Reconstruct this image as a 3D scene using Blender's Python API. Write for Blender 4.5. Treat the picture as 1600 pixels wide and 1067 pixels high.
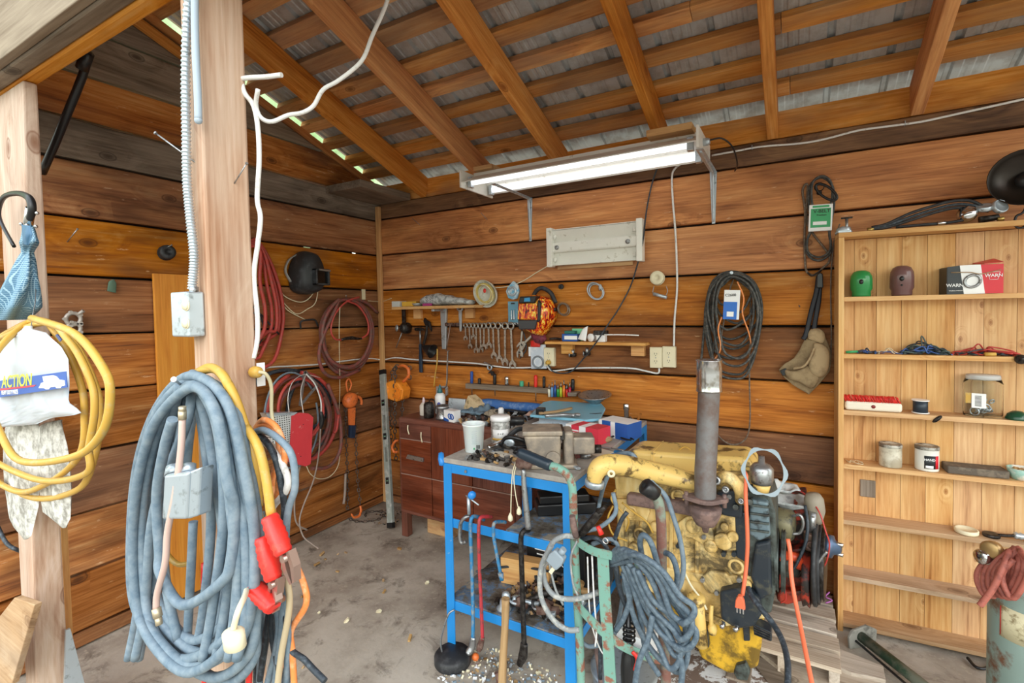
import bpy, bmesh, math, random
from mathutils import Vector, Matrix, noise
from math import sin, cos, pi, radians, sqrt, atan2
for o in list(bpy.data.objects): bpy.data.objects.remove(o)
S = bpy.context.scene
COL = S.collection
V = Vector
# ------------------------------------------------------------------ camera
F = 771.0; PX0, PY0 = 800.0, 509.0
CAM = V((0, 0, 1.5))
_p, _r, _y = radians(1.9), radians(1.1), radians(29.8)
_f = V((-sin(_y)*cos(_p), cos(_y)*cos(_p), -sin(_p)))
_r0 = V((cos(_y), sin(_y), 0)); _u0 = _r0.cross(_f)
_R = _r0*cos(_r) - _u0*sin(_r); _U = _u0*cos(_r) + _r0*sin(_r)
cd = bpy.data.cameras.new('camera'); cam = bpy.data.objects.new('camera', cd); COL.objects.link(cam)
cd.sensor_fit = 'HORIZONTAL'; cd.sensor_width = 36; cd.lens = F/1600*36
cd.shift_y = -(533.5-PY0)/1600; cd.clip_start = 0.02
mw = Matrix((( _R.x, _U.x, -_f.x, 0), (_R.y, _U.y, -_f.y, 0), (_R.z, _U.z, -_f.z, CAM.z), (0, 0, 0, 1)))
cam.matrix_world = mw
S.camera = cam
S.view_settings.view_transform = 'Standard'; S.view_settings.look = 'None'
S.view_settings.gamma = 1; S.view_settings.use_curve_mapping = False
S.view_settings.exposure = 0.4
# ------------------------------------------------------------------ daylight
w = bpy.data.worlds.new('sky'); S.world = w; w.use_nodes = True
nt = w.node_tree; nt.nodes.clear()
_o = nt.nodes.new('ShaderNodeOutputWorld'); _b = nt.nodes.new('ShaderNodeBackground')
_tc = nt.nodes.new('ShaderNodeTexCoord'); _sx = nt.nodes.new('ShaderNodeSeparateXYZ'); _cr = nt.nodes.new('ShaderNodeValToRGB')
_mr = nt.nodes.new('ShaderNodeMapRange'); _mr.inputs['From Min'].default_value = -1; _mr.inputs['From Max'].default_value = 1
nt.links.new(_tc.outputs['Generated'], _sx.inputs[0]); nt.links.new(_sx.outputs['Z'], _mr.inputs['Value'])
nt.links.new(_mr.outputs[0], _cr.inputs[0]); nt.links.new(_cr.outputs[0], _b.inputs['Color']); nt.links.new(_b.outputs[0], _o.inputs[0])
e = _cr.color_ramp.elements
e[0].position = 0.0; e[0].color = (.30, .28, .25, 1)
e[1].position = 1.0; e[1].color = (.80, .90, 1.0, 1)
for pos, c in ((.49, (.34, .33, .30)), (.51, (.62, .70, .58)), (.60, (.85, .92, .86)), (.72, (.92, .97, 1.0))):
    n_ = e.new(pos); n_.color = (*c, 1)
_b.inputs['Strength'].default_value = 2.6
sl = bpy.data.lights.new('hazy_sun', 'SUN'); sl.energy = 0.8; sl.angle = radians(35); sl.color = (1, .96, .9)
so = bpy.data.objects.new('hazy_sun', sl); COL.objects.link(so)
so.rotation_euler = V((-.50, .80, -.42)).to_track_quat('-Z', 'Y').to_euler()
# ------------------------------------------------------------------ pixel -> place
YB, XL = 2.844, -2.811
def ray(x, y): return _f + _R*((x-PX0)/F) + _U*((PY0-y)/F)
def onp(x, y, ax, v):
    d = ray(x, y); return CAM + d*((v-CAM[ax])/d[ax])
def B(x, y, w=0): return onp(x, y, 1, YB-w)      # back wall
def L(x, y, w=0): return onp(x, y, 0, XL+w)      # left wall
def Z(x, y, z): return onp(x, y, 2, z)
def Y(x, y, v): return onp(x, y, 1, v)
def X(x, y, v): return onp(x, y, 0, v)
def FR(o, u, v):                                  # frame from origin and two axes
    u = V(u).normalized(); w_ = u.cross(V(v)).normalized(); v = w_.cross(u)
    return Matrix(((u.x, v.x, w_.x, o[0]), (u.y, v.y, w_.y, o[1]), (u.z, v.z, w_.z, o[2]), (0, 0, 0, 1)))
def BF(x, y, w=0): return FR(B(x, y, w), (1, 0, 0), (0, 0, 1))
def LF(x, y, w=0): return FR(L(x, y, w), (0, 1, 0), (0, 0, 1))
def RZ(o, a=0): return Matrix.Translation(V(o)) @ Matrix.Rotation(radians(a), 4, 'Z')
# ------------------------------------------------------------------ mesh building
def smooth(pts, n=6, closed=False):
    pts = [V(p) for p in pts]
    if len(pts) < 3: return pts
    out = []; N = len(pts)
    for i in range(N if closed else N-1):
        a, b = pts[i], pts[(i+1) % N]
        if closed: z, c = pts[i-1], pts[(i+2) % N]
        else: z = pts[i-1] if i else a*2-b; c = pts[i+2] if i+2 < N else b*2-a
        for k in range(n):
            t = k/n
            out.append(.5*((2*a)+(b-z)*t+(2*z-5*a+4*b-c)*t*t+(3*a-z-3*b+c)*t**3))
    if not closed: out.append(pts[-1])
    return out
class MB:
    def __init__(s, M=None):
        s.bm = bmesh.new(); s.g = s.bm.loops.layers.float_vector.new('gc'); s.r = s.bm.loops.layers.float.new('rnd')
        s.M = M or Matrix.Identity(4); s.mi = 0; s.rnd = None
    def raw(s, vs, fs, sm=False, gc=None):
        rn = random.random() if s.rnd is None else s.rnd
        bv = [s.bm.verts.new(s.M @ V(v)) for v in vs]
        for f in fs:
            try: bf = s.bm.faces.new([bv[i] for i in f])
            except ValueError: continue
            bf.smooth = sm; bf.material_index = s.mi
            for l, i in zip(bf.loops, f):
                l[s.g] = gc(V(vs[i])) if gc else V(vs[i]); l[s.r] = rn
        return bv
    def box(s, lo, hi, T=None, taper=1.0):
        lo, hi = V(lo), V(hi)
        for i in range(3):
            if lo[i] > hi[i]: lo[i], hi[i] = hi[i], lo[i]
        d = hi-lo; ax = max(range(3), key=lambda i: d[i]); o2 = [i for i in range(3) if i != ax]
        vs = [V((x, y, z)) for z in (lo.z, hi.z) for y in (lo.y, hi.y) for x in (lo.x, hi.x)]
        if taper != 1:
            c = (lo+hi)/2
            for v in vs[4:]: v.x = c.x+(v.x-c.x)*taper; v.y = c.y+(v.y-c.y)*taper
        gc = lambda v: V((v[ax], v[o2[0]], v[o2[1]]))
        gcs = [gc(v) for v in vs]
        if T is not None: vs = [T @ v for v in vs]
        it = {tuple(round(q, 7) for q in v): g for v, g in zip(vs, gcs)}
        s.raw(vs, [(0, 2, 3, 1), (4, 5, 7, 6), (0, 1, 5, 4), (2, 6, 7, 3), (0, 4, 6, 2), (1, 3, 7, 5)],
              gc=lambda v: it[tuple(round(q, 7) for q in v)])
        return s
    def cyl(s, p0, p1, r0, r1=None, n=16, cap=True, sm=True):
        p0, p1 = V(p0), V(p1); r1 = r0 if r1 is None else r1
        return s.tube([p0, p1], [r0, r1], n, cap=cap, sub=0, sm=sm)
    def tube(s, pts, r, n=8, closed=False, sub=5, cap=True, sm=True, flat=None, up=None):
        pts = [V(p) for p in pts]
        rr = r if isinstance(r, (list, tuple)) else None
        if sub and len(pts) > 2:
            m = len(pts); P = smooth(pts, sub, closed)
            if rr: rr = [rr[min(int(i/sub), m-1)]*(1-(i/sub) % 1)+rr[min(int(i/sub)+1, m-1)]*((i/sub) % 1) for i in range(len(P))]
            pts = P
        N = len(pts)
        T = []
        for i in range(N):
            a = pts[(i-1) % N] if (closed or i) else pts[0]; b = pts[(i+1) % N] if (closed or i < N-1) else pts[-1]
            d = b-a; T.append(d.normalized() if d.length > 1e-9 else V((0, 0, 1)))
        t = T[0]; u = V(up) if up else (V((0, 0, 1)) if abs(t.z) < .9 else V((1, 0, 0)))
        u = (u-t*u.dot(t)).normalized(); vs = []; acc = 0; G = []
        for i in range(N):
            t = T[i]; u = (u-t*u.dot(t))
            if up: u = V(up)-t*V(up).dot(t)
            u = u.normalized() if u.length > 1e-6 else t.orthogonal().normalized()
            v = t.cross(u); ri = rr[min(i, len(rr)-1)] if rr else r
            ru, rv = (ri, ri) if flat is None else (ri*flat, ri)
            if i: acc += (pts[i]-pts[i-1]).length
            for k in range(n):
                a = 2*pi*(k+.5)/n
                vs.append(pts[i]+u*(ru*cos(a))+v*(rv*sin(a))); G.append(V((acc, ri*cos(a), ri*sin(a))))
        fs = []
        for i in range(N if closed else N-1):
            j = (i+1) % N
            for k in range(n):
                l = (k+1) % n; fs.append((i*n+k, i*n+l, j*n+l, j*n+k))
        idx = {id(v): g for v, g in zip(vs, G)}
        base = len(vs)
        rn = random.random() if s.rnd is None else s.rnd
        bv = [s.bm.verts.new(s.M @ v) for v in vs]
        if cap and not closed: fs += [tuple(reversed(range(n))), tuple(range((N-1)*n, N*n))]
        for f in fs:
            try: bf = s.bm.faces.new([bv[i] for i in f])
            except ValueError: continue
            bf.smooth = sm and len(f) == 4; bf.material_index = s.mi
            for l, i in zip(bf.loops, f): l[s.g] = G[i]; l[s.r] = rn
        return s
    def lathe(s, prof, p=(0, 0, 0), axis=(0, 0, 1), n=24, sm=True, sc=(1, 1)):
        p = V(p); a = V(axis).normalized(); u = a.orthogonal().normalized()
        if abs(a.z) > .99: u = V((1, 0, 0))
        v = a.cross(u); vs = []
        for r, h in prof:
            r = max(r, 1e-5)
            for k in range(n):
                t = 2*pi*k/n; vs.append(p+a*h+u*(r*sc[0]*cos(t))+v*(r*sc[1]*sin(t)))
        fs = []; N = len(prof)
        for i in range(N-1):
            for k in range(n):
                l = (k+1) % n; fs.append((i*n+k, i*n+l, (i+1)*n+l, (i+1)*n+k))
        fs += [tuple(reversed(range(n))), tuple(range((N-1)*n, N*n))]
        s.raw(vs, fs, sm); return s
    def prism(s, poly, z0, z1, T=None, sm=False):
        n = len(poly); vs = [V((p[0], p[1], z)) for z in (z0, z1) for p in poly]
        if T is not None: vs = [T @ v for v in vs]
        s.raw(vs, [tuple(reversed(range(n))), tuple(range(n, 2*n))]+[(i, (i+1) % n, n+(i+1) % n, n+i) for i in range(n)], sm); return s
    def ext(s, pts, d):
        n = len(pts); pts = [V(p) for p in pts]; vs = pts+[p+V(d) for p in pts]
        s.raw(vs, [tuple(reversed(range(n))), tuple(range(n, 2*n))]+[(i, (i+1) % n, n+(i+1) % n, n+i) for i in range(n)]); return s
    def ball(s, c, r, n=14, m=9, sm=True, jit=0):
        r = V((r, r, r)) if not hasattr(r, '__len__') else V(r); c = V(c); vs = [c+V((0, 0, -r.z))]
        for j in range(1, m):
            a = -pi/2+pi*j/m
            for k in range(n):
                t = 2*pi*k/n; q = 1+jit*(random.random()-.5)
                vs.append(c+V((r.x*cos(a)*cos(t)*q, r.y*cos(a)*sin(t)*q, r.z*sin(a)*q)))
        vs.append(c+V((0, 0, r.z))); e_ = len(vs)-1; fs = []
        for k in range(n):
            l = (k+1) % n; fs.append((0, 1+l, 1+k)); fs.append((e_, 1+(m-2)*n+k, 1+(m-2)*n+l))
            for j in range(m-2): fs.append((1+j*n+k, 1+j*n+l, 1+(j+1)*n+l, 1+(j+1)*n+k))
        s.raw(vs, fs, sm); return s
    def ring(s, c, R, r, axis=(0, 0, 1), n=24, m=8, sc=1.0, arc=1.0, a0=0):
        a = V(axis).normalized(); u = a.orthogonal().normalized()
        if abs(a.z) > .99: u = V((1, 0, 0))
        v = a.cross(u); K = n if arc >= 1 else n+1
        pts = [V(c)+u*(R*cos(a0+2*pi*arc*k/n))+v*(R*sc*sin(a0+2*pi*arc*k/n)) for k in range(K)]
        return s.tube(pts, r, m, closed=arc >= 1, sub=0)
    def chain(s, pts, L_=.03, r=.003, wd=.010):
        P = smooth(pts, 12); acc = 0; nxt = 0; k = 0
        for i in range(len(P)-1):
            d = P[i+1]-P[i]; l = d.length
            while nxt <= acc+l:
                c = P[i]+d*((nxt-acc)/l); t = d.normalized(); o = t.orthogonal().normalized()
                if k % 2: o = t.cross(o)
                h = L_/2; q = [c+t*(h*.55*a)+o*(wd*b) for a, b in ((1, 1), (1.8, .55), (1.8, -.55), (1, -1), (-1, -1), (-1.8, -.55), (-1.8, .55), (-1, 1))]
                s.tube(q, r, 5, closed=True, sub=0); nxt += L_*1.25; k += 1
            acc += l
        return s
    def crumple(s, poly, T, th, amp, n=14, seed=0):
        """cloth like sheet: grid inside a polygon given in local x,y"""
        xs = [p[0] for p in poly]; ys = [p[1] for p in poly]; x0, x1, y0, y1 = min(xs), max(xs), min(ys), max(ys)
        def span(y):
            c = []
            for i in range(len(poly)):
                a, b = poly[i], poly[(i+1) % len(poly)]
                if (a[1]-y)*(b[1]-y) <= 0 and a[1] != b[1]: c.append(a[0]+(y-a[1])/(b[1]-a[1])*(b[0]-a[0]))
            return (min(c), max(c)) if c else ((x0+x1)/2,)*2
        vs = []
        for sd in (1, -1):
            for j in range(n+1):
                y = y0+(y1-y0)*(.004+.992*j/n); a, b = span(y)
                for i in range(n+1):
                    x = a+(b-a)*i/n; ed = sin(pi*i/n)**.5*sin(pi*min(max(j/n, .03), .97))**.3
                    h = noise.noise(V((x*14+seed, y*6, seed)))*amp+noise.noise(V((x*40, y*25, seed+3)))*amp*.35
                    vs.append(T @ V((x, y, h*ed+sd*th*.5*ed+amp*.5)))
        q = (n+1)**2; fs = []
        for j in range(n):
            for i in range(n):
                a = j*(n+1)+i; fs.append((a, a+1, a+n+2, a+n+1)); fs.append((q+a, q+a+n+1, q+a+n+2, q+a+1))
        for j in range(n):
            for a, b in ((j*(n+1), (j+1)*(n+1)), ((j+1)*(n+1)+n, j*(n+1)+n)): fs.append((a, b, q+b, q+a))
            for a, b in ((j+1, j), (n*(n+1)+j, n*(n+1)+j+1)): fs.append((a, b, q+b, q+a))
        s.raw(vs, fs, True); return s
RM = {}
def wm(o):
    while o.parent: o = o.parent
    return RM.get(o.name) or Matrix.Translation(o.location)
def finish(name, mb, mats, parent=None, bev=0, bseg=2, sub=0, kind=None):
    me = bpy.data.meshes.new(name)
    bmesh.ops.recalc_face_normals(mb.bm, faces=mb.bm.faces[:])
    if parent is not None: mb.bm.transform(wm(parent).inverted())
    else:
        n = len(mb.bm.verts); c = V()
        if n:
            zs = min(v.co.z for v in mb.bm.verts)
            for v in mb.bm.verts: c += v.co
            c /= n; c.z = zs
        bmesh.ops.translate(mb.bm, verts=mb.bm.verts[:], vec=-c)
    mb.bm.to_mesh(me); mb.bm.free()
    for m in (mats if isinstance(mats, (list, tuple)) else [mats]): me.materials.append(m)
    o = bpy.data.objects.new(name, me); COL.objects.link(o)
    if parent is not None: o.parent = parent
    else: o.location = c
    if bev:
        b = o.modifiers.new('bevel', 'BEVEL'); b.width = bev; b.segments = bseg; b.limit_method = 'ANGLE'; b.angle_limit = radians(35)
    if sub:
        b = o.modifiers.new('sub', 'SUBSURF'); b.levels = b.render_levels = sub
    if kind: o['kind'] = kind
    return o
def thing(name, label, cat, at=(0, 0, 0), rot=0, group=None):
    o = bpy.data.objects.new(name, None); o.empty_display_size = .05; COL.objects.link(o)
    RM[o.name] = RZ(at, rot); o.location = at; o.rotation_euler = (0, 0, radians(rot))
    o['label'] = label; o['category'] = cat
    if group: o['group'] = group
    return o
def single(name, mb, mats, label, cat, group=None, **k):
    o = finish(name, mb, mats, **k); o['label'] = label; o['category'] = cat
    if group: o['group'] = group
    return o
def part(name, mb, mats, parent, label=None, **k):
    o = finish(name, mb, mats, parent, **k)
    if label: o['label'] = label
    return o
def struct(name, mb, mats, **k): return finish(name, mb, mats, kind='structure', **k)
def text(name, body, size, T, m, parent, sx=1.0, shear=0, depth=.0004, align='CENTER'):
    cu = bpy.data.curves.new(name, 'FONT'); cu.body = body; cu.size = size; cu.extrude = depth; cu.shear = shear
    cu.align_x = align; cu.align_y = 'CENTER'; cu.offset = size*.012; cu.resolution_u = 3
    t = bpy.data.objects.new('tmp', cu); COL.objects.link(t); bpy.context.view_layer.update()
    me = bpy.data.meshes.new_from_object(t.evaluated_get(bpy.context.evaluated_depsgraph_get()))
    bpy.data.objects.remove(t); me.transform(Matrix.Diagonal((sx, 1, 1, 1)))
    me.transform(T); me.transform(wm(parent).inverted()); me.materials.clear(); me.materials.append(m); me.name = name
    o = bpy.data.objects.new(name, me); COL.objects.link(o); o.parent = parent
    return o
# ------------------------------------------------------------------ materials
def lin(c):
    if isinstance(c, str): c = tuple(int(c[i:i+2], 16) for i in (0, 2, 4))
    f = lambda x: x/12.92 if x <= .04045 else ((x+.055)/1.055)**2.4
    return tuple(f(v/255) for v in c)+(1,)
class NT:
    def __init__(s, name):
        s.m = bpy.data.materials.new(name); s.m.use_nodes = True; s.t = s.m.node_tree; s.b = s.t.nodes['Principled BSDF']
    def n(s, ty, ins=None, **pr):
        x = s.t.nodes.new('ShaderNode'+ty)
        for k, v in pr.items(): setattr(x, k, v)
        for k, v in (ins or {}).items():
            if isinstance(v, bpy.types.NodeSocket): s.t.links.new(v, x.inputs[k])
            else: x.inputs[k].default_value = v
        return x
    def link(s, a, b): s.t.links.new(a, b)
    def ramp(s, fac, st, interp='LINEAR'):
        x = s.n('ValToRGB', {'Fac': fac}); e = x.color_ramp.elements; x.color_ramp.interpolation = interp
        while len(e) < len(st): e.new(.5)
        for i, (p, c) in enumerate(st):
            e[i].position = p; e[i].color = (c, c, c, 1) if isinstance(c, (int, float)) else (lin(c) if isinstance(c, str) else c)
        return x.outputs['Color']
    def math(s, op, a, b=0.0, c=None):
        x = s.n('Math', operation=op)
        for i, v in enumerate((a, b, c)):
            if v is None: continue
            if isinstance(v, bpy.types.NodeSocket): s.link(v, x.inputs[i])
            else: x.inputs[i].default_value = v
        return x.outputs[0]
    def mix(s, f, a, b, mode='MIX'):
        x = s.n('Mix', data_type='RGBA', blend_type=mode)
        for i, v in ((0, f), (6, a), (7, b)):
            if isinstance(v, bpy.types.NodeSocket): s.link(v, x.inputs[i])
            else: x.inputs[i].default_value = lin(v) if isinstance(v, str) else v
        return x.outputs[2]
    def set(s, **k):
        for a, v in k.items():
            a = a.replace('_', ' ')
            if isinstance(v, bpy.types.NodeSocket): s.link(v, s.b.inputs[a])
            else: s.b.inputs[a].default_value = v
    def bump(s, h, st=.3, d=.01):
        x = s.n('Bump', {'Height': h, 'Strength': st, 'Distance': d}); s.link(x.outputs[0], s.b.inputs['Normal'])
def wood(name, cols, rough=.65, tone=.35, knots=.5, dark=.5, fine=1.0, grey=0.0, greycol='8a7c70', ks=1.0, off=0.0, scuff=0):
    s = NT(name); g = s.n('Attribute', attribute_name='gc').outputs['Vector']; r = s.n('Attribute', attribute_name='rnd').outputs['Fac']
    sh = s.n('CombineXYZ', {'X': s.math('MULTIPLY', r, 37.0+off), 'Y': s.math('MULTIPLY', r, 91.0), 'Z': s.math('MULTIPLY', r, 13.0)}).outputs[0]
    p = s.n('VectorMath', {0: g, 1: sh}, operation='ADD').outputs[0]
    # knots warp the grain
    sp = s.n('SeparateXYZ', {0: p}).outputs
    kp = s.n('CombineXYZ', {'X': s.math('MULTIPLY', sp[0], 2.6*ks), 'Y': s.math('MULTIPLY', s.math('ADD', sp[1], sp[2]), 4.6*ks)}).outputs[0]
    vo = s.n('TexVoronoi', {'Vector': kp, 'Scale': 1.0}, feature='F1', voronoi_dimensions='2D')
    kd = vo.outputs['Distance']
    kpick = s.math('GREATER_THAN', s.n('SeparateColor', {0: vo.outputs['Color']}).outputs[0], 1-knots)
    sc = s.n('VectorMath', {0: p, 1: (1.1*fine, 13*fine, 13*fine)}, operation='MULTIPLY').outputs[0]
    wp = s.math('MULTIPLY', s.math('SUBTRACT', 1.0, s.math('MULTIPLY', kd, 2.2), None), kpick)
    wp = s.math('MAXIMUM', wp, 0.0)
    sc2 = s.n('VectorMath', {0: sc, 1: s.n('CombineXYZ', {'Y': s.math('MULTIPLY', wp, 1.4), 'Z': s.math('MULTIPLY', wp, 1.4)}).outputs[0]}, operation='ADD').outputs[0]
    n1 = s.n('TexNoise', {'Vector': sc2, 'Scale': 1.0, 'Detail': 7, 'Roughness': .62, 'Distortion': .5}).outputs['Fac']
    f2 = s.n('VectorMath', {0: p, 1: (5*fine, 110*fine, 110*fine)}, operation='MULTIPLY').outputs[0]
    n2 = s.n('TexNoise', {'Vector': f2, 'Scale': 1.0, 'Detail': 3}).outputs['Fac']
    bl = s.n('VectorMath', {0: p, 1: (1.7, 5.5, 5.5)}, operation='MULTIPLY').outputs[0]
    n3 = s.n('TexNoise', {'Vector': bl, 'Scale': 1.0, 'Detail': 4, 'Roughness': .6}).outputs['Fac']
    gr = s.math('ADD', s.math('MULTIPLY', n1, .62), s.math('MULTIPLY', n2, .38))
    k = len(cols)
    c = s.ramp(gr, [(.29+.40*i/(k-1), cols[i]) for i in range(k)])
    c = s.mix(s.math('MULTIPLY', s.ramp(n3, [(.50, 0.0), (.68, 1.0)]), dark), c, cols[0], 'MULTIPLY')
    if grey: c = s.mix(s.math('MULTIPLY', s.ramp(s.n('TexNoise', {'Vector': bl, 'Scale': .8, 'Detail': 5, 'W': 3.1}, noise_dimensions='4D').outputs['Fac'], [(.47, 0.0), (.62, 1.0)]), grey), c, greycol)
    kn = s.math('MULTIPLY', s.ramp(kd, [(.0, 1.0), (.04, .8), (.07, .35), (.085, .85), (.10, 0.0)]), kpick)
    c = s.mix(s.math('MULTIPLY', kn, .85), c, cols[0])
    if scuff: c = s.mix(s.math('MULTIPLY', s.ramp(s.n('TexNoise', {'Vector': s.n('VectorMath', {0: p, 1: (9, 46, 46)}, operation='MULTIPLY').outputs[0], 'Scale': 1.0, 'Detail': 5, 'Roughness': .7}).outputs['Fac'], [(.64, 0.0), (.70, 1.0)]), scuff), c, 'e0bc94')
    t = s.math('ADD', 1-tone*.5, s.math('MULTIPLY', r, tone))
    hs = s.n('HueSaturation', {'Value': t, 'Saturation': s.math('ADD', .88, s.math('MULTIPLY', s.math('FRACT', s.math('MULTIPLY', r, 7.3)), .24)), 'Color': c}).outputs[0]
    s.set(Base_Color=hs, Roughness=rough); s.b.inputs['Specular IOR Level'].default_value = .3
    s.bump(gr, .35, .006)
    return s.m
def pm(name, c, rough=.5, metal=0.0, c2=None, sc=30, thr=.55, sft=.06, var=.12, bump=0.0, amt=1.0, rough2=None, **k):
    """plain material with slight procedural variation, optionally worn patches of c2"""
    s = NT(name); tc = s.n('TexCoord').outputs['Object']
    n = s.n('TexNoise', {'Vector': tc, 'Scale': sc, 'Detail': 6, 'Roughness': .65}).outputs['Fac']
    nv = s.n('TexNoise', {'Vector': tc, 'Scale': sc*.35+3, 'Detail': 3}).outputs['Fac']
    col = s.n('HueSaturation', {'Value': s.math('ADD', 1-var*.5, s.math('MULTIPLY', nv, var)), 'Color': lin(c)}).outputs[0]
    if c2:
        f = s.math('MULTIPLY', s.ramp(n, [(thr-sft, 0.0), (thr+sft, 1.0)]), amt); col = s.mix(f, col, c2)
        if rough2 is not None: s.set(Roughness=s.math('ADD', rough, s.math('MULTIPLY', f, rough2-rough)))
    s.set(Base_Color=col, Metallic=metal)
    if not (c2 and rough2 is not None): s.set(Roughness=rough)
    for a, v in k.items(): s.set(**{a: v})
    if bump: s.bump(n, bump, .004)
    return s.m
# ------------------------------------------------------------------ shared materials
random.seed(4)
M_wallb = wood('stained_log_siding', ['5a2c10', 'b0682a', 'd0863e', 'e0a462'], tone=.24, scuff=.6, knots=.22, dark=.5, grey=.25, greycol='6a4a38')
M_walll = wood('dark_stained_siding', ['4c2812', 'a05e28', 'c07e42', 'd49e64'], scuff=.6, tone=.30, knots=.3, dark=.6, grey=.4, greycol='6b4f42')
M_wdark = wood('dark_brown_siding', ['3a2012', '84502a', 'a26a40', 'b88c60'], scuff=.5, tone=.3, knots=.3, dark=.55, grey=.35, greycol='5e4636')
M_greyw = wood('weathered_board', ['40352c', '7a6a5a', '8f8070', 'a0917f'], tone=.2, knots=.3, dark=.5)
M_raft = wood('rafter_fir', ['8a4a1c', 'c87c34', 'e09a4c', 'e8b070'], tone=.22, knots=.3, dark=.35, grey=.0)
M_purl = wood('strapping_board', ['74441c', 'c88444', 'dca05c', 'e6b884'], tone=.42, knots=.3, dark=.45, grey=.5, greycol='907c68')
M_post = wood('weathered_post', ['7e543c', 'b08a72', 'c8aa94', 'd8c0b0'], tone=.1, knots=.4, dark=.12, grey=.35, greycol='c8bcb0')
M_pine = wood('pine_shelf', ['925a2e', 'cc9860', 'dcb078', 'e6c28e'], tone=.16, knots=.16, dark=.2, ks=2.8)
M_pined = wood('dusty_pine_shelf', ['7c5c42', 'b4906c', 'c7a684', 'd2b596'], tone=.16, knots=.4, dark=.3, grey=.5, greycol='94806e')
M_raw = wood('raw_lumber', ['8a5a30', 'c8905a', 'd8a86c', 'e2ba82'], tone=.3, knots=.3, dark=.3)
M_pal = wood('grey_pallet_board', ['5e5044', 'a09080', 'bcae9e', 'cfc3b4'], tone=.3, knots=.3, dark=.4)
M_varn = wood('varnished_plywood', ['b05e10', 'd8861e', 'e4962a', 'eaa540'], tone=.05, knots=.0, dark=.15, rough=.35)
M_brown = wood('brown_painted_cabinet', ['3c1c12', '63301f', '7a4230', '8a5442'], tone=.10, knots=0, dark=.5, rough=.45, grey=.25, greycol='7a5a4c')
M_handle = wood('old_tool_handle', ['5a4028', '9c7a52', 'b4946a', 'c4a67e'], tone=.1, knots=0, dark=.3)
# floor
s_ = NT('concrete_floor'); tc_ = s_.n('TexCoord').outputs['Object']
a_ = s_.n('TexNoise', {'Vector': tc_, 'Scale': 2.2, 'Detail': 8, 'Roughness': .62}).outputs['Fac']
b_ = s_.n('TexNoise', {'Vector': tc_, 'Scale': 60, 'Detail': 5}).outputs['Fac']
c_ = s_.ramp(a_, [(.32, '7c7066'), (.43, 'a09486'), (.55, 'bab0a2'), (.7, 'c8beb0')])
c_ = s_.mix(s_.math('MULTIPLY', s_.ramp(s_.n('TexNoise', {'Vector': s_.n('VectorMath', {0: tc_, 1: (1, 1, 9)}, operation='MULTIPLY').outputs[0], 'Scale': 5, 'Detail': 7, 'Roughness': .7, 'Distortion': .6}).outputs['Fac'], [(.54, 0.0), (.66, 1.0)]), .7), c_, '4a3c30')
c_ = s_.mix(s_.math('MULTIPLY', s_.ramp(b_, [(.60, 0.0), (.66, 1.0)]), .5), c_, 'c0b4a0')
s_.set(Base_Color=c_, Roughness=.8); s_.bump(b_, .25, .004); M_floor = s_.m
M_ground = pm('gravel_ground', '9a9284', .9, sc=40, c2='6c6456', thr=.5, bump=.5)
M_tin = pm('galvanised_roof_sheet', 'c4cace', .38, .45, c2='8a8078', sc=9, thr=.56, sft=.12, var=.3, amt=.6, rough2=.6)
M_rust = pm('rusty_iron', '7a6258', .7, .3, c2='5c4038', sc=40, thr=.5, bump=.2)
M_steel = pm('worn_steel', 'a4a6a8', .35, .85, c2='6a625a', sc=60, thr=.6, rough2=.7)
M_dsteel = pm('dark_oily_steel', '4a4644', .45, .7, c2='2c2826', sc=50, thr=.5)
M_zinc = pm('zinc_plate', 'c0cad2', .35, .6, sc=40, c2='8c9498', thr=.62)
M_chrome = pm('chrome', 'd4d6d8', .15, 1.0, sc=30)
M_white = pm('white_enamel', 'eceae2', .4, c2='b8b09c', sc=25, thr=.66)
M_black = pm('black_rubber', '26272a', .55, c2='3c3c3e', sc=30, thr=.55)
M_blackp = pm('black_plastic', '1c1c1e', .35)
M_cream = pm('cream_plastic', 'e6dcbc', .45)
M_nail = M_steel
M_cabw = pm('white_cable_jacket', 'e8e8e6', .45, c2='c4c0b8', sc=60, thr=.62)
M_cabg = pm('dusty_grey_blue_cable', '627686', .65, c2='96a2aa', sc=45, thr=.5, sft=.16, amt=.6)
M_cabk = pm('black_cable_jacket', '2c343c', .5, c2='56606a', sc=80, thr=.56, amt=.7)
M_caby = pm('yellow_hose', 'cca044', .45, c2='c4a468', sc=50, thr=.6)
M_cabo = pm('orange_cord', 'e98a48', .5, c2='f0a878', sc=50, thr=.55)
M_red = pm('red_plastic', 'e0322a', .35, c2='c44838', sc=60, thr=.62)
M_redh = pm('red_rubber_hose', 'c0463e', .5, c2='a85048', sc=40, thr=.55)
M_maro = pm('faded_maroon_hose', '8c4a44', .6, c2='74544c', sc=30, thr=.5)
M_gap = pm('gap_shade_backing', '17120e', .95)  # near-black backing added so the gaps between planks read as shaded
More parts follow.
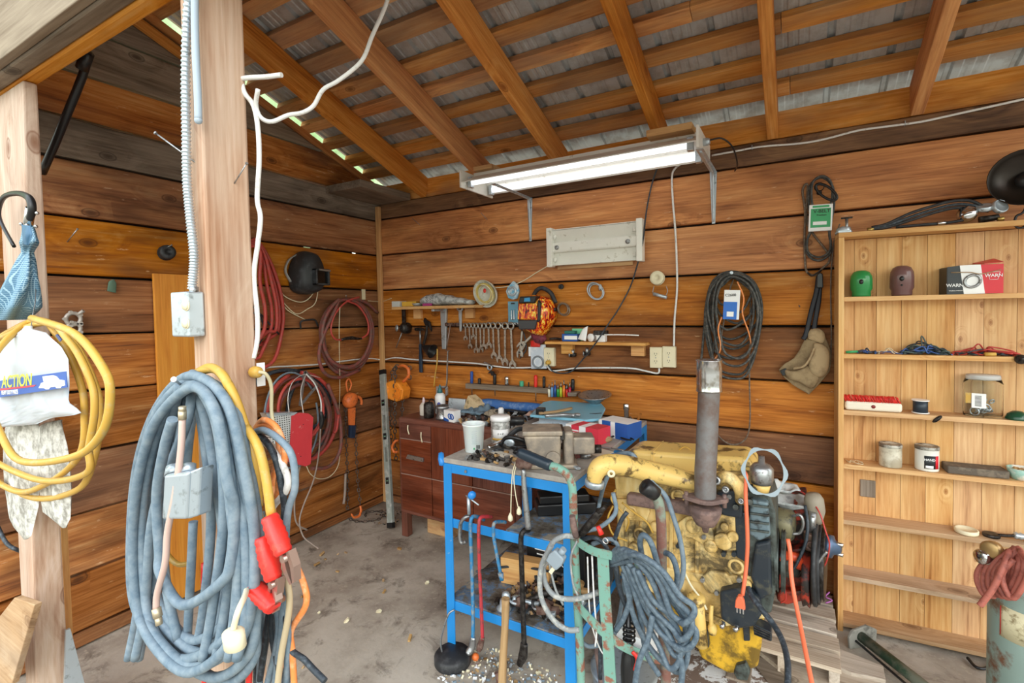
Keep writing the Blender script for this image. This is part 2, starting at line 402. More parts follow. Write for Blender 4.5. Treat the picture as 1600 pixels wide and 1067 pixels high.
# ------------------------------------------------------------------ walls
def plank_wall(name, mat, fn, rows, t=.05, clip=None, gap=.011, seed=1):
    """fn(along, z, w) -> point.  rows: (a0, a1, z0a, z0b, z1a, z1b, material index)"""
    mb = MB(); random.seed(seed)
    for a0, a1, z0a, z0b, z1a, z1b, mi in rows:
        mb.mi = mi; n = 26; mb.rnd = random.random(); dw = random.uniform(-.003, .003)
        bot, top = [], []
        for i in range(n+1):
            f = i/n; a = a0+(a1-a0)*f
            jb = (noise.noise(V((a*3, z0a*9, 1)))*.0045) if 0 < z0a else 0
            bot.append((a, z0a+(z0b-z0a)*f+gap*.5+jb)); tz = z1a+(z1b-z1a)*f-gap*.5+noise.noise(V((a*3, z1a*9, 2)))*.003
            if clip: tz = min(tz, clip(a))
            top.append((a, max(tz, bot[-1][1]+.001)))
        vs = []
        e_ = .006
        for (a, zb), (_, zt) in zip(bot, top):
            vs += [fn(a, zb, -t), fn(a, zb, dw-e_), fn(a, zb+e_, dw), fn(a, zt-e_, dw), fn(a, zt, dw-e_), fn(a, zt, -t)]
        fs = []
        for i in range(n):
            for k in range(6):
                fs.append((i*6+k, i*6+(k+1) % 6, (i+1)*6+(k+1) % 6, (i+1)*6+k))
        fs += [tuple(range(6)), tuple(range(n*6, n*6+6))]
        if name == 'wall_left': gcf = lambda v: V((v.y, v.z, v.x))
        else: gcf = lambda v: V((v.x, v.z, v.y))
        mb.raw(vs, fs, gc=gcf)
    mb.rnd = None
    return mb
XR = 2.4
lv = [0, .06, .338, .60, .842, 1.11, 1.388, 1.668, 1.94, 2.215, 2.335]
rows = []
for i in range(len(lv)-1):
    mi = 1 if i == len(lv)-2 else (3 if i in (0, 1, 3, 5) else 0)
    if i in (4, 7): cuts = [XL-.05, .1 if i == 4 else -.9, XR]
    else: cuts = [XL-.05, XR]
    cuts = [XL-.05, XR]
    for j in range(len(cuts)-1): rows.append((cuts[j]+.002, cuts[j+1]-.002, lv[i], lv[i], lv[i+1], lv[i+1], mi))
mb = plank_wall('wall_back', None, lambda a, z, w_: V((a, YB-w_, z)), rows, seed=11)
mb.mi = 2; mb.box((XL-.05, YB+.052, 0), (XR, YB+.06, 2.34))  # added backing sheet, puts the shade of the plank gaps into its colour
M_plate = wood('grey_brown_plate_log', ['3a2a20', '6e5240', '86664c', '9a7c60'], tone=.1, knots=.3, dark=.5)
struct('wall_back', mb, [M_wallb, M_plate, M_gap, M_wdark])
near = [0, .078, .339, .611, .887, 1.167, 1.428, 1.689, 1.953, 2.211, 2.40, 2.608, 2.82, 3.2]
far = [0, .06, .338, .60, .845, 1.11, 1.388, 1.667, 1.937, 2.205, 2.37, 2.608, 2.8, 3.2]
rf = lambda a: 2.435+.354*(YB-a)-.005
rows = []
ya, yb = .45, YB+.05
def ext(zn, zf, y): return zn+(zf-zn)*(y-.86)/(2.8-.86)
for i in range(len(near)-1):
    y1 = yb
    if near[i] > 2.3: y1 = min(yb, YB-(near[i]-2.43)/.354)
    rows.append((ya, y1, ext(near[i], far[i], ya), ext(near[i], far[i], y1), ext(near[i+1], far[i+1], ya), ext(near[i+1], far[i+1], y1), 1 if i in (9, 11, 12) else (3 if i in (0, 1, 3, 4, 6) else 0)))
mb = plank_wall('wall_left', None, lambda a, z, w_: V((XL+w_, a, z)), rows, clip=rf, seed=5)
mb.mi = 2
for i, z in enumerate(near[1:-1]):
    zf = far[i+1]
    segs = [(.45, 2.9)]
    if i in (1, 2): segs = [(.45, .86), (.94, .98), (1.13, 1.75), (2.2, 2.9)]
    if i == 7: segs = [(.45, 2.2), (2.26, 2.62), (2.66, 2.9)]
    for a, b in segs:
        if z < 2.3: mb.ext([V((XL-.051, q, ext(z, zf, q)+h)) for q, h in ((a, -.03), (b, -.03), (b, .03), (a, .03))], (-.009, 0, 0))  # added dark strips behind the joints, shut out daylight except where left open
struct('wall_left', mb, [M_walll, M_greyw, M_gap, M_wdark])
mb = MB(); mb.box((XL-.2, .35, -.06), (XR, YB+.1, 0)); struct('floor', mb, M_floor)
mb = MB(); mb.box((-14, -14, -.12), (14, 14, -.061)); struct('floor_outside', mb, M_ground)
# roof sheet
ri = sqrt(1+.354**2)
def roofp(x, y, h): return V((x, y, 2.33+.354*(YB-y)+h))
mb = MB(); x = XL-.01; prof = []
while x < XR+.1:
    prof += [(x, 0), (x+.016, .0), (x+.024, .016), (x+.040, .016), (x+.048, 0)]
    for k in (1, 2, 3): prof += [(x+.048+k*.04-.012, 0), (x+.048+k*.04-.006, .003), (x+.048+k*.04+.006, .003), (x+.048+k*.04+.012, 0)]
    x += .225
vs = []; ys = (.3, .9, 1.5, 2.1, 2.7, 3.15)
for y in ys:
    for a, h in prof: vs.append(roofp(a, y, .197+h))
for y in ys:
    for a, h in prof: vs.append(roofp(a, y, .1985+h))
n = len(prof); K = len(ys); fs = []
for j in range(K-1):
    for i in range(n-1):
        a = j*n+i; fs.append((a, a+n, a+n+1, a+1)); b = a+K*n; fs.append((b, b+1, b+n+1, b+n))
mb.raw(vs, fs); struct('ceiling', mb, M_tin)
tn = [0]
def trim(mb, mats, **k):
    tn[0] += 1; return struct('trim_%d' % tn[0], mb, mats, **k)
random.seed(21)
SL = Matrix(((1, 0, 0, 0), (0, 1/ri, .354/ri, 0), (0, -.354/ri, 1/ri, 0), (0, 0, 0, 1)))   # x, along slope (down), normal
for k in range(13):
    y = 2.745-.178*k; mb = MB(); o = roofp(0, y, .158); T = Matrix.Translation(o) @ SL
    dx = random.uniform(-.01, .01); a = random.uniform(.036, .046)
    for x0, x1 in ((XL-.005, random.uniform(-.4, .2)), (0, XR)):
        if x0 == 0: x0 = xe+.002
        xe = x1; mb.box((x0, -a+dx, 0), (x1, a+dx, .036), T)
    trim(mb, M_purl, bev=.002)
for x0, x1 in ((-2.375, -2.33), (-1.82, -1.775), (-1.265, -1.22), (-.65, -.605), (-.12, -.07), (.452, .50), (1.03, 1.08), (1.6, 1.65)):
    mb = MB(); T = Matrix.Translation(roofp(0, YB, 0)) @ SL
    mb.box((x0, -(YB-.5)*ri, .001), (x1, .0, .146), T); trim(mb, M_raft, bev=.004)
mb = MB(); T = Matrix.Translation(roofp(0, YB, .105)) @ SL; mb.box((XL-.04, -(YB-.65)*ri, 0), (XL+.0, .05, .05), T); trim(mb, M_raft, bev=.004)
mb = MB(); T = Matrix.Translation(roofp(0, YB, .02)) @ SL; mb.box((XL+.003, -(YB-.8)*ri, 0), (XL+.03, -1.3, .05), T); trim(mb, M_raft, bev=.004)
mb = MB(); mb.box((XL-.04, YB+.02, 2.337), (XR, YB+.05, 2.47)); trim(mb, M_purl)
mb = MB(); mb.ext([V((XL+.002, YB-.002, .02)), V((XL+.035, YB-.002, .02)), V((XL+.03, YB-.002, 2.3)), V((XL+.002, YB-.002, 2.3))], (0, -.03, 0))
for l_ in []: pass
mb2 = MB(); mb.bm.free(); mb2.box((XL+.004, YB-.034, .01), (XL+.040, YB-.006, 2.31)); trim(mb2, M_raw, bev=.003)
# short brace boards in the top corner of the left wall
mb = MB(); mb.box((XL+.004, 2.35, 2.325), (XL+.34, YB-.006, 2.375)); trim(mb, M_greyw, bev=.004)
# header beam over the open front and the boards above it
mb = MB(); mb.box((XL-.1, .605, 2.245), (XR, .645, 2.42)); trim(mb, M_raft, bev=.006)
mb = MB(); mb.box((XL-.1, .56, 2.250), (XR, .604, 2.42)); trim(mb, M_greyw, bev=.006)
mb = MB()
for i in range(4): mb.box((XL-.1, .535, 2.255+i*.235), (XR, .559, 2.255+i*.235+.228))
trim(mb, M_greyw, bev=.003)
# ------------------------------------------------------------------ posts
mb = MB(); mb.box((-1.168, .602, 0), (-1.10, .706, 2.243))
single('wooden_post', mb, M_post, 'upright weathered wooden post carrying the thick grey cable coil and the outlet box', 'post', bev=.006)
mb = MB()
mb.raw([V(p) for p in ((-2.335, .605, 0), (-2.262, .605, 0), (-2.262, .70, 0), (-2.335, .70, 0), (-2.33, .605, 2.243), (-2.083, .605, 2.243), (-2.083, .64, 2.243), (-2.23, .64, 2.243))], [(0, 3, 2, 1), (4, 5, 6, 7), (0, 1, 5, 4), (1, 2, 6, 5), (2, 3, 7, 6), (3, 0, 4, 7)], gc=lambda v: V((v.z, v.x, v.y)))
single('wooden_post', mb, M_post, 'leaning weathered wooden post at the left edge with umbrella, yellow hose and gloves', 'post', bev=.006)
t = thing('tree', 'leafy green tree outside, glimpsed through the slit under the roof edge', 'tree', (-7, 2.5, -.06))
mb = MB(); mb.ball((-7, 2.5, 4.6), (1.6, 4.5, 3.2), 30, 18, jit=.3); part('crown', mb, pm('tree_leaves', '8ab070', .8, sc=4, c2='c4dca8', thr=.5, sft=.2), t)
mb = MB(); mb.cyl((-7, 2.5, -.06), (-7, 2.5, 2.5), .2, .15, 12); part('trunk', mb, M_greyw, t)
# ================================================================== left side
random.seed(7)
def nails(lst, label, group):
    for M, p, q, r in lst:
        d = (V(q)-V(p)).normalized(); mb = MB(); mb.cyl(p, q, r, r, 8); mb.cyl(V(q), V(q)+d*.003, r*2.1, r*2.1, 10)
        single('nail', mb, M_nail, label, 'nail', group)
def hose(name, pts, r, m, label=None, cat=None, group=None, n=10, parent=None, sub=6, **k):
    mb = MB(); mb.tube(pts, r, n, sub=sub, **k)
    if parent is not None: return part(name, mb, m, parent, label)
    return single(name, mb, m, label, cat, group)
def coilpts(fn, cx, cy, a, b, turns, w0=.01, dw=.012, jit=.06, seed=0, n=18, a0=0.0, ctop=True, sk=0.0):
    """loops hung from a nail at pixel cx,cy (top); half width a px, height 2b px; fn(px,py,w)"""
    rd = random.Random(seed); pts = []; pa, pb, ps = a, b, 0
    for t in range(turns):
        na = a*(1+rd.uniform(-jit, jit)); nb = b*(1+rd.uniform(-jit, jit)); ns = rd.uniform(-jit, jit)*a*1.2
        for k in range(n):
            f = k/n; th = 2*pi*f+a0
            aa = pa+(na-pa)*f; bb = pb+(nb-pb)*f; ss = ps+(ns-ps)*f
            yy = (1-cos(th))
            pts.append(fn(cx+aa*sin(th)+ss*(yy/2)+sk*yy*bb, cy+bb*yy, w0+dw*(t+f)+rd.uniform(0, .004)))
        pa, pb, ps = na, nb, ns
    return pts
# varnished board against the left wall
mb = MB(); mb.box((XL+.008, 1.262, .02), (XL+.026, 1.60, 1.715)); single('plywood_board', mb, M_varn, 'tall varnished orange plywood board standing against the left wall behind the post', 'board', bev=.002)
# black strut between header beam and wall
mb = MB(); mb.tube([V((-1.99, .63, 2.30)), X(137, 82, -2.06), X(100, 190, -2.2), X(66, 270, -2.36)], .013, 12); mb.cyl(X(137, 82, -2.06), X(128, 108, -2.10), .019, .019, 12)
single('strut_rod', mb, M_blackp, 'black round rod slanting down from the header beam behind the left post', 'rod')
# post nails
nails([(0, X(318, 263, -1.12), X(268, 215, -1.19)+V((0, -.03, 0)), .0018), (0, X(364, 290, -1.105), X(385, 256, -1.06), .0015)], 'long steel nail sticking out of the upright middle post', 'nails in the middle post')
nails([(0, L(105, 378), L(121, 358, .05), .0022), (0, L(247, 392, .0), L(268, 383, .07), .002)], 'bent steel nail driven into the upper left wall', 'nails in the left wall')
nails([(0, B(657, 352), B(645, 342, .03), .0016), (0, B(762, 344), B(752, 333, .03), .0016)], 'thin nail high on the back wall left of the lamp', 'nails high on the back wall')
# grey conduit pipe down the post face, armoured cable, outlet box
mb = MB(); mb.tube([Y(304, -60, .588), Y(305, 60, .588), Y(309, 150, .588), Y(310, 188, .588)], .0075, 12); mb.ball(Y(310, 188, .588), .008)
single('conduit_pipe', mb, pm('painted_grey_pipe', 'a9b8c6', .5), 'pale blue-grey pipe ending halfway down the front of the middle post', 'pipe')
mb = MB(); P = smooth([Y(x, y, .585) for x, y in ((299, -60), (292, 40), (290, 130), (291, 210), (292, 280), (297, 340), (303, 400), (300, 452))], 60)
rr = [.0085+.0013*sin(i*1.25) for i in range(len(P))]
mb.tube(P, rr, 10, sub=0); single('armoured_cable', mb, M_zinc, 'flexible ribbed metal cable running down to the outlet box on the post', 'cable')
bx = thing('outlet_box', 'grey weatherproof outlet box with two round covers on the side of the middle post', 'outlet', Y(291, 524, .60))
mb = MB(); a, b = Y(277, 457, .58), Y(306, 526, .58); mb.box((a.x, .565, b.z), (b.x, .601, a.z)); part('box', mb, M_zinc, bx, bev=.004)
for py in (477, 505):
    mb = MB(); c = Y(291, py, .565); mb.lathe([(.0, .006), (.0095, .005), (.011, 0)][::-1], c, (0, -1, 0), 20); mb.ring(c, .011, .0015, (0, 1, 0)); part('socket_cover', mb, M_cream, bx)
mb = MB(); mb.cyl(Y(303, 448, .585), Y(303, 460, .585), .009, .009, 14); part('connector', mb, M_steel, bx)
# umbrella
um = thing('umbrella', 'folded blue checked umbrella with a curved black handle hung on the left post', 'umbrella', Y(30, 400, .55))
def Yu(x, y, w=0): return Y(x, y, .59-w)
mb = MB(); mb.tube([Yu(22, 385, .03), Yu(3, 350, .03), Yu(-2, 330, .03), Yu(6, 308, .035), Yu(28, 302, .035), Yu(46, 310, .035), Yu(50, 328, .035), Yu(45, 345, .035)], [.005, .005, .006, .007, .008, .010, .010, .009], 12); part('handle', mb, M_blackp, um)
mb = MB(); mb.tube([Yu(48, 325, .035), Yu(44, 350, .035)], .0115, 14, sub=0); part('collar', mb, M_chrome, um)
s_ = NT('blue_check_cloth'); tc_ = s_.n('TexCoord').outputs['Object']
w1 = s_.n('TexWave', {'Vector': tc_, 'Scale': 55}, bands_direction='X').outputs['Fac']; w2 = s_.n('TexWave', {'Vector': tc_, 'Scale': 55}, bands_direction='Z').outputs['Fac']
s_.set(Base_Color=s_.mix(s_.math('GREATER_THAN', s_.math('MAXIMUM', w1, w2), .86), '3c6a88', '9ab8c8'), Roughness=.6); M_check = s_.m
mb = MB()
ctr = [Yu(44, 352, .03), Yu(46, 378, .035), Yu(42, 395, .03), Yu(34, 440, .045), Yu(22, 480, .055), Yu(15, 500, .05)]
P = smooth(ctr, 8); rad = [.016, .028, .018, .048, .072, .062]
vs = []; N = 28; fs = []
for i, p in enumerate(P):
    f = i/(len(P)-1)*5; k = min(int(f), 4); r0 = rad[k]+(rad[k+1]-rad[k])*(f-k)
    for j in range(N):
        t = 2*pi*j/N; q = r0*(1+.28*sin(5*t+i*.12)+.10*sin(9*t-i*.2)); vs.append(p+V((cos(t)*q, sin(t)*q*.6, 0)))
for i in range(len(P)-1):
    for j in range(N): fs.append((i*N+j, i*N+(j+1) % N, (i+1)*N+(j+1) % N, (i+1)*N+j))
fs += [tuple(range(N)), tuple((len(P)-1)*N+j for j in range(N))]
mb.raw(vs, fs, True); part('canopy', mb, M_check, um)
mb = MB(); T = FR(Yu(46, 366, .062), (1, 0, 0), (0, 0, 1)); mb.crumple([(-.03, .028), (.03, .02), (.042, -.005), (.012, -.032), (-.025, -.03)], T, .012, .012, 14, 3); part('sleeve', mb, pm('dark_blue_nylon', '3a6484', .5), um)
for x, y in ((33, 350), (42, 352), (56, 354), (58, 333)): mb = MB(); mb.ball(Yu(x, y, .045), .0048); part('rib_tip', mb, M_chrome, um)
# yellow hose
hz = thing('yellow_hose', 'bright yellow hose coiled in loops on the left post behind the white bag', 'hose', Y(55, 500, .55))
def Yh(x, y, w=0): return Y(x, y, .575-w)
pts = []
loops = [(50, 497, 720, -18, 172, 5), (56, 500, 775, -60, 156, 12), (48, 502, 765, -70, 132, -20), (58, 506, 748, -55, 148, 30)]
for i, (tx, ty, by, lx, rx, bx_) in enumerate(loops):
    w_ = (.125, .02, .035, .05)[i]
    pts += [Yh(tx, ty, w_), Yh(tx+(rx-tx)*.55, ty+(by-ty)*.11, w_), Yh(tx+(rx-tx)*.92, ty+(by-ty)*.36, w_+.003), Yh(rx, ty+(by-ty)*.55, w_+.004), Yh(tx+(rx-tx)*.9, ty+(by-ty)*.80, w_+.006), Yh(tx+(rx-tx)*.5+bx_, by-(by-ty)*.03, w_+.008), Yh(tx+bx_*.5-20, by, w_+.01), Yh(lx+18, ty+(by-ty)*.8, w_+.01), Yh(lx, ty+(by-ty)*.55, w_+.01), Yh(lx+10, ty+(by-ty)*.25, w_+.01)]
mb = MB(); mb.tube(pts, .0082, 10, sub=6); part('hose', mb, M_caby, hz)
mb = MB(); mb.tube([Yh(56, 440, .0), Yh(55, 470, .03), Yh(50, 500, .06), Yh(45, 540, .045)], .0012, 6); part('hanging_wire', mb, M_steel, hz)
# gloves
M_glove = pm('dirty_canvas', 'd2cec6', .9, c2='8e8980', sc=35, thr=.52, sft=.1, bump=.3)
gl = thing('work_gloves', 'pair of dirty pale canvas work gloves hanging under the white bag', 'gloves', Y(60, 840, .56))
for k, poly, ww in ((0, [(12, 660), (64, 660), (66, 700), (64, 790), (52, 838), (44, 842), (20, 815), (10, 760), (8, 720)], .035), (1, [(64, 662), (98, 655), (110, 700), (115, 760), (114, 808), (106, 824), (70, 800), (64, 750)], .03)):
    mb = MB(); c = Y(60, 740, .59-ww); T = FR(c, (1, 0, 0), (0, 0, 1)); Ti = T.inverted()
    mb.crumple([tuple((Ti @ Y(x, y, .59-ww))[:2]) for x, y in poly], T, .022, .010, 18, k*5+1); part('glove', mb, M_glove, gl)
# white bag
bag = thing('plastic_bag', 'white plastic shopping bag with a blue truck banner hung on the left post', 'bag', Y(60, 660, .5))
wb = .075
poly = [(-6, 668), (30, 665), (62, 662), (85, 652), (120, 648), (133, 645), (122, 634), (112, 628), (114, 600), (112, 560), (100, 540), (88, 530), (76, 519), (64, 522), (58, 524), (52, 508), (40, 516), (20, 528), (2, 545), (-10, 570)]
c = Y(50, 600, .59-wb); T = FR(c, (1, 0, 0), (0, 0, 1)); Ti = T.inverted(); loc = lambda x, y: tuple((Ti @ Y(x, y, .59-wb))[:2])
mb = MB(); mb.crumple([loc(*p) for p in poly], T, .035, .013, 34, 2); s_ = NT('white_polythene'); s_.set(Base_Color=lin('c2c6cc'), Roughness=.4); s_.b.inputs['Subsurface Weight'].default_value = .1; part('bag_body', mb, s_.m, bag)
# banner follows a slight tilt
Tb = FR(Y(50, 600, .59-wb-.036), (1, 0, 0), (0, 0, 1)); Tbi = Tb.inverted(); lb = lambda x, y: tuple((Tbi @ Y(x, y, .59-wb-.036))[:2])
mb = MB(); mb.prism([lb(-8, 596), lb(104, 580), lb(106, 605), lb(-8, 622)], 0, .0012, Tb); ban = part('banner', mb, pm('banner_blue', '2456a8', .4), bag)
M_yg = pm('print_yellow_green', 'd8e048', .4); M_pw = pm('print_white', 'f2f2f2', .4); M_pr = pm('print_red', 'd03048', .4)
def lbT(x, y, ang=0): return Tb @ Matrix.Translation(V((*lb(x, y), .0016))) @ Matrix.Rotation(radians(ang), 4, 'Z')
text('brand_text', 'ACTION', .046, lbT(26, 596, 5), M_yg, bag, sx=1.25, shear=.25)
text('slogan_text', 'HEAVY DUTY PARTS', .017, lbT(16, 613, 5), M_pw, bag, sx=.8, shear=.1)
mb = MB(); mb.prism([lb(-8, 608), lb(58, 601), lb(54, 604), lb(-8, 611)], .0012, .002, Tb); part('red_stripe', mb, M_pr, bag)
mb = MB(); mb.prism([lb(*p) for p in ((62, 606), (66, 598), (70, 597), (68, 588), (84, 586), (90, 588), (94, 593), (102, 594), (103, 602), (98, 603), (96, 606), (90, 606), (88, 604), (80, 605), (78, 608), (73, 608), (70, 606))], .0012, .0022, Tb); part('truck_print', mb, M_pw, bag)
for x in (76, 94): mb = MB(); mb.ring(Tb @ V((*lb(x, 604), .002)), .0028, .0007, (0, 1, 0), 14, 6); part('truck_wheel', mb, M_pw, bag)
mb = MB(); mb.prism([lb(81, 524), lb(84, 522), lb(91, 531), lb(88, 534)], 0, .002, Tb @ Matrix.Translation((0, 0, -.008))); part('blue_tick', mb, pm('print_navy', '283a78', .4), bag)
# bottom left boards and hose
mb = MB(); mb.box((-2.47, .72, 0), (-2.335, .74, .92)); single('plywood_scrap', mb, M_raw, 'upright raw plywood piece behind the foot of the left post', 'board', bev=.002)
mb = MB(); q = [Y(-40, 1090, .52), Y(18, 1070, .52), Y(54, 945, .52), Y(22, 934, .52), Y(-30, 1000, .52)]; mb.ext(q, (0, .018, 0)); single('peeling_board', mb, M_pined, 'short peeling painted board leaning at the bottom left corner', 'board', bev=.002)
hose('black_hose', [Y(-25, 790, .60), Y(-6, 818, .60), Y(10, 848, .60), Y(30, 860, .62), Y(52, 866, .73)], .0065, M_cabk, 'black hose end curving behind the left post', 'hose')
mb = MB(); mb.ext([X(103, 985, -2.2), X(110, 982, -2.2), X(132, 1067, -2.2), X(128, 1100, -2.2), X(100, 1100, -2.2)], (-.01, 0, 0)); single('metal_strip', mb, M_zinc, 'grey metal strip leaning at the foot of the left post', 'metal strip')
# casting hanging on the wall
mb = MB(); T = LF(115, 505, .02) @ Matrix.Scale(.9, 4)
def ringoutline(cx, cy, r, k, a): return [(cx+r*(1+a*cos(k*t))*cos(t), cy+r*(1+a*cos(k*t))*sin(t)) for t in [2*pi*i/40 for i in range(40)]]
for cy, r in ((.021, .026), (-.026, .024)):
    mb.ring(T @ V((0, cy, 0)), r, .0085, (1, 0, 0), 24, 8)
    for q in range(5): a = q*1.26+.6; mb.cyl(T @ V((cos(a)*(r+.009), cy+sin(a)*(r+.009), -.008)), T @ V((cos(a)*(r+.009), cy+sin(a)*(r+.009), .01)), .007, .007, 10)
mb.cyl(T @ V((.015, .04, 0)), T @ V((.035, .062, .02)), .006, .008, 10)
single('metal_casting', mb, pm('grey_cast_alloy', 'b4aca4', .55, .4, bump=.2), 'small grey figure-eight metal casting nailed to the left wall', 'metal part')
mb = MB(); T = LF(259, 395, .0)
mb.lathe([(.0, .0), (.036, .0), (.038, .012), (.03, .02), (.032, .03), (.037, .04), (.034, .052), (.014, .056), (.012, .045), (0, .045)], L(258, 396, .002), (1, -.15, .1), 24)
single('rubber_bung', mb, M_black, 'round black rubber bushing hung on a nail in the left wall', 'bushing')
mb = MB(); mb.crumple([(-.02, -.03), (.015, -.035), (.02, .01), (.01, .03), (-.012, .02)], LF(174, 446, .006), .01, .008, 8, 4); single('green_rag', mb, pm('faded_green_cloth', '5a7462', .9), 'tiny faded green rag stuck in a joint of the left wall', 'rag')
# ------------------------------------------------------------------ thick cable coil on the post
def Yc(x, y, w=0): return Y(x, y, .57-w)
cc = thing('cable_coil', 'heavy coil of thick dusty grey cable hung on the middle post', 'cable', Yc(300, 1060, .05))
rd = random.Random(5)
bun = MB()
specs = [  # top x, left x, right x, bottom y, bottom x, w
    (300, 205, 405, 1058, 330, .05), (296, 212, 398, 1042, 300, .065), (305, 222, 392, 1030, 280, .06), (300, 216, 385, 1020, 310, .04),
    (310, 236, 380, 1000, 300, .03), (305, 228, 402, 1065, 350, .035), (296, 208, 372, 1050, 290, .075), (300, 245, 366, 945, 285, .085)]
pts = []
for i, (tx, lx, rx, by, bx_, w_) in enumerate(specs):
    ty = 584+i*3.0
    pts += [Yc(tx, ty, w_), Yc(tx+(rx-tx)*.55, ty+38, w_+.012), Yc(tx+(rx-tx)*.85, ty+150, w_+.01), Yc(rx, ty+(by-ty)*.55, w_), Yc(rx-4, ty+(by-ty)*.78, w_),
            Yc((rx+bx_)/2+20, by-35, w_+.006), Yc(bx_, by, w_+.01), Yc((lx+bx_)/2-14, by-50, w_+.008), Yc(lx+4, ty+(by-ty)*.75, w_), Yc(lx, ty+(by-ty)*.5, w_), Yc(lx+12, ty+(by-ty)*.28, w_+.008), Yc(tx-(tx-lx)*.55, ty+50, w_+.012)]
mb = MB(); mb.tube(pts, .0092, 12, sub=7); part('cable', mb, M_cabg, cc)
for x0, x1, x2, w_ in ((335, 352, 345, .02), (322, 345, 356, .045), (345, 370, 352, .06), (285, 262, 232, .04), (292, 240, 226, .06), (315, 330, 318, .03), (340, 362, 372, .075), (350, 380, 385, .07), (330, 388, 398, .03), (280, 232, 215, .03), (338, 350, 332, .07)):
    mb = MB(); mb.tube([Yc(300, 590, w_*.6), Yc(x0, 660, w_), Yc(x1, 800, w_), Yc(x2, 950, w_), Yc(x2-15, 1030, w_+.01)], .0088, 12, sub=8)
    part('cable_strand', mb, M_cabg, cc)
mb = MB(); mb.tube([Yc(282, 600, .07), Yc(262, 680, .05), Yc(250, 760, .05), Yc(258, 900, .05), Yc(278, 1000, .05)], .009, 12, sub=8); part('cable_drop', mb, M_cabg, cc)
mb = MB(); mb.tube([Yc(306, 610, .02), Yc(296, 680, .03), Yc(290, 740, .03)], .009, 12); part('cable_drop', mb, M_cabg, cc)
mb = MB(); mb.tube([Yc(276, 690, .03), Yc(272, 740, .035)], .009, 12); part('cable_drop', mb, M_cabg, cc)
mb = MB(); mb.tube([Yc(302, 815, .03), Yc(298, 900, .035), Yc(292, 1010, .03)], .0085, 12); part('cable_drop', mb, M_cabg, cc)
nails([(0, Yc(310, 622, -.02), Yc(272, 593, .10), .0024)], 'thick bright nail through the top of the grey cable coil on the middle post', 'coil nail')
jb = thing('junction_box', 'light grey junction box caught inside the thick grey cable coil', 'electrical box', Yc(285, 815, .04))
a, b = Yc(253, 738, .06), Yc(296, 812, .06)
mb = MB(); mb.ext([Yc(256, 742, .115), Yc(293, 738, .115), Yc(289, 812, .115), Yc(252, 812, .115)], (0, .035, 0)); part('box', mb, M_zinc, jb, bev=.005, bseg=3)
mb = MB(); mb.ext([Yc(293.5, 738, .112), Yc(313, 730, .10), Yc(309, 806, .10), Yc(290, 812, .112)], (0, .025, 0)); part('side_plate', mb, M_zinc, jb, bev=.003)
mb = MB(); mb.cyl(Yc(272, 742, .095), Yc(272, 728, .09), .016, .013, 14); part('cable_gland', mb, M_zinc, jb)
mb = MB(); mb.cyl(Yc(294, 738, .095), Yc(295, 726, .09), .012, .012, 14); part('cable_gland', mb, M_zinc, jb)
ah = thing('air_hose_whip', 'short faded pink air hose with brass ends hanging over the grey cable coil', 'hose', Yc(262, 970, .11))
mb = MB(); mb.tube([Yc(285, 655, .10), Yc(283, 700, .105), Yc(274, 770, .11), Yc(262, 830, .11), Yc(258, 880, .11), Yc(246, 925, .11), Yc(244, 950, .11)], .0058, 12); part('hose', mb, pm('pale_pink_rubber', 'cfae a2'.replace(' ', ''), .6), ah)
M_dbr = pm('dull_brass', 'c8b89c', .4, .6)
mb = MB(); mb.cyl(Yc(285, 655, .10), Yc(285, 642, .10), .0075, .0075, 6); mb.cyl(Yc(285, 642.3, .10), Yc(285, 635, .10), .0062, .0062, 12); part('fitting', mb, M_dbr, ah)
mb = MB(); mb.cyl(Yc(244, 950, .11), Yc(247, 964, .11), .008, .008, 12); mb.cyl(Yc(247, 963.7, .11), Yc(249, 976, .11), .006, .006, 12); part('fitting', mb, M_dbr, ah)
# yellow / red jumper cables
M_jaw = pm('copper_jaw', 'b49a90', .35, .8)
jc = thing('jumper_cables', 'yellow jumper cables with bright red clamps hung on the middle post', 'jumper cables', Yc(430, 950, .1))
def Yj(x, y, w=0): return Y(x, y, .60-w)
mb = MB(); mb.tube([Yj(308, 582, .05), Yj(330, 574, .07), Yj(352, 592, .09), Yj(370, 640, .08), Yj(388, 680, .07), Yj(392, 740, .07), Yj(402, 800, .07), Yj(413, 838, .07)], .0082, 10, sub=7); part('lead', mb, M_caby, jc)
mb = MB(); mb.tube([Yj(312, 580, .06), Yj(338, 578, .075), Yj(362, 610, .09), Yj(384, 670, .08), Yj(398, 720, .08), Yj(404, 790, .075)], .0080, 10, sub=7); part('lead', mb, M_caby, jc)
mb = MB(); mb.tube([Yj(385, 668, .08), Yj(404, 700, .085), Yj(416, 750, .085), Yj(424, 808, .085)], .0078, 10); part('lead', mb, M_caby, jc)
mb = MB(); mb.tube([Yj(386, 672, .06), Yj(385, 730, .06), Yj(396, 820, .06), Yj(408, 850, .06)], .006, 10); part('lead', mb, M_caby, jc)
mb = MB(); mb.tube([Yj(250, 780, -.0), Yj(255, 850, -.0), Yj(275, 880, -.0), Yj(300, 880, .0)], .0058, 10); part('lead', mb, M_caby, jc)
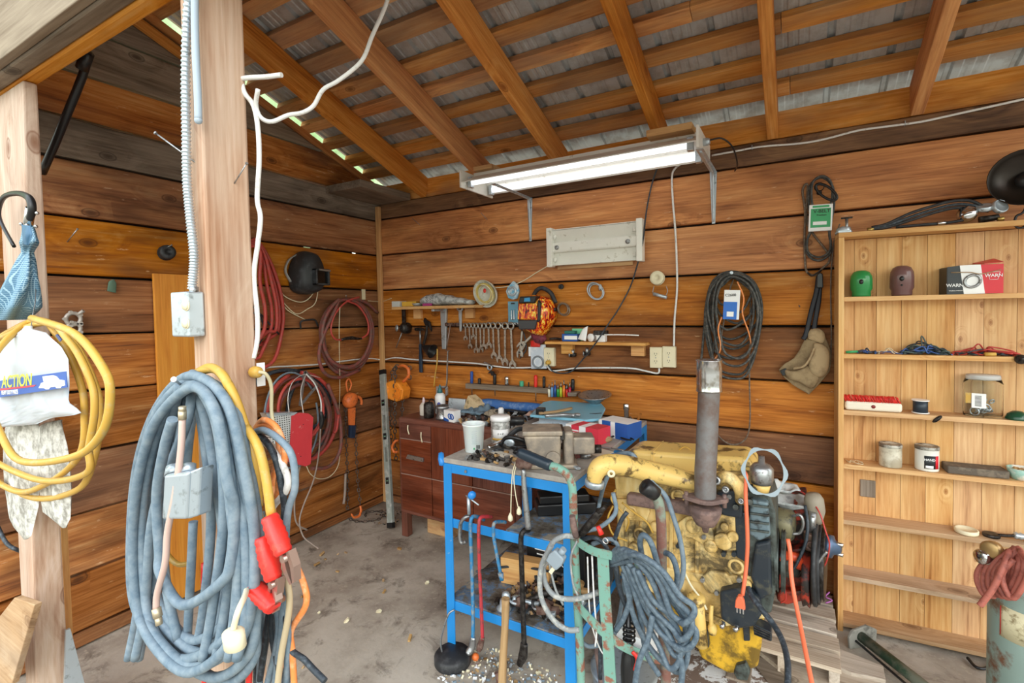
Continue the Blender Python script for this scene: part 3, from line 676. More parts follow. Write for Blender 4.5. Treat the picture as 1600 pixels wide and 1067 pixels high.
for (x0, y0), (x1, y1), (x2, y2) in (((411, 838), (428, 905), (420, 955)), ((421, 806), (444, 865), (456, 912)), ((393, 912), (428, 950), (420, 905))):
    w_ = .09
    p, q, t = Yj(x0, y0, w_), Yj(x1, y1, w_), Yj(x2, y2, w_-.01); d = (q-p).normalized()
    mb = MB(); K = 12; mb.tube([p+(q-p)*(i/K) for i in range(K+1)], [.0135+.0018*(i % 2)+.003*sin(pi*i/K) for i in range(K+1)], 12, sub=0, flat=.75)
    c = part('clamp_grip', mb, M_red, jc)
    sdv = V((d.z, 0, -d.x))
    mb = MB()
    for sg in (1, -1):
        mb = MB(); mb.ext([q+sdv*(.004*sg), q+sdv*(.013*sg), q+(t-q)*.55+sdv*(.016*sg), t+sdv*(.007*sg), t+sdv*(.001*sg), q+(t-q)*.5+sdv*(.006*sg)], (0, .014, 0)); part('clamp_jaw', mb, M_jaw, c)
    mb = MB(); mb.cyl(q+(t-q)*.15+V((0, -.006, 0)), q+(t-q)*.15+V((0, .02, 0)), .006, .006, 12); part('pivot', mb, M_jaw, c)
# bundle of other cords at right of the post
def cord(label, pts, r, m, name='extension_lead', cat='cord', group=None): return hose(name, [Yj(*p) for p in pts], r, m, label, cat, group)
cord('orange extension cord looped over the right of the middle post', [(400, 668, .0), (412, 656, .02), (432, 668, .03), (444, 700, .03), (443, 730, .03), (434, 770, .02), (425, 800, .02), (436, 840, .02), (455, 870, .03), (474, 910, .03), (478, 945, .03), (455, 985, .03), (457, 1020, .03), (460, 1075, .03)], .0058, M_cabo)
cord('orange cord doubled behind the red clamps', [(398, 680, -.02), (405, 664, .01), (424, 668, .01), (436, 700, .01), (425, 760, 0), (428, 850, 0), (405, 960, .0), (430, 1000, 0), (448, 1080, 0)], .0055, M_cabo)
cord('black cord arching outermost right of the middle post', [(396, 676, .02), (412, 672, .04), (436, 686, .05), (456, 712, .05), (461, 760, .05), (450, 800, .05), (446, 870, .04), (450, 960, .04), (448, 1080, .03)], .0062, M_cabg)
cord('black cord hanging inside the white cord beside the red clamps', [(394, 684, .0), (408, 682, .03), (428, 710, .04), (440, 760, .04), (444, 810, .03), (432, 900, .01), (404, 950, .02), (400, 1080, .01)], .0060, M_cabk)
cord('dirty white cord looped beside the yellow jumper cables', [(396, 686, .0), (412, 690, .03), (434, 714, .035), (449, 745, .035), (446, 768, .035), (428, 790, .02), (416, 815, .02), (405, 840, .01)], .0062, M_cabw)
cord('tan cord hanging to the bottom of the frame right of the red clamps', [(428, 840, .03), (448, 905, .05), (452, 950, .05), (440, 1020, .05), (432, 1085, .05)], .0058, pm('tan_cord', 'bcaa8a', .6))
cord('red cord hanging vertically left of the white plug', [(372, 850, -.02), (380, 930, .02), (390, 960, .04), (391, 1010, .04), (388, 1085, .04)], .006, M_red)
cord('thin red cord seen through the thick grey coil', [(318, 880, .0), (317, 940, .0), (314, 985, .0), (320, 1085, .0)], .005, M_red)
for i, (a, b, c_) in enumerate(((408, 412, 405), (418, 425, 402), (436, 420, 414), (424, 436, 446), (440, 445, 428), (383, 378, 376))):
    cord('one of the dark cords hanging in the bundle below the red clamps', [(a, 800+i*8, .0), (b, 900, .01+.004*i), (a, 980, .02), (c_, 1085, .01)], .0068, M_cabk if i % 2 else M_cabg, group='dark cords below the red clamps')
cord('dark blue cord end trailing out right along the floor', [(446, 960, .02), (452, 1010, .03), (475, 1030, .03), (490, 1046, .03), (508, 1064, .03)], .0055, M_cabk)
pc = thing('extension_plug', 'cream oval cord plug hanging low beside the red cord', 'plug', Yj(370, 1015, .1))
mb = MB(); mb.tube([Yj(386, 915, .07), Yj(383, 930, .13), Yj(372, 955, .16), Yj(364, 985, .16)], .0046, 10); part('cord', mb, M_cream, pc)
mb = MB(); mb.lathe([(.0, 0), (.013, .0), (.019, .003), (.019, .026), (.014, .029), (0, .029)], Yj(368, 1012, .16), (0, -.1, 1), 22, sc=(1, .8)); part('plug_body', mb, M_cream, pc)
# ------------------------------------------------------------------ white cables at the top of the post
hose('loose_white_cable', [Y(612, -20, 1.0), Y(600, 15, .98), Y(582, 55, .95), Y(565, 95, .92), Y(530, 125, .88), Y(505, 140, .85), Y(490, 165, .82), Y(472, 176, .8), Y(450, 180, .77), Y(425, 190, .74), Y(408, 184, .72), Y(400, 165, .71), Y(403, 140, .7)], .0052, M_cabw, 'loose white cable drooping from the roof towards the middle post', 'cable')
hose('hanging_white_cable', [Y(440, 117, .73), Y(415, 120, .72), Y(384, 122, .70), Y(378, 126, .70), Y(382, 145, .70), Y(396, 165, .71), Y(403, 200, .71), Y(405, 250, .71), Y(402, 310, .71), Y(407, 340, .71), Y(403, 380, .71), Y(397, 430, .71), Y(402, 490, .71), Y(402, 530, .71), Y(396, 560, .70)], .0056, M_cabw, 'long white cable hanging straight down beside the middle post', 'cable')
yp = thing('yellow_plug', 'yellow plug with a beige cord on the right side of the middle post', 'plug', X(404, 590, -1.08))
mb = MB(); mb.lathe([(0, 0), (.012, 0), (.014, .006), (.013, .02), (.009, .027), (0, .027)], X(395, 581, -1.095), (1, 0, 0), 18); part('plug_body', mb, M_caby, yp)
mb = MB(); mb.tube([X(404, 581, -1.07), X(416, 585, -1.06), X(424, 605, -1.06), X(425, 650, -1.06), X(440, 700, -1.0)], .0042, 10); part('cord', mb, pm('beige_cord', 'c8bc98', .5), yp)
mb = MB(); mb.box((-1.099, .705, 1.33), (-1.097, .725, 1.385)); part('tag', mb, M_pw, yp)
mb.bm.free() if False else None
# ================================================================== things on the left wall
random.seed(9)
# red hose on the left wall
P = []
for i_, (rx_, bx_) in enumerate(((436, 540), (442, 575), (424, 560), (432, 530), (414, 550))):
    w_ = .015+.018*i_
    P += [L(396, 372+i_*3, w_), L(404+.3*(rx_-404), 395, w_), L(rx_-8, 440, w_), L(rx_, 480, w_), L(rx_-1, 515, w_+.004), L(rx_-14, bx_-12, w_+.006), L(400, bx_, w_+.008), L(372, bx_-20, w_+.008), L(366, 470, w_+.01), L(380, 400, w_+.01)]
rh = thing('red_hose', 'bright red hose coil hanging on the left wall beside the middle post', 'hose', L(410, 575, .03))
mb = MB(); mb.tube(P, .0105, 10, sub=4); part('hose', mb, M_redh, rh)
mb = MB(); mb.tube([L(388, 490, .05), L(405, 490, .055), L(420, 505, .055), L(436, 522, .05)], .006, 10); part('black_end', mb, M_black, rh)
hose('black_lead', [L(385, 470, .035), L(400, 484, .04), L(412, 510, .04), L(406, 535, .035), L(385, 550, .03)], .0055, M_black, 'thin black cable loop on the left wall beside the red hose coil', 'cable')
# welding helmet
wh = thing('welding_helmet', 'plain black welding helmet hanging on the left wall', 'welding helmet', L(470, 460, .02))
T = LF(470, 425, .0)
sil = [(-.10, -.05), (-.09, -.115), (-.03, -.145), (.06, -.135), (.09, -.07), (.088, .0), (.075, .06), (.04, .118), (-.02, .128), (-.065, .085), (-.095, .02)]
M_hel = pm('matte_black_fibre', '2b2d30', .5, c2='44464a', sc=20, thr=.6)
vs = []; lay = [(1.0, .01), (1.02, .05), (.95, .10), (.88, .13), (.72, .15)]
for sc_, h in lay:
    for x, y in smooth([(a, b, 0) for a, b in sil], 3, True).__iter__() if False else [tuple(p)[:2] for p in smooth([(a, b, 0) for a, b in sil], 3, True)]:
        vs.append(T @ V((x*sc_+.008*(1-sc_), y*sc_-.01*(1-sc_), h)))
n = len(vs)//len(lay); fs = [(j*n+i, j*n+(i+1) % n, (j+1)*n+(i+1) % n, (j+1)*n+i) for j in range(len(lay)-1) for i in range(n)]+[tuple((len(lay)-1)*n+i for i in range(n))]
mb = MB(); mb.raw(vs, fs, True); part('shell', mb, M_hel, wh)
mb = MB(); a0, a1, b0, b1 = -.03, .075, -.092, .012
for q in (((a0, b0), (a1, b0), (a1, b0+.012), (a0, b0+.012)), ((a0, b1-.012), (a1, b1-.012), (a1, b1), (a0, b1)), ((a0, b0), (a0+.012, b0), (a0+.012, b1), (a0, b1)), ((a1-.012, b0), (a1, b0), (a1, b1), (a1-.012, b1))): mb.prism(q, .10, .190, T)
part('lens_frame', mb, M_hel, wh, bev=.003)
mb = MB(); mb.prism([(a0+.01, b0+.01), (a1-.01, b0+.01), (a1-.01, b1-.01), (a0+.01, b1-.01)], .15, .172, T); part('lens', mb, pm('dark_lens', '060708', .15), wh)
mb = MB(); mb.prism([(a0+.02, b1-.012), (a1+.004, b1-.016), (a1+.004, b1-.006), (a0+.02, b1-.002)], .17, .194, T); part('lens_clip', mb, M_steel, wh)
mb = MB(); mb.tube([T @ V((-.04, .11, .02)), T @ V((-.10, .07, .02)), T @ V((-.128, .0, .02)), T @ V((-.10, -.07, .03))], .012, 8, flat=.3); part('headband', mb, pm('grey_headband', 'a8aaa8', .5), wh)
mb = MB(); mb.tube([T @ V((-.075, .035, .085)), T @ V((-.065, .01, .105)), T @ V((-.045, -.02, .115)), T @ V((-.07, -.014, .098))], .0025, 6); part('hinge_line', mb, M_steel, wh)
hose('bowden_cable', [L(437, 445, .02), L(444, 462, .02), L(470, 472, .02), L(488, 460, .03), L(498, 430, .03), L(494, 470, .02), L(480, 483, .02), L(462, 490, .02), L(440, 470, .02), L(450, 485, .02), L(478, 500, .015)], .003, M_cream, 'thin cream control cable looped below the black welding helmet', 'cable')
hose('black_clip_lead', [L(470, 514, .02), L(470, 503, .03), L(480, 500, .03), L(492, 500, .03), L(497, 510, .02)], .006, M_black, 'short black bent hose clip under the welding helmet', 'clip')
# maroon hose
P = coilpts(L, 542, 468, 40, 56, 5, .012, .016, .09, 8)
mh = thing('maroon_hose', 'faded maroon hose coil hanging on the left wall near the corner', 'hose', L(540, 595, .03))
mb = MB(); mb.tube([L(590, 489, .02), L(575, 475, .02), L(560, 469, .015)]+P+[L(500, 540, .09), L(505, 580, .08), L(530, 590, .07), L(562, 578, .06)], .0115, 10, sub=4); part('hose', mb, M_maro, mh)
mb = MB(); mb.tube([L(561, 464, .10), L(542, 471, .10), L(524, 490, .10), L(517, 515, .10), L(523, 529, .10), L(533, 531, .10)], .0065, 10); part('red_hose', mb, M_redh, mh)
mb = MB(); mb.tube([L(541, 470, .10), L(560, 478, .10), L(574, 500, .10), L(575, 520, .10), L(565, 529, .10)], .0065, 10); part('red_hose', mb, M_redh, mh)
mb = MB(); mb.tube([L(533, 531, .10), L(540, 529, .10), L(550, 528, .10), L(558, 529, .10), L(565, 529, .10)], [.007, .011, .013, .010, .007], 12, sub=2); part('fitting', mb, M_dsteel, mh)
mb = MB(); mb.tube([L(531, 480, .11), L(530, 520, .10), L(531, 600, .03), L(530, 640, .02)], .0022, 6); part('hanging_wire', mb, M_cream, mh)
nails([(0, L(541, 468, 0), L(541, 462, .12), .002)], 'nail holding the maroon hose coil', 'hose nail')
# small switch plate in the corner
mb = MB(); mb.box(L(565, 468, .0)-V((0, .0, 0)), L(571, 452, .012)); single('wire_clip_plate', mb, M_cream, 'tiny pale clip plate on the left wall above the maroon hose', 'clip', bev=.002)
# lower big coil: red and black hoses
big = thing('hose_bundle', 'large mixed bundle of red, maroon and black hoses low on the left wall', 'hoses', L(470, 740, .03))
for k, (cx, cy, a, b, m, r, sd, w0, tn_) in enumerate(((470, 582, 56, 68, M_redh, .0125, 1, .05, 1), (466, 588, 50, 66, M_maro, .012, 2, .03, 2), (450, 578, 66, 50, M_cabk, .012, 3, .015, 2), (474, 600, 40, 52, M_maro, .012, 4, .08, 1), (455, 582, 42, 74, M_cabg, .006, 5, .10, 1), (470, 592, 34, 46, M_redh, .009, 6, .11, 2), (478, 590, 30, 66, M_cabk, .012, 7, .02, 1))):
    mb = MB(); mb.tube(coilpts(L, cx, cy, a, b, tn_, w0, .014, .06, sd, a0=.3*k), r, 10, sub=4); part('hose', mb, m, big)
mb = MB(); mb.tube([L(512, 600, .10), L(530, 650, .10), L(532, 700, .10), L(515, 728, .10), L(487, 732, .10)], .012, 10); part('hose', mb, M_maro, big)
mb = MB(); mb.tube([L(529, 648, .11), L(526, 670, .11), L(522, 677, .11)], .009, 10); part('hose', mb, M_redh, big)
sq = thing('metal_bracket', 'grey triangular metal bracket hung over the low hose bundle', 'bracket', L(480, 630, .15))
A_, B_, C_ = L(477, 580, .17), L(496, 602, .17), L(469, 634, .17)
for p, q in ((A_, B_), (B_, C_), (C_, A_)):
    mb = MB(); d = (q-p).normalized(); s_ = V((0, -d.z, d.y))*.009; mb.ext([p-s_, q-s_, q+s_, p+s_], (-.004, 0, 0)); part('arm', mb, M_steel, sq)
pbl = thing('primer_bulb_hose', 'black primer bulb on a thin clear tube hanging to the floor', 'fuel line', L(500, 660, .16))
mb = MB(); mb.tube([L(478, 584, .17), L(492, 600, .18), L(501, 625, .18), L(502, 645, .18)], .0045, 8); part('tube', mb, M_cabw, pbl)
mb = MB(); mb.tube([L(502, 643, .18), L(502, 648, .18), L(503, 656, .18), L(502, 664, .18), L(501, 670, .18)], [.008, .014, .0165, .014, .006], 14); part('bulb', mb, M_blackp, pbl)
M_tube = pm('dusty_clear_tube', '9c8c82', .5)
mb = MB(); mb.tube([L(501, 668, .18), L(498, 710, .17), L(490, 750, .15), L(474, 790, .12), L(468, 815, .12), L(474, 838, .14), L(488, 850, .2), L(498, 857, .25)], .005, 8); part('tube', mb, M_tube, pbl)
hose('grey_tube', [L(471, 720, .06), L(464, 750, .05), L(460, 790, .05), L(464, 818, .06), L(480, 828, .08)], .0055, M_tube, 'dusty grey tube curving to the floor left of the primer bulb line', 'tube')
hose('cream_wire', [L(530, 640, .02), L(531, 690, .02), L(529, 725, .03), L(516, 744, .04), L(498, 748, .05), L(485, 740, .06), L(478, 726, .07)], .0028, M_cream, 'thin cream wire sagging under the red hose bundle on the left wall', 'wire')
# red/grey perforated box standing off the wall
hb = thing('heater_box', 'red and grey perforated metal box hanging from wires beside the middle post', 'box', L(455, 725, .35))
wb_ = .42
def Lb(x, y, w=0): return L(x, y, wb_-w)
mb = MB(); mb.ext([Lb(468, 645), Lb(483, 646), Lb(490, 652), Lb(486, 725), Lb(478, 729), Lb(455, 722), Lb(450, 718), Lb(455, 650)], (-.05, 0, 0)); part('red_end', mb, pm('chipped_red_paint', 'd8434a', .4, c2='e8c4be', sc=40, thr=.68), hb, bev=.003)
s_ = NT('perforated_sheet'); g_ = s_.n('Attribute', attribute_name='gc').outputs['Vector']
gv = s_.n('VectorMath', {0: g_, 1: (85, 85, 85)}, operation='MULTIPLY').outputs[0]
fr_ = s_.n('VectorMath', {0: s_.n('VectorMath', {0: gv}, operation='FRACTION').outputs[0], 1: (.5, .5, .5)}, operation='SUBTRACT').outputs[0]
sp_ = s_.n('SeparateXYZ', {0: fr_}); ln_ = s_.math('SQRT', s_.math('ADD', s_.math('MULTIPLY', sp_.outputs[1], sp_.outputs[1]), s_.math('MULTIPLY', sp_.outputs[2], sp_.outputs[2])))
s_.set(Base_Color=s_.mix(s_.math('LESS_THAN', ln_, .27), 'c4c6c6', '14120f'), Roughness=.4); s_.b.inputs['Metallic'].default_value = .2
mb = MB(); mb.ext([Lb(420, 650, .03), Lb(455, 649), Lb(452, 718), Lb(448, 706), Lb(424, 690, .03)], (-.06, 0, 0)); part('perforated_side', mb, s_.m, hb)
mb = MB(); mb.ext([Lb(416, 646, .03), Lb(466, 644, 0), Lb(455, 652, 0), Lb(420, 654, .03)], (-.06, 0, 0)); part('grey_top', mb, M_zinc, hb, bev=.002)
mb = MB(); mb.tube([Lb(452, 646, .02), Lb(450, 620, .06), Lb(458, 596, .12), Lb(476, 585, .24), Lb(500, 590, .3)], .0022, 6); part('hanging_wire', mb, M_cabw, hb)
mb = MB(); mb.tube([Lb(474, 646, .02), Lb(470, 610, .1), Lb(478, 585, .24)], .0022, 6); part('hanging_wire', mb, M_cabw, hb)
mb = MB(); mb.ball(Lb(474, 663, -.001), (.001, .003, .003), 10, 6); part('screw', mb, M_blackp, hb)
mb = MB(); mb.ball(Lb(470, 713, -.001), (.001, .003, .003), 10, 6); part('screw', mb, M_blackp, hb)
# lever hoist with chain
M_orange = pm('orange_paint', 'e8783a', .4, c2='a4522c', sc=50, thr=.6)
M_orange2 = pm('orange_yellow_paint', 'f0922e', .35, c2='b8641e', sc=30, thr=.6)
M_chain = pm('rusty_chain', '6e625a', .5, .7, c2='4c4440', sc=60)
lh = thing('lever_hoist', 'orange lever hoist with long chains hanging low on the left wall', 'hoist', L(548, 690, .05))
mb = MB(); mb.tube([L(543, 612, .05), L(541, 598, .05), L(545, 592, .05), L(549, 600, .05), L(546, 610, .05)], .006, 8); part('top_hook', mb, M_orange, lh)
mb = MB(); mb.lathe([(0, 0), (.052, .0), (.058, .012), (.055, .05), (.035, .062), (0, .062)], L(543, 625, .03), (1, 0, 0), 20, sc=(1, .9)); part('gear_case', mb, M_orange, lh)
mb = MB(); mb.ring(L(557, 630, .06), .048, .010, (1, 0, 0), 20, 8, arc=.6, a0=-1.2); part('hand_wheel', mb, M_orange, lh)
mb = MB(); mb.ext([L(543, 638, .05), L(553, 636, .05), L(552, 664, .05), L(544, 664, .05)], (.02, 0, 0)); part('lever', mb, M_orange, lh, bev=.003)
mb = MB(); mb.ext([L(544, 664, .045), L(552, 664, .045), L(551, 684, .045), L(544, 684, .045)], (.028, 0, 0)); part('lever_grip', mb, pm('dark_blue_grip', '20304a', .5), lh, bev=.004)
for nm, pts in (('chain', [L(540, 640, .04), L(541, 690, .03), L(543, 750, .02), L(543, 800, .02)]), ('chain', [L(554, 640, .05), L(556, 690, .04), L(559, 750, .06), L(563, 788, .10)])):
    mb = MB(); mb.chain(pts, .026, .0035, .0085); part('chain', mb, M_chain, lh)
mb = MB(); mb.tube([L(563, 790, .12), L(564, 798, .13), L(561, 806, .14), L(553, 808, .14), L(549, 803, .14)], [.007, .009, .010, .009, .005], 10); part('bottom_hook', mb, M_orange, lh)
hose('grey_pipe_offcut', [L(540, 740, .03), L(539, 770, .03), L(537, 787, .03)], .009, M_tube, 'short grey hose end hanging behind the lever hoist chains', 'hose')
mb = MB(); mb.chain([Z(540, 808, .006), Z(560, 815, .006), Z(590, 812, .006), Z(600, 800, .006), Z(575, 800, .006), Z(570, 806, .01)], .026, .0035, .0085); single('loose_chain', mb, M_chain, 'loose rusty chain lying on the floor near the corner', 'chain')
# ================================================================== corner and back wall left half
sp_lv = thing('spirit_level', 'long grey aluminium spirit level leaning in the corner beside the brown cabinet', 'level', (-2.48, 2.54, 0))
pt = [Y(596, 580, 2.72), Y(607, 579, 2.72), Y(621, 820, 2.50), Y(609, 823, 2.50)]
d1 = (pt[3]-pt[0]); d2 = (pt[1]-pt[0])
LA = pt[0]; LBm = pt[3]; Ln = (LA-LBm).length; _v = (LA-LBm).normalized(); T = FR(LBm, _v.cross(V((0, -1, 0))), _v)
M_alu = pm('dusty_aluminium', 'a8b0aa', .45, .4, c2='c8ccc8', sc=20, thr=.55)
wl = .050
def lev(y0, y1, x0=0, x1=None): mb.box((x0, y0*Ln, 0), (wl if x1 is None else x1, y1*Ln, .024), T)
mb = MB()
wins = [(.39, .45), (.53, .62)]; wins = [(.235, .26), (.37, .48), (.555, .66)]
ys_ = [0, .345, .455, .55, .665, 1]
for a, b in ((0, .40), (.49, .60), (.70, 1)): lev(a, b)
for x0, x1 in ((0, .014), (.036, .05)):
    lev(.40, .49, x0, x1); lev(.60, .70, x0, x1)
part('body', mb, M_alu, sp_lv, bev=.0015)
for f in (.26, .54, .76):
    mb = MB(); mb.box((.010, f*Ln, -.001), (.040, f*Ln+.045, .027), T); v_ = part('vial_housing', mb, M_blackp, sp_lv, bev=.002)
    mb = MB(); mb.cyl(T @ V((.014, f*Ln+.022, .027)), T @ V((.036, f*Ln+.022, .027)), .005, .005, 10); part('vial', mb, pm('vial_green', '6a8a72', .2), v_)
mb = MB(); mb.box((-.001, -.004, -.001), (wl+.001, .03, .026), T); part('end_cap', mb, M_blackp, sp_lv)
mb = MB(); mb.box((-.001, Ln-.03, -.001), (wl+.001, Ln+.004, .026), T); part('end_cap', mb, M_blackp, sp_lv)
# chain hoist
ch = thing('chain_hoist', 'orange-yellow chain hoist hung on the back wall at the corner above the cabinet', 'hoist', B(625, 620, .08))
mb = MB(); T = BF(626, 608, .06) @ Matrix.Scale(1.25, 4); mb.prism([(-.06, .02), (-.045, .05), (.0, .062), (.05, .05), (.085, .01), (.075, -.045), (.03, -.062), (-.04, -.05), (-.065, -.02)], 0, .075, T); part('housing', mb, M_orange2, ch, bev=.012, bseg=3)
for k in range(5): mb = MB(); mb.box((.02+.012*k, -.035, .07), (.026+.012*k, .03, .082), T @ Matrix.Rotation(-.25, 4, 'Z')); part('cover_rib', mb, M_orange2, ch, bev=.002)
mb = MB(); mb.lathe([(0, 0), (.03, 0), (.045, .01), (.045, .02), (0, .03)], T @ V((-.045, .0, .05)), T.to_3x3() @ V((-.6, 0, .8)), 18); part('wheel_cover', mb, M_orange2, ch)
mb = MB(); mb.tube([B(630, 596, .1), B(638, 588, .1), B(638, 577, .1), B(630, 571, .1), B(622, 573, .1)], [.010, .012, .012, .010, .006], 10); part('hook', mb, M_orange, ch)
for pts in ([B(618, 575, .11), B(617, 600, .15), B(617, 680, .12), B(619, 720, .10)], [B(611, 625, .10), B(610, 660, .1), B(612, 700, .1)], [B(629, 625, .1), B(628, 650, .1), B(626, 655, .1)], [B(620, 572, .1), B(612, 585, .1), B(611, 620, .1)], [B(640, 575, .09), B(640, 592, .09)]):
    mb = MB(); mb.chain(pts, .028, .0045, .011); part('chain', mb, M_chain, ch)
mb = MB(); mb.tube([Y(622, 688, 2.62), Y(617, 690, 2.6), Y(613, 698, 2.6), Y(616, 706, 2.6), Y(621, 706, 2.6)], .009, 8); single('orange_hook', mb, M_orange, 'orange steel hook hanging between the spirit level and the brown cabinet', 'hook')
# long white cable along both walls
hose('wall_cable', [L(396, 577, .01), L(430, 573, .012), L(455, 572, .01), L(500, 569, .01), L(545, 563, .01), L(577, 560, .01), B(598, 562, .01), B(618, 559, .01), B(650, 562, .012), B(700, 565, .01), B(745, 568, .01), B(790, 574, .01), B(830, 574, .01), B(852, 571, .01), B(862, 579, .012), B(880, 578, .012), B(905, 575, .01), B(980, 575, .01), B(1010, 580, .012), B(1028, 583, .014), B(1030, 573, .015)], .0052, M_cabw, 'white cable stapled along the left and back walls above the cabinet', 'cable')
hose('wall_wire', [L(575, 470, .01), B(596, 471, .01), B(612, 466, .03)], .002, M_cream, 'thin cream wire crossing the corner to the charger on the corner shelf', 'wire')
# corner shelf
def plate(name, x0, y0, x1, y1, w0, w1, m, label=None, cat=None, parent=None, group=None, bev=.002):
    mb = MB(); a = B(x0, y0, w0); b = B(x1, y1, w0); mb.box((a.x, YB-w1, b.z), (b.x, YB-w0, a.z))
    return part(name, mb, m, parent, label, bev=bev) if parent is not None else single(name, mb, m, label, cat, group, bev=bev)
ws = thing('wall_shelf', 'narrow wooden wall shelf near the corner with a manual and charger on it', 'shelf', B(680, 474, .07))
a, b = B(613, 470, .14), B(742, 474, .14); zs = 1.515
mb = MB(); mb.box((B(613, 470, .14).x, YB-.15, zs), (B(742, 474, .14).x, YB-.002, zs+.020)); part('board', mb, M_raw, ws, bev=.002)
for x in (654, 735): mb = MB(); q = B(x, 480, .01); mb.box((q.x-.035, YB-.03, zs-.07), (q.x+.035, YB-.002, zs-.002)); part('cleat', mb, M_raw, ws, bev=.002)
def onsh(x, z, d): return B(x, 470, d).x
def item_box(name, x0, x1, z0, h, d0, d1, m, label, cat, rot=0, bev=.003, parent=None, group=None):
    """box standing on a shelf: px x0..x1 at distance d0..d1 from the wall"""
    a = B(x0, 480, d1).x; b = B(x1, 480, d1).x; c = V(((a+b)/2, YB-(d0+d1)/2, z0)); T = Matrix.Translation(c) @ Matrix.Rotation(radians(rot), 4, 'Z')
    mb = MB(); mb.box((-(b-a)/2, -(d1-d0)/2, 0), ((b-a)/2, (d1-d0)/2, h), T)
    return part(name, mb, m, parent, label, bev=bev) if parent is not None else single(name, mb, m, label, cat, group, bev=bev)
zt = zs+.021
item_box('charger', 612, 624, zt-.015, .055, .05, .13, pm('grey_white_plastic', 'cfd2cf', .4), 'small pale charger on the left end of the corner shelf', 'charger')
item_box('yellow_package', 628, 648, zt, .035, .04, .12, pm('yellow_card', 'd8a838', .5), 'flat yellow package on the corner shelf beside the charger', 'package', rot=8)
mb = MB(); mb.lathe([(0, 0), (.03, 0), (.045, .018), (.042, .022), (0, .014)], (B(652, 470, .1).x, YB-.09, zt), (0, 0, 1), 20); single('glass_dish', mb, M_zinc, 'small grey dish on the corner shelf between yellow package and bag', 'dish')
mn = thing('plastic_bagged_part', 'long grey clear bagged part lying on the corner shelf', 'package', (B(690, 470, .09).x, YB-.09, zt))
a = B(660, 470, .1).x; b = B(733, 470, .1).x
mb = MB(); vs = []; nn = 12
for i in range(nn+1):
    f = i/nn; x = a+(b-a)*f; h = .085*(1-.62*max(0, f-.35)/.65)*(.75+.25*min(1, f*6)); h += .004*sin(i*2.1)
    for j in range(10):
        t = 2*pi*j/10; vs.append(V((x, YB-.075+.055*cos(t)*(1+.05*sin(i*1.7)), zt+.002+h*(.5+.5*sin(t)))))
fs = [(i*10+j, i*10+(j+1) % 10, (i+1)*10+(j+1) % 10, (i+1)*10+j) for i in range(nn) for j in range(10)]+[tuple(range(10)), tuple(nn*10+j for j in range(10))]
mb.raw(vs, fs, True); part('bag', mb, pm('grey_clear_bag', 'c8cccc', .25, c2='8e9292', sc=30, thr=.52, bump=.3), mn)
mb = MB(); mb.prism([(-.03, -.02), (.03, -.02), (.032, .018), (-.03, .018)], 0, .002, FR((a+.085, YB-.132, zt+.05), (1, 0, 0), (0, -.25, 1))); part('label', mb, pm('grey_print', '5a5e60', .5, c2='d8d8d8', sc=160, thr=.5), mn)
item_box('magenta_packet', 660, 672, zt, .018, .12, .147, pm('magenta', 'a83a78', .5), 'small magenta packet under the grey bagged part', 'packet')
# wall cable upper
hose('wall_wire', [B(855, 416, .01), B(838, 426, .01), B(815, 440, .01), B(790, 448, .01), B(760, 450, .01)], .0032, M_cream, 'thin pale wire running from the metal fixture to the coil of wire', 'wire')
# coil of wire in a dish
wc = thing('wire_coil_dish', 'round dish with coils of yellow wire hung on the back wall above the wrenches', 'wire coil', B(760, 485, .03))
c = B(761, 459, .01)
mb = MB(); mb.lathe([(0, 0), (.085, .0), (.092, .03), (.088, .032), (.08, .008), (0, .006)], c, (0, -1, 0), 32, sc=(.92, 1.12)); part('dish', mb, pm('frosted_plastic', 'd0d0c4', .35, c2='b8b0a0', sc=18), wc)
for k in range(5):
    mb = MB(); mb.ring(c+V((.006*sin(k*2), -.018-.006*k, .004*cos(k*3))), .060-.004*(k % 3), .0032, (.1*sin(k), 1, .1*cos(k*2)), 30, 6, sc=1.22); part('wire_loop', mb, (pm('yellow_wire', 'd8c068', .5) if k == 0 else bpy.data.materials['yellow_wire']) if k % 2 == 0 else M_cream, wc)
mb = MB(); mb.ball(c+V((.0, -.03, .02)), (.012, .006, .016), 10, 6); part('red_cap', mb, M_red, wc)
# two hanging packages
p1 = thing('blister_pack', 'blue and white pack with a round hole hung above the blue card', 'package', B(803, 467, .02))
T = BF(803, 456, .004); mb = MB(); mb.prism([(-.052, .005), (-.035, .035), (.005, .072), (.04, .04), (.046, .0), (.03, -.045), (.0, -.052), (-.035, -.04)], 0, .02, T); part('card', mb, pm('blister_blue', '68b4d8', .35, c2='d0d8dc', sc=30, thr=.5), p1, bev=.004)
mb = MB(); mb.ring(T @ V((0, .004, .022)), .026, .008, (0, 1, 0), 24, 8); part('ring', mb, M_zinc, p1)
p2 = thing('bulb_card', 'tall blue-grey blister card with two small bulbs beside the flame helmet', 'package', B(802, 508, .02))
T = BF(802, 489, .004); mb = MB(); mb.box((-.038, -.077, 0), (.038, .077, .003), T); part('card', mb, pm('card_blue', '6ea6c0', .4, c2='9cc4d4', sc=12), p2, bev=.001)
mb = MB(); mb.box((-.038, -.074, .003), (.038, -.064, .005), T); part('card_strip', mb, M_pw, p2)
for x in (-.008, .010): mb = MB(); mb.tube([T @ V((x, .02, .008)), T @ V((x, -.015, .008)), T @ V((x, -.045, .008))], [.005, .006, .008], 8); part('bulb', mb, M_zinc, p2)
mb = MB(); mb.box((-.014, .058, .003), (.014, .068, .005), T); part('hang_slot', mb, M_blackp, p2)
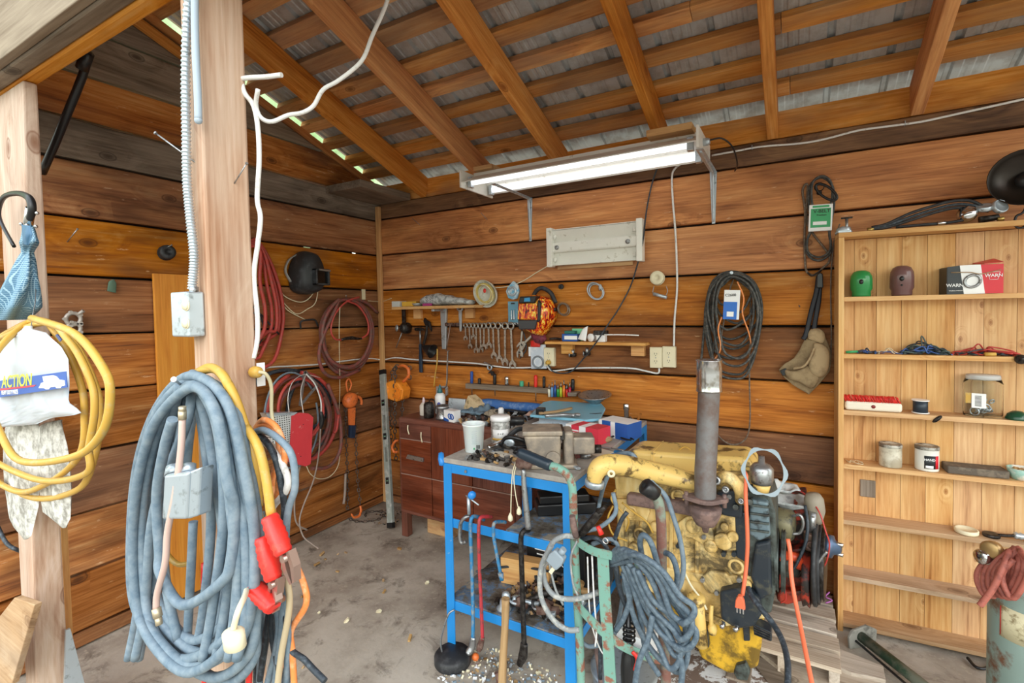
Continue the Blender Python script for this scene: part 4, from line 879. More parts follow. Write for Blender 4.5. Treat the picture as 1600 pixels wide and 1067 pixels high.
# flame helmet
fh = thing('welding_helmet', 'black welding helmet with orange flame pattern hanging on the back wall', 'welding helmet', B(838, 520, .06))
s_ = NT('flame_pattern'); tc_ = s_.n('TexCoord').outputs['Object']
nz = s_.n('TexNoise', {'Vector': s_.n('VectorMath', {0: tc_, 1: (1, 1, .45)}, operation='MULTIPLY').outputs[0], 'Scale': 42, 'Detail': 5, 'Roughness': .6, 'Distortion': 1.6}).outputs['Fac']
s_.set(Base_Color=s_.ramp(nz, [(.36, '1a0c0c'), (.43, 'b81e14'), (.49, 'e84c18'), (.55, 'f79a20'), (.62, 'fbe04a'), (.68, 'f6f0c0')]), Roughness=.25); M_flame = s_.m
T = BF(849, 487, .0) @ Matrix.Scale(1.06, 4)
def loft(mb, outl, lay, T, cap=True, sub=3):
    o2 = [tuple(p)[:2] for p in smooth([(a, b, 0) for a, b in outl], sub, True)]; n = len(o2); vs = []
    cx = sum(a for a, b in o2)/n; cy = sum(b for a, b in o2)/n
    for sc_, h, dx, dy in lay: vs += [T @ V((cx+(x-cx)*sc_+dx, cy+(y-cy)*sc_+dy, h)) for x, y in o2]
    fs = [(j*n+i, j*n+(i+1) % n, (j+1)*n+(i+1) % n, (j+1)*n+i) for j in range(len(lay)-1) for i in range(n)]
    if cap: fs += [tuple((len(lay)-1)*n+i for i in range(n)), tuple(reversed(range(n)))]
    mb.raw(vs, fs, True)
mb = MB(); loft(mb, [(-.088, .07), (-.05, .098), (.02, .092), (.075, .07), (.100, .02), (.095, -.05), (.05, -.115), (.02, -.14), (-.04, -.125), (-.085, -.09), (-.095, -.01)], [(1, .02, 0, 0), (1.02, .07, 0, 0), (.94, .11, -.004, 0), (.80, .135, -.008, 0), (.5, .15, -.01, 0)], T); part('shell', mb, M_flame, fh)
for nm, m, z0, z1, h in (('forehead_band', M_blackp, .052, .092, .158), ('chin_panel', pm('gloss_charcoal', '3a3a3e', .3), -.100, -.045, .160), ('lens', pm('flame_lens', '241c20', .15), -.014, .0, .155)):
    mb = MB()
    q = [(-.085, z0), (.02, z0), (.035, z1), (-.075 if z0 > 0 else -.09, z1)]; mb.prism(q, .10, h, T); part(nm, mb, m, fh, bev=.006, bseg=3)
mb = MB(); mb.prism([(-.092, -.042), (.026, -.042), (.036, .050), (-.082, .050)], .10, .163, T); part('front_plate', mb, M_flame, fh, bev=.006, bseg=3)
mb = MB(); mb.prism([(.034, -.06), (.052, -.05), (.058, .05), (.040, .07)], .08, .155, T); part('side_band', mb, M_blackp, fh, bev=.005)
mb = MB(); mb.prism([(-.045, .062), (-.005, .062), (-.007, .084), (-.042, .082)], .158, .161, T); part('badge', mb, pm('badge_blue', '3a9ad4', .4), fh)
mb = MB(); mb.tube([T @ V((-.045, .085, .05)), T @ V((-.02, .125, .05)), T @ V((.02, .14, .05)), T @ V((.07, .11, .04)), T @ V((.1, .05, .04))], .010, 10, flat=1.4); part('headgear', mb, M_black, fh)
mb = MB(); mb.lathe([(0, 0), (.012, 0), (.013, .012), (0, .014)], T @ V((.098, .012, .055)), (.8, -.6, 0), 16); part('knob', mb, M_blackp, fh)
mb = MB(); mb.crumple([(-.06, -.12), (.03, -.125), (.05, -.16), (.01, -.19), (-.03, -.185), (-.055, -.155)], T @ Matrix.Translation((0, 0, .05)), .05, .015, 10, 6); part('hanging_strap', mb, pm('maroon_strap', '7a2c3c', .6, c2='241a1e', sc=40), fh)
# wrenches
M_wr = pm('wrench_steel', 'b8b4ac', .35, .75, c2='8a8074', sc=50, thr=.56)
def wrench(T, Ls, name, label, group, combo=True, w=.007):
    t = thing(name, label, 'wrench', T.translation, 0, group)
    mb = MB(); r = w*1.55
    mb.ring(T @ V((0, -r, 0)), r, w*.55, (0, 1, 0), 18, 6); part('ring_end', mb, M_wr, t)
    mb = MB(); mb.box((-w*.5, -Ls+r*1.6, -.003), (w*.5, -r*1.9, .003), T); part('shank', mb, M_wr, t, bev=.001)
    mb = MB(); q = w*1.9; c = -Ls+q
    mb.prism([(-w*.6, c+q*1.1), (-q, c+q*.2), (-q*.95, c-q*.5), (-q*.5, c-q), (-q*.42, c-q*.1), (0, c+q*.15), (q*.42, c-q*.1), (q*.7, c-q*.95), (q, c-q*.3), (q, c+q*.3), (w*.6, c+q*1.1)], -.0035, .0035, T); part('open_end', mb, M_wr, t, bev=.0008)
    return t
ws_ = [(727, 505, 532, 'smallest'), (733, 505, 545, ''), (739, 505, 531, ''), (744, 505, 552, ''), (750, 505, 551, ''), (756, 505, 547, ''), (763, 504, 545, ''), (770, 504, 561, ''), (778, 504, 567, ''), (789, 504, 572, ''), (798, 504, 576, '')]
ordn = ['first', 'second', 'third', 'fourth', 'fifth', 'sixth', 'seventh', 'eighth', 'ninth', 'tenth', 'eleventh']
for i, (x, y0, y1, _) in enumerate(ws_):
    T = BF(x, y0, .018); Ls = (B(x, y0, .018)-B(x, y1, .018)).length
    wrench(T @ Matrix.Rotation(random.uniform(-.03, .03), 4, 'Z'), Ls, 'wrench', '%s steel wrench from the left in the hanging row on the back wall' % ordn[i], 'wrenches hanging in a row', w=.0090+.0005*i)
# wire rod they hang from
mb = MB(); mb.cyl(B(720, 506, .012), B(806, 504, .012), .002, .002, 8); single('hanging_rod', mb, M_steel, 'thin steel rod the row of wrenches hangs from', 'rod')
# big adjustable ring wrench
bw = thing('ratchet_wrench', 'large grey ring wrench hanging under the corner shelf', 'wrench', B(719, 520, .02))
T = BF(719, 481, .012); mb = MB(); mb.ring(T @ V((0, 0, 0)), .020, .009, (0, 1, 0), 24, 8); part('ring_head', mb, M_zinc, bw)
mb = MB(); mb.prism([(-.012, -.02), (.013, -.02), (.010, -.15), (.004, -.165), (-.005, -.165), (-.008, -.15)], -.006, .006, T); part('handle', mb, M_zinc, bw, bev=.002)
def adj(px, py, s, ang, label):
    t = thing('adjustable_wrench', label, 'wrench', B(px, py, .05), 0, 'adjustable wrenches by the flame helmet')
    T = BF(px, py, .045) @ Matrix.Rotation(radians(ang), 4, 'Z') @ Matrix.Scale(s, 4)
    mb = MB(); mb.prism([(-.012, .0), (.014, .0), (.026, -.03), (.03, -.055), (.008, -.05), (.004, -.036), (-.008, -.036), (-.012, -.05), (-.026, -.03)], -.007, .007, T); part('fixed_jaw', mb, M_wr, t, bev=.002)
    mb = MB(); mb.prism([(-.026, -.032), (-.010, -.037), (-.010, -.068), (-.02, -.06)], -.006, .006, T); part('moving_jaw', mb, M_wr, t, bev=.0015)
    mb = MB(); mb.box((-.008, .0, -.005), (.008, .13, .005), T); part('handle', mb, M_wr, t, bev=.003)
    mb = MB(); mb.cyl(T @ V((-.008, -.025, .006)), T @ V((.008, -.025, .006)), .005, .005, 10); part('screw', mb, M_dsteel, t)
adj(820, 535, 1.0, 130-180, 'upper adjustable wrench hanging below the flame helmet'); adj(813, 545, .9, -8, 'lower adjustable wrench hanging below the flame helmet')
hose('black_cable_loop', [B(806, 505, .03), B(818, 520, .035), B(822, 545, .035), B(812, 560, .03)], .004, M_cabk, 'thin black cable between the wrenches and the flame helmet', 'cable')
mb = MB(); mb.crumple([(-.03, -.02), (.04, -.02), (.04, .03), (-.03, .02)], BF(836, 537, .03), .02, .01, 8, 1); single('red_cloth', mb, M_red, 'small red cloth under the flame helmet', 'cloth')
# gasket pack, outlet and plug
gp = thing('gasket_pack', 'grey gasket ring in a clear pack hanging below the flame helmet', 'package', B(840, 578, .02))
T = BF(842, 557, .022); mb = MB(); mb.prism([(-.058, .075), (.05, .078), (.055, -.075), (-.055, -.08)], 0, .004, T); part('pack', mb, pm('clear_pack', 'c6d0dc', .2, c2='e4e8ee', sc=14), gp)
mb = MB(); mb.ring(T @ V((-.004, -.035, .006)), .037, .006, (0, 1, 0), 26, 6); part('gasket', mb, pm('gasket_grey', '80868c', .6), gp)
mb = MB(); mb.ring(T @ V((-.004, -.035, .004)), .026, .002, (0, 1, 0), 26, 6); part('paper', mb, M_pw, gp)
mb = MB(); mb.box((-.075, .0, -.006), (-.055, .06, -.002), T); part('backing_card', mb, M_pw, gp)
def outlet(x, y, label, w=.034, h=.057):
    t = thing('wall_outlet', label, 'outlet', B(x, y, .01)); T = BF(x, y, 0)
    mb = MB(); mb.box((-w-.002, -h-.002, 0), (w+.002, h+.002, .03), T); part('box', mb, M_cream, t, bev=.003)
    mb = MB(); mb.box((-w, -h, .031), (w, h, .036), T); part('cover_plate', mb, M_cream, t, bev=.003)
    for s in (1, -1):
        mb = MB(); mb.prism([(.014*cos(a)*1.05, s*.021+.014*max(-.86, min(.86, sin(a)))) for a in [2*pi*i/24 for i in range(24)]], .036, .0385, T); f = part('socket', mb, M_cream, t)
        for dx in (-.006, .006): mb = MB(); mb.box((dx-.0012, s*.021-.002, .0383), (dx+.0012, s*.021+.007, .039), T); part('slot', mb, M_blackp, f)
        mb = MB(); mb.cyl(T @ V((0, s*.021-.008, .0382)), T @ V((0, s*.021-.008, .039)), .0022, .0022, 10); part('earth_hole', mb, M_blackp, f)
    mb = MB(); mb.cyl(T @ V((0, 0, .036)), T @ V((0, 0, .0375)), .003, .003, 10); part('plate_screw', mb, M_steel, t)
    return t
outlet(1027, 558, 'left of the two cream wall outlets side by side'); outlet(1047, 557, 'right of the two cream wall outlets, under the vertical white cable')
outlet(861, 557, 'cream wall outlet with a yellow plug below the flame helmet')
mb = MB(); mb.lathe([(0, 0), (.014, 0), (.016, .01), (.012, .03), (0, .032)], B(858, 566, .037), (0, -1, 0), 16); single('yellow_plug', mb, M_caby, 'yellow plug in the outlet next to the gasket pack', 'plug')
# lower shelf
sh = thing('wall_shelf', 'small wooden wall shelf right of the flame helmet holding odds and ends', 'shelf', B(930, 537, .06))
x0, x1 = B(852, 535, .10).x, B(1009, 535, .10).x; z2 = B(930, 536, .11).z
mb = MB(); mb.box((x0, YB-.11, z2-.012), (x1, YB-.002, z2+.004)); part('board', mb, M_raw, sh, bev=.002)
for x in (887, 997): mb = MB(); q = B(x, 540, .03).x; mb.box((q-.038, YB-.045, z2-.075), (q+.038, YB-.002, z2-.014)); part('cleat', mb, M_raw, sh, bev=.002)
zt = z2+.005
bb = thing('small_carton', 'small blue and white carton on the lower wall shelf', 'carton', (B(888, 530, .06).x, YB-.06, zt))
item_box('box', 877, 901, zt, .045, .02, .08, pm('carton_blue', '2a5aa8', .4), None, None, parent=bb); 
mb = MB(); q = B(882, 530, .081).x; mb.box((q, YB-.0835, zt+.012), (B(902, 530, .081).x, YB-.0805, zt+.034)); part('white_band', mb, M_pw, bb)
item_box('flat_tub', 881, 897, zt+.046, .018, .03, .075, pm('dark_teal', '1e6a60', .4), 'dark green plastic lid on top of the blue carton', 'lid')
item_box('green_package', 893, 910, zt+.0, .075, .01, .019, pm('mint_card', '7cd0a0', .5), 'mint green card behind the blue carton on the lower shelf', 'card', rot=0)
mb = MB(); mb.crumple([(-.035, -.04), (.02, -.045), (.035, .045), (.0, .03)], FR((B(912, 530, .06).x, YB-.07, zt+.048), (1, 0, 0), (0, 0, 1)), .02, .012, 8, 9); single('crumpled_paper', mb, M_pw, 'crumpled white paper standing beside the blue carton', 'paper')
wsp = thing('wire_spool', 'small white spool lying on its side on the lower wall shelf', 'spool', (B(925, 530, .06).x, YB-.06, zt))
for dz in (0, .03): mb = MB(); mb.lathe([(.008, 0), (.024, 0), (.024, .003), (.008, .003)], (B(925, 530, .06).x-.0+dz*.3, YB-.085+dz*1.2, zt+.025), (.3, 1, 0), 22); part('flange', mb, M_pw, wsp)
mb = MB(); mb.cyl((B(925, 530, .06).x, YB-.085, zt+.025), (B(925, 530, .06).x+.01, YB-.05, zt+.025), .014, .014, 18); part('core', mb, M_pw, wsp)
item_box('black_instrument', 926, 947, zt+.04, .025, .02, .06, M_dsteel, 'small dark metal instrument at the back of the lower shelf', 'instrument')
item_box('white_cup', 931, 944, zt, .04, .05, .095, M_pw, 'small white plastic cup on the lower wall shelf', 'cup')
mb = MB(); mb.tube([B(944, 523, .06), B(970, 523, .05), B(998, 524, .05)], .004, 8); single('white_tube', mb, M_cabw, 'thin white tube lying across the right of the lower shelf', 'tube')
mb = MB(); mb.tube([(B(858, 530, .08).x, YB-.07, zt+.012), (B(868, 530, .08).x, YB-.07, zt+.016), (B(876, 530, .08).x, YB-.08, zt+.012)], .008, 8); single('marker_pen', mb, M_dsteel, 'dark pen lying on the left of the lower shelf', 'pen')
# hardware hanging under the lower shelf
for x, y, l_ in ((895, 552, 'left of two small grey fittings hung under the lower shelf'), (917, 550, 'right of two small grey fittings hung under the lower shelf')):
    t = thing('pipe_fitting', l_, 'fitting', B(x, y, .04)); T = BF(x, y, .03)
    mb = MB(); mb.cyl(T @ V((-.022, -.01, 0)), T @ V((.02, -.008, 0)), .014, .012, 12); part('body', mb, M_dsteel, t)
    mb = MB(); mb.cyl(T @ V((0, -.02, 0)), T @ V((.004, .025, .008)), .008, .011, 12); part('stem', mb, M_steel, t)
    mb = MB(); mb.ring(T @ V((-.02, -.008, .004)), .013, .004, (1, .3, 0), 14, 6); part('clamp_ring', mb, M_steel, t)
# round items above the shelf
mb = MB(); mb.lathe([(0, 0), (.014, 0), (.017, .01), (.015, .022), (.008, .026), (.006, .018), (0, .018)], B(878, 448, .004), (0, -1, 0), 18); single('round_bumper', mb, M_black, 'small black round knob on the wall right of the flame helmet', 'knob')
def wirecoil(px, py, R, n_, m, label, name='wire_coil', sc=1.2):
    t = thing(name, label, 'wire coil', B(px, py, .02)); c = B(px, py, .014); rd = random.Random(px)
    for k in range(n_):
        mb = MB(); mb.ring(c+V((rd.uniform(-.004, .004), -.004*k, rd.uniform(-.005, .005))), R*rd.uniform(.84, 1.06), .0032, (rd.uniform(-.12, .12), 1, rd.uniform(-.12, .12)), 26, 6, sc=sc); part('wire_loop', mb, m, t)
    return t
wirecoil(881, 483, .036, 5, pm('tarnished_wire', '8c7c6c', .4, .6), 'small bundle of tarnished wire right of the flame helmet', sc=1.15)
t = wirecoil(931, 455, .044, 5, M_zinc, 'silver cable coil hanging under the metal fixture', sc=1.25)
mb = MB(); mb.ball(B(938, 449, .03), (.012, .008, .02), 10, 6); part('clip', mb, M_zinc, t)
gs = thing('string_spool', 'white and green reel with a small metal handle hanging under the white cable', 'reel', B(1028, 450, .03))
c = B(1028, 435, .01)
mb = MB(); mb.lathe([(.0, 0), (.040, 0), (.040, .006), (.032, .008), (.0, .008)], c, (0, -1, .12), 26); part('flange', mb, M_cream, gs)
mb = MB(); mb.lathe([(.0, .008), (.034, .008), (.034, .022), (.0, .022)], c, (0, -1, .12), 26); part('green_line', mb, pm('green_string', '48a860', .6), gs)
mb = MB(); mb.lathe([(.0, .022), (.040, .022), (.038, .03), (.012, .03), (.012, .024), (.0, .024)], c, (0, -1, .12), 26); part('flange', mb, M_cream, gs)
mb = MB(); mb.tube([B(1022, 447, .03), B(1020, 458, .03), B(1026, 463, .03)], .002, 6); part('wire', mb, M_steel, gs)
mb = MB(); mb.tube([B(1041, 447, .03), B(1043, 455, .03), B(1040, 463, .03)], .002, 6); part('wire', mb, M_steel, gs)
mb = MB(); a, b = B(1021, 459, .03), B(1042, 465, .03); mb.cyl(a, b, .010, .010, 12); part('metal_handle', mb, M_zinc, gs)
# ================================================================== hanging tools near the corner
random.seed(14)
hm = thing('claw_hammer', 'blue-black handled claw hammer hanging on the back wall below the corner shelf', 'hammer', B(657, 580, .03))
T = BF(657, 545, .03)
mb = MB(); mb.prism([(-.012, .035), (.011, .035), (.010, -.02), (.013, -.05), (.014, -.175), (-.013, -.175), (-.013, -.05), (-.009, -.02)], -.008, .008, T); part('grip', mb, pm('blue_black_grip', '26384a', .35), hm, bev=.004)
mb = MB(); mb.cyl(T @ V((0, .03, 0)), T @ V((0, .145, 0)), .007, .007, 10); part('shaft', mb, M_steel, hm)
mb = MB(); mb.cyl(T @ V((-.045, .145, 0)), T @ V((-.02, .145, 0)), .013, .012, 14); mb.prism([(-.022, .158), (.012, .158), (.03, .150), (.045, .135), (.03, .140), (.012, .132), (-.022, .132)], -.010, .010, T); part('head', mb, M_dsteel, hm, bev=.002)
hx = thing('hatchet', 'black headed hatchet tilted beside the claw hammer', 'hatchet', B(664, 540, .03))
mb = MB(); mb.prism([(-.02, .02), (-.012, .045), (.01, .03), (.035, .015), (.05, -.03), (.048, -.055), (.03, -.02), (.012, -.005), (-.004, -.01)], -.008, .010, BF(666, 506, .035)); part('head', mb, M_blackp, hx, bev=.002)
mb = MB(); mb.tube([B(667, 508, .035), B(666, 522, .035), B(662, 538, .03)], .0085, 10, flat=1.3); part('handle', mb, M_dsteel, hx)
dp = thing('drill_clamp', 'dark metal clamp with a pale round knob hanging under the corner shelf', 'clamp', B(630, 520, .04))
T = BF(631, 500, .04)
mb = MB(); mb.box((-.012, -.10, -.01), (.014, .115, .01), T); part('bar', mb, M_dsteel, dp, bev=.002)
mb = MB(); mb.lathe([(0, -.02), (.04, -.02), (.045, .0), (.04, .03), (0, .03)], T @ V((.012, -.06, 0)), (1, 0, 0), 18); part('body', mb, M_dsteel, dp)
mb = MB(); mb.lathe([(0, 0), (.022, 0), (.026, .008), (.02, .014), (0, .016)], T @ V((-.045, -.06, .02)), (-.5, -.8, .1), 18); part('knob', mb, M_zinc, dp)
mb = MB(); mb.cyl(T @ V((-.02, -.09, .0)), T @ V((-.085, -.21, .0)), .004, .004, 8); part('lever', mb, M_steel, dp)
cn = thing('black_funnel', 'black rubber funnel hanging sideways under the hatchet', 'funnel', B(672, 550, .05))
mb = MB(); mb.lathe([(.006, 0), (.012, .01), (.022, .03), (.05, .10), (.052, .104), (.046, .10), (.004, .03)], B(659, 541, .06), (1, 0, -.35), 22); part('cone', mb, M_blackp, cn)
mb = MB(); mb.tube([B(683, 545, .05), B(683, 565, .05), B(680, 585, .05), B(678, 604, .05)], .005, 8); part('yellow_strap', mb, M_caby, cn)
br = thing('shelf_bracket', 'blue-grey steel shelf bracket under the corner shelf', 'bracket', B(693, 520, .03))
mb = MB(); mb.prism([tuple((BF(694, 520, 0).inverted() @ B(x, y, 0))[:2]) for x, y in ((690, 476), (700, 476), (699, 545), (693, 545))], .001, .02, BF(694, 520, 0)); part('wall_leg', mb, M_zinc, br, bev=.003)
mb = MB(); c = B(695, 475, 0); mb.box((c.x-.012, YB-.14, 1.497), (c.x+.012, YB-.01, 1.513)); part('arm', mb, M_zinc, br, bev=.002)
hs = thing('hacksaw', 'old steel hacksaw hanging vertically, its grey handle just above the cabinet', 'saw', B(690, 610, .05))
mb = MB(); mb.tube([B(687, 604, .05), B(694, 606, .05), B(698, 600, .05), B(699, 570, .05), B(700, 550, .05), B(702, 548, .05)], .008, 8, flat=.5); part('back_bar', mb, M_steel, hs)
mb = MB(); T = BF(691, 612, .04); mb.ext([T @ V(p) for p in ((-.05, .035, 0), (.045, .045, 0), (.05, -.02, 0), (.02, -.035, 0), (-.05, -.03, 0))], T.to_3x3() @ V((0, 0, .006)))
mb.bm.free(); mb = MB()
for q in (((-.05, .022), (.046, .03), (.046, .045), (-.05, .037)), ((-.05, -.032), (.02, -.037), (.048, -.02), (.044, -.006), (.018, -.018), (-.05, -.014)), ((-.05, -.03), (-.034, -.03), (-.034, .03), (-.05, .03)), ((.032, -.02), (.048, -.02), (.048, .035), (.032, .035))): mb.prism(q, -.009, .009, T)
part('handle', mb, M_zinc, hs, bev=.003)
mb = MB(); mb.cyl(B(704, 506, .05), B(697, 548, .05), .004, .004, 8); part('rod', mb, pm('copper_rod', 'a08a80', .4, .6), hs)
mb = MB()
for k in range(5): mb.cyl(B(697+k*4, 507, .03), B(700+k*4, 507, .03), .014-.002*(k % 2), .013, 10)
single('socket_stack', mb, M_rust, 'short row of rusty sockets on a pin left of the ring wrench', 'sockets')
# tool rack strip
rk = thing('tool_rack', 'narrow grey wooden rail on the back wall with screwdrivers standing in it', 'tool rack', B(793, 606, .03))
a, b = B(727, 600, .05), B(858, 612, .05)
mb = MB(); mb.ext([B(727, 599, .05), B(727, 607, .05), B(858, 615, .05), B(858, 607, .05)], (0, .046, 0)); part('rail', mb, M_greyw, rk, bev=.002)
def tool(name, px, y0, y1, r, m, label, y2=None, fl=1.0, cat='screwdriver', group='tools in the wooden rail'):
    t = thing(name, label, cat, B(px, y1, .028), 0, group)
    p, q = B(px, y0, .028), B(px, y1, .028)
    mb = MB(); K = 6; mb.tube([p+(q-p)*(i/K) for i in range(K+1)], [r*.75, r, r, r*.92, r, r*.95, r*.7], 10, sub=0); part('handle', mb, m, t)
    if y2: mb = MB(); mb.cyl(B(px, y1-1, .028), B(px+.5, y2, .028), .0028, .0028, 8); part('blade', mb, M_steel, t)
tool('screwdriver', 737, 580, 600, .011, pm('blue_handle', '2450a0', .35), 'blue handled screwdriver at the left end of the wooden rail', 617)
tool('rubber_plug', 749, 591, 601, .012, M_dsteel, 'short dark grey plug in the rail beside the blue screwdriver', cat='plug')
tool('pistol_tool', 773, 584, 602, .012, M_blackp, 'black pistol-handled tool standing in the wooden rail', 618)
mb = MB(); mb.prism([(-.045, .01), (-.02, .03), (.0, .025), (.012, .0), (-.012, -.005), (-.02, .012)], -.006, .006, BF(771, 586, .03)); single('black_trigger', mb, M_blackp, 'black angled tool nose beside the pistol handle on the rail', 'tool')
tool('chrome_socket', 792, 588, 602, .016, M_chrome, 'chrome socket standing on the wooden rail', cat='socket')
tool('green_bit', 815, 595, 604, .015, pm('green_cap', '4aa884', .4), 'short green handled bit in the wooden rail', cat='bit')
tool('small_bit', 826, 597, 605, .005, M_dsteel, 'tiny dark bit in the wooden rail', cat='bit')
tool('screwdriver', 837, 586, 606, .012, M_red, 'red handled screwdriver leaning in the wooden rail', 627)
tool('scissors', 850, 588, 606, .010, M_dsteel, 'dark handled cutters near the right end of the wooden rail', cat='cutters')
cols = [('cream', 'e8e0c8'), ('light blue', '6a9ac8'), ('navy blue', '204a90'), ('green', '3a9a48'), ('yellow-green', 'b8c83a'), ('orange', 'e07a2a'), ('red', 'c82a2a'), ('crimson', 'a82040')]
for i, (nm, c) in enumerate(cols):
    px = 858+i*4.6; t = thing('nut_driver', 'one of the coloured nut drivers: the %s handled one' % nm, 'nut driver', B(px, 618, .05), 0, None)
    mb = MB(); mb.tube([B(px, 608-3*(i % 3), .05), B(px, 612, .05), B(px+.3, 620, .05)], .0085, 8, sub=0); part('handle', mb, pm('plastic_'+nm.replace(' ', '_'), c, .35), t)
    mb = MB(); mb.cyl(B(px, 609-3*(i % 3), .05), B(px, 600-3*(i % 3), .045), .003, .003, 8); part('shank', mb, M_steel, t)
tool('torch_handle', 895, 592, 610, .012, M_blackp, 'black cylindrical handle standing right of the nut drivers', cat='tool')
mb = MB(); mb.lathe([(0, 0), (.02, .0), (.022, .01), (.014, .02), (0, .022)], B(883, 606, .03), (0, -.6, .8), 16); single('steel_ball_knob', mb, M_dsteel, 'round dark knob above the red nut drivers', 'knob')
mb = MB(); mb.ext([B(892, 611, .01), B(908, 611, .01), B(906, 617, .01), B(893, 617, .01)], (0, -.06, 0)); single('rack_block', mb, M_greyw, 'small grey block right of the nut drivers on the back wall', 'block', bev=.003)
t = thing('pulley_hook', 'tiny steel pulley hanging on the white cable under the wrenches', 'pulley', B(764, 573, .03)); mb = MB(); mb.ring(B(765, 574, .02), .016, .006, (0, 1, 0), 18, 8); part('wheel', mb, M_zinc, t); mb = MB(); mb.tube([B(756, 566, .02), B(762, 568, .02), B(770, 572, .03)], .004, 8); part('hook', mb, M_steel, t)
# ================================================================== fluorescent light
fl = thing('fluorescent_light', 'long white fluorescent shop light mounted on steel brackets high on the back wall', 'light', (-1.03, 2.55, 2.24))
x0, x1 = -1.68, -.385
mb = MB(); mb.box((x0, 2.50, 2.285), (x1, 2.60, 2.325)); part('ballast_housing', mb, M_white, fl, bev=.003)
mb = MB()
prof = [(2.375, 2.245), (2.378, 2.243), (2.46, 2.286), (2.50, 2.290), (2.60, 2.290), (2.64, 2.286), (2.712, 2.238), (2.715, 2.24), (2.715, 2.243), (2.642, 2.292), (2.60, 2.298), (2.50, 2.298), (2.458, 2.292), (2.375, 2.248)]
mb.raw([V((x, y, z)) for x in (x0, x1) for y, z in prof], [tuple(range(14)), tuple(range(27, 13, -1))]+[(i, (i+1) % 14, 14+(i+1) % 14, 14+i) for i in range(14)]); part('reflector', mb, M_white, fl)
s_ = NT('lit_tube'); s_.set(Base_Color=(1, 1, 1, 1), Emission_Color=(.96, .98, 1, 1), Emission_Strength=1.2); M_tubel = s_.m
for y in (2.44, 2.665):
    mb = MB(); mb.cyl((x0+.035, y, 2.255), (x1-.05, y, 2.255), .019, .019, 16); part('tube', mb, M_tubel, fl, label='glowing white tube')
    for xa, xb in ((x0+.012, x0+.034), (x1-.05, x1-.02)): mb = MB(); mb.box((xa, y-.018, 2.222), (xb, y+.018, 2.285)); part('lamp_holder', mb, M_zinc, fl, bev=.003)
for xa, xb in ((x0-.012, x0), (x1, x1+.012)): mb = MB(); mb.box((xa, 2.37, 2.215), (xb, 2.72, 2.315)); part('end_plate', mb, M_white, fl, bev=.002)
mb = MB(); mb.lathe([(0, 0), (.018, 0), (.018, .02), (.012, .03), (0, .03)], (x1+.012, 2.50, 2.27), (1, 0, 0), 16); part('switch_knob', mb, M_zinc, fl)
mb = MB(); mb.tube([(x1+.04, 2.50, 2.275), (x1+.09, 2.52, 2.28), (x1+.13, 2.58, 2.25), (x1+.14, 2.7, 2.2), (x1+.12, 2.8, 2.19)], .004, 8); part('cord', mb, M_blackp, fl)
for i, xb in enumerate((-1.476, -.374)):
    t = thing('light_bracket', ('left' if i == 0 else 'right')+' galvanised bracket holding up the fluorescent light', 'bracket', (xb, YB-.01, 1.935), 0, None)
    mb = MB(); zt_ = 2.212
    mb.raw([V(p) for p in ((xb-.008, YB-.004, 1.937), (xb+.008, YB-.004, 1.937), (xb+.018, YB-.004, zt_), (xb-.018, YB-.004, zt_), (xb-.008, YB-.007, 1.937), (xb+.008, YB-.007, 1.937), (xb+.018, YB-.007, zt_), (xb-.018, YB-.007, zt_))], [(0, 1, 2, 3), (7, 6, 5, 4), (0, 4, 5, 1), (1, 5, 6, 2), (2, 6, 7, 3), (3, 7, 4, 0)]); part('wall_plate', mb, M_zinc, t)
    mb = MB(); mb.tube([(xb, YB-.009, 1.945), (xb, YB-.012, 2.08), (xb, YB-.02, 2.19), (xb, YB-.08, 2.205), (xb, YB-.22, 2.208), (xb, YB-.42, 2.210)], .006, 6); part('rib', mb, M_zinc, t)
    mb = MB(); mb.box((xb-.016, YB-.45, zt_-.002), (xb+.016, YB-.004, zt_+.001)); part('arm', mb, M_zinc, t)
    mb = MB(); mb.cyl((xb, YB-.012, 1.950), (xb, YB-.006, 1.950), .004, .004, 10); part('screw', mb, M_steel, t)
mb = MB(); mb.box((-1.66, 2.47, 2.327), (-1.53, 2.60, 2.352)); single('wood_spacer', mb, M_raw, 'small wooden spacer block on top of the left end of the shop light', 'block', bev=.002)
mb = MB(); mb.box((-.62, 2.42, 2.318), (-.41, 2.55, 2.350)); single('wood_spacer', mb, M_raw, 'flat wooden spacer block on top of the right end of the shop light', 'block', bev=.002)
# second metal fixture
fx = thing('metal_fixture', 'empty white two-lamp fixture without tubes screwed to the back wall', 'light fixture', (-1.04, YB-.05, 1.76))
a = B(855, 360, .06); b = B(1005, 408, .06); za, zb = 1.765, 1.985; xa, xb = a.x, b.x
mb = MB(); mb.box((xa+.02, YB-.03, za), (xb-.02, YB-.024, zb)); part('back_pan', mb, M_white, fx)
mb = MB(); mb.box((xa+.02, YB-.062, 1.843), (xb-.02, YB-.03, 1.905)); part('ballast_cover', mb, M_white, fx, bev=.012, bseg=3)
for z, s in ((za, 1), (zb-.004, -1)): mb = MB(); mb.box((xa+.02, YB-.065, z), (xb-.02, YB-.03, z+.004)); part('edge_lip', mb, M_white, fx)
mb = MB(); mb.ext([V((xa+.02, YB-.062, zb-.006)), V((xb-.02, YB-.062, zb-.006)), V((xb-.02, YB-.03, zb-.07)), V((xa+.02, YB-.03, zb-.07))], (0, .002, 0)); part('reflector_slope', mb, M_white, fx)
for x, s in ((xa, 0), (xb-.035, 1)): mb = MB(); mb.box((x, YB-.078, za-.008), (x+.035, YB-.022, zb+.012)); part('end_cap', mb, M_white, fx, bev=.004)
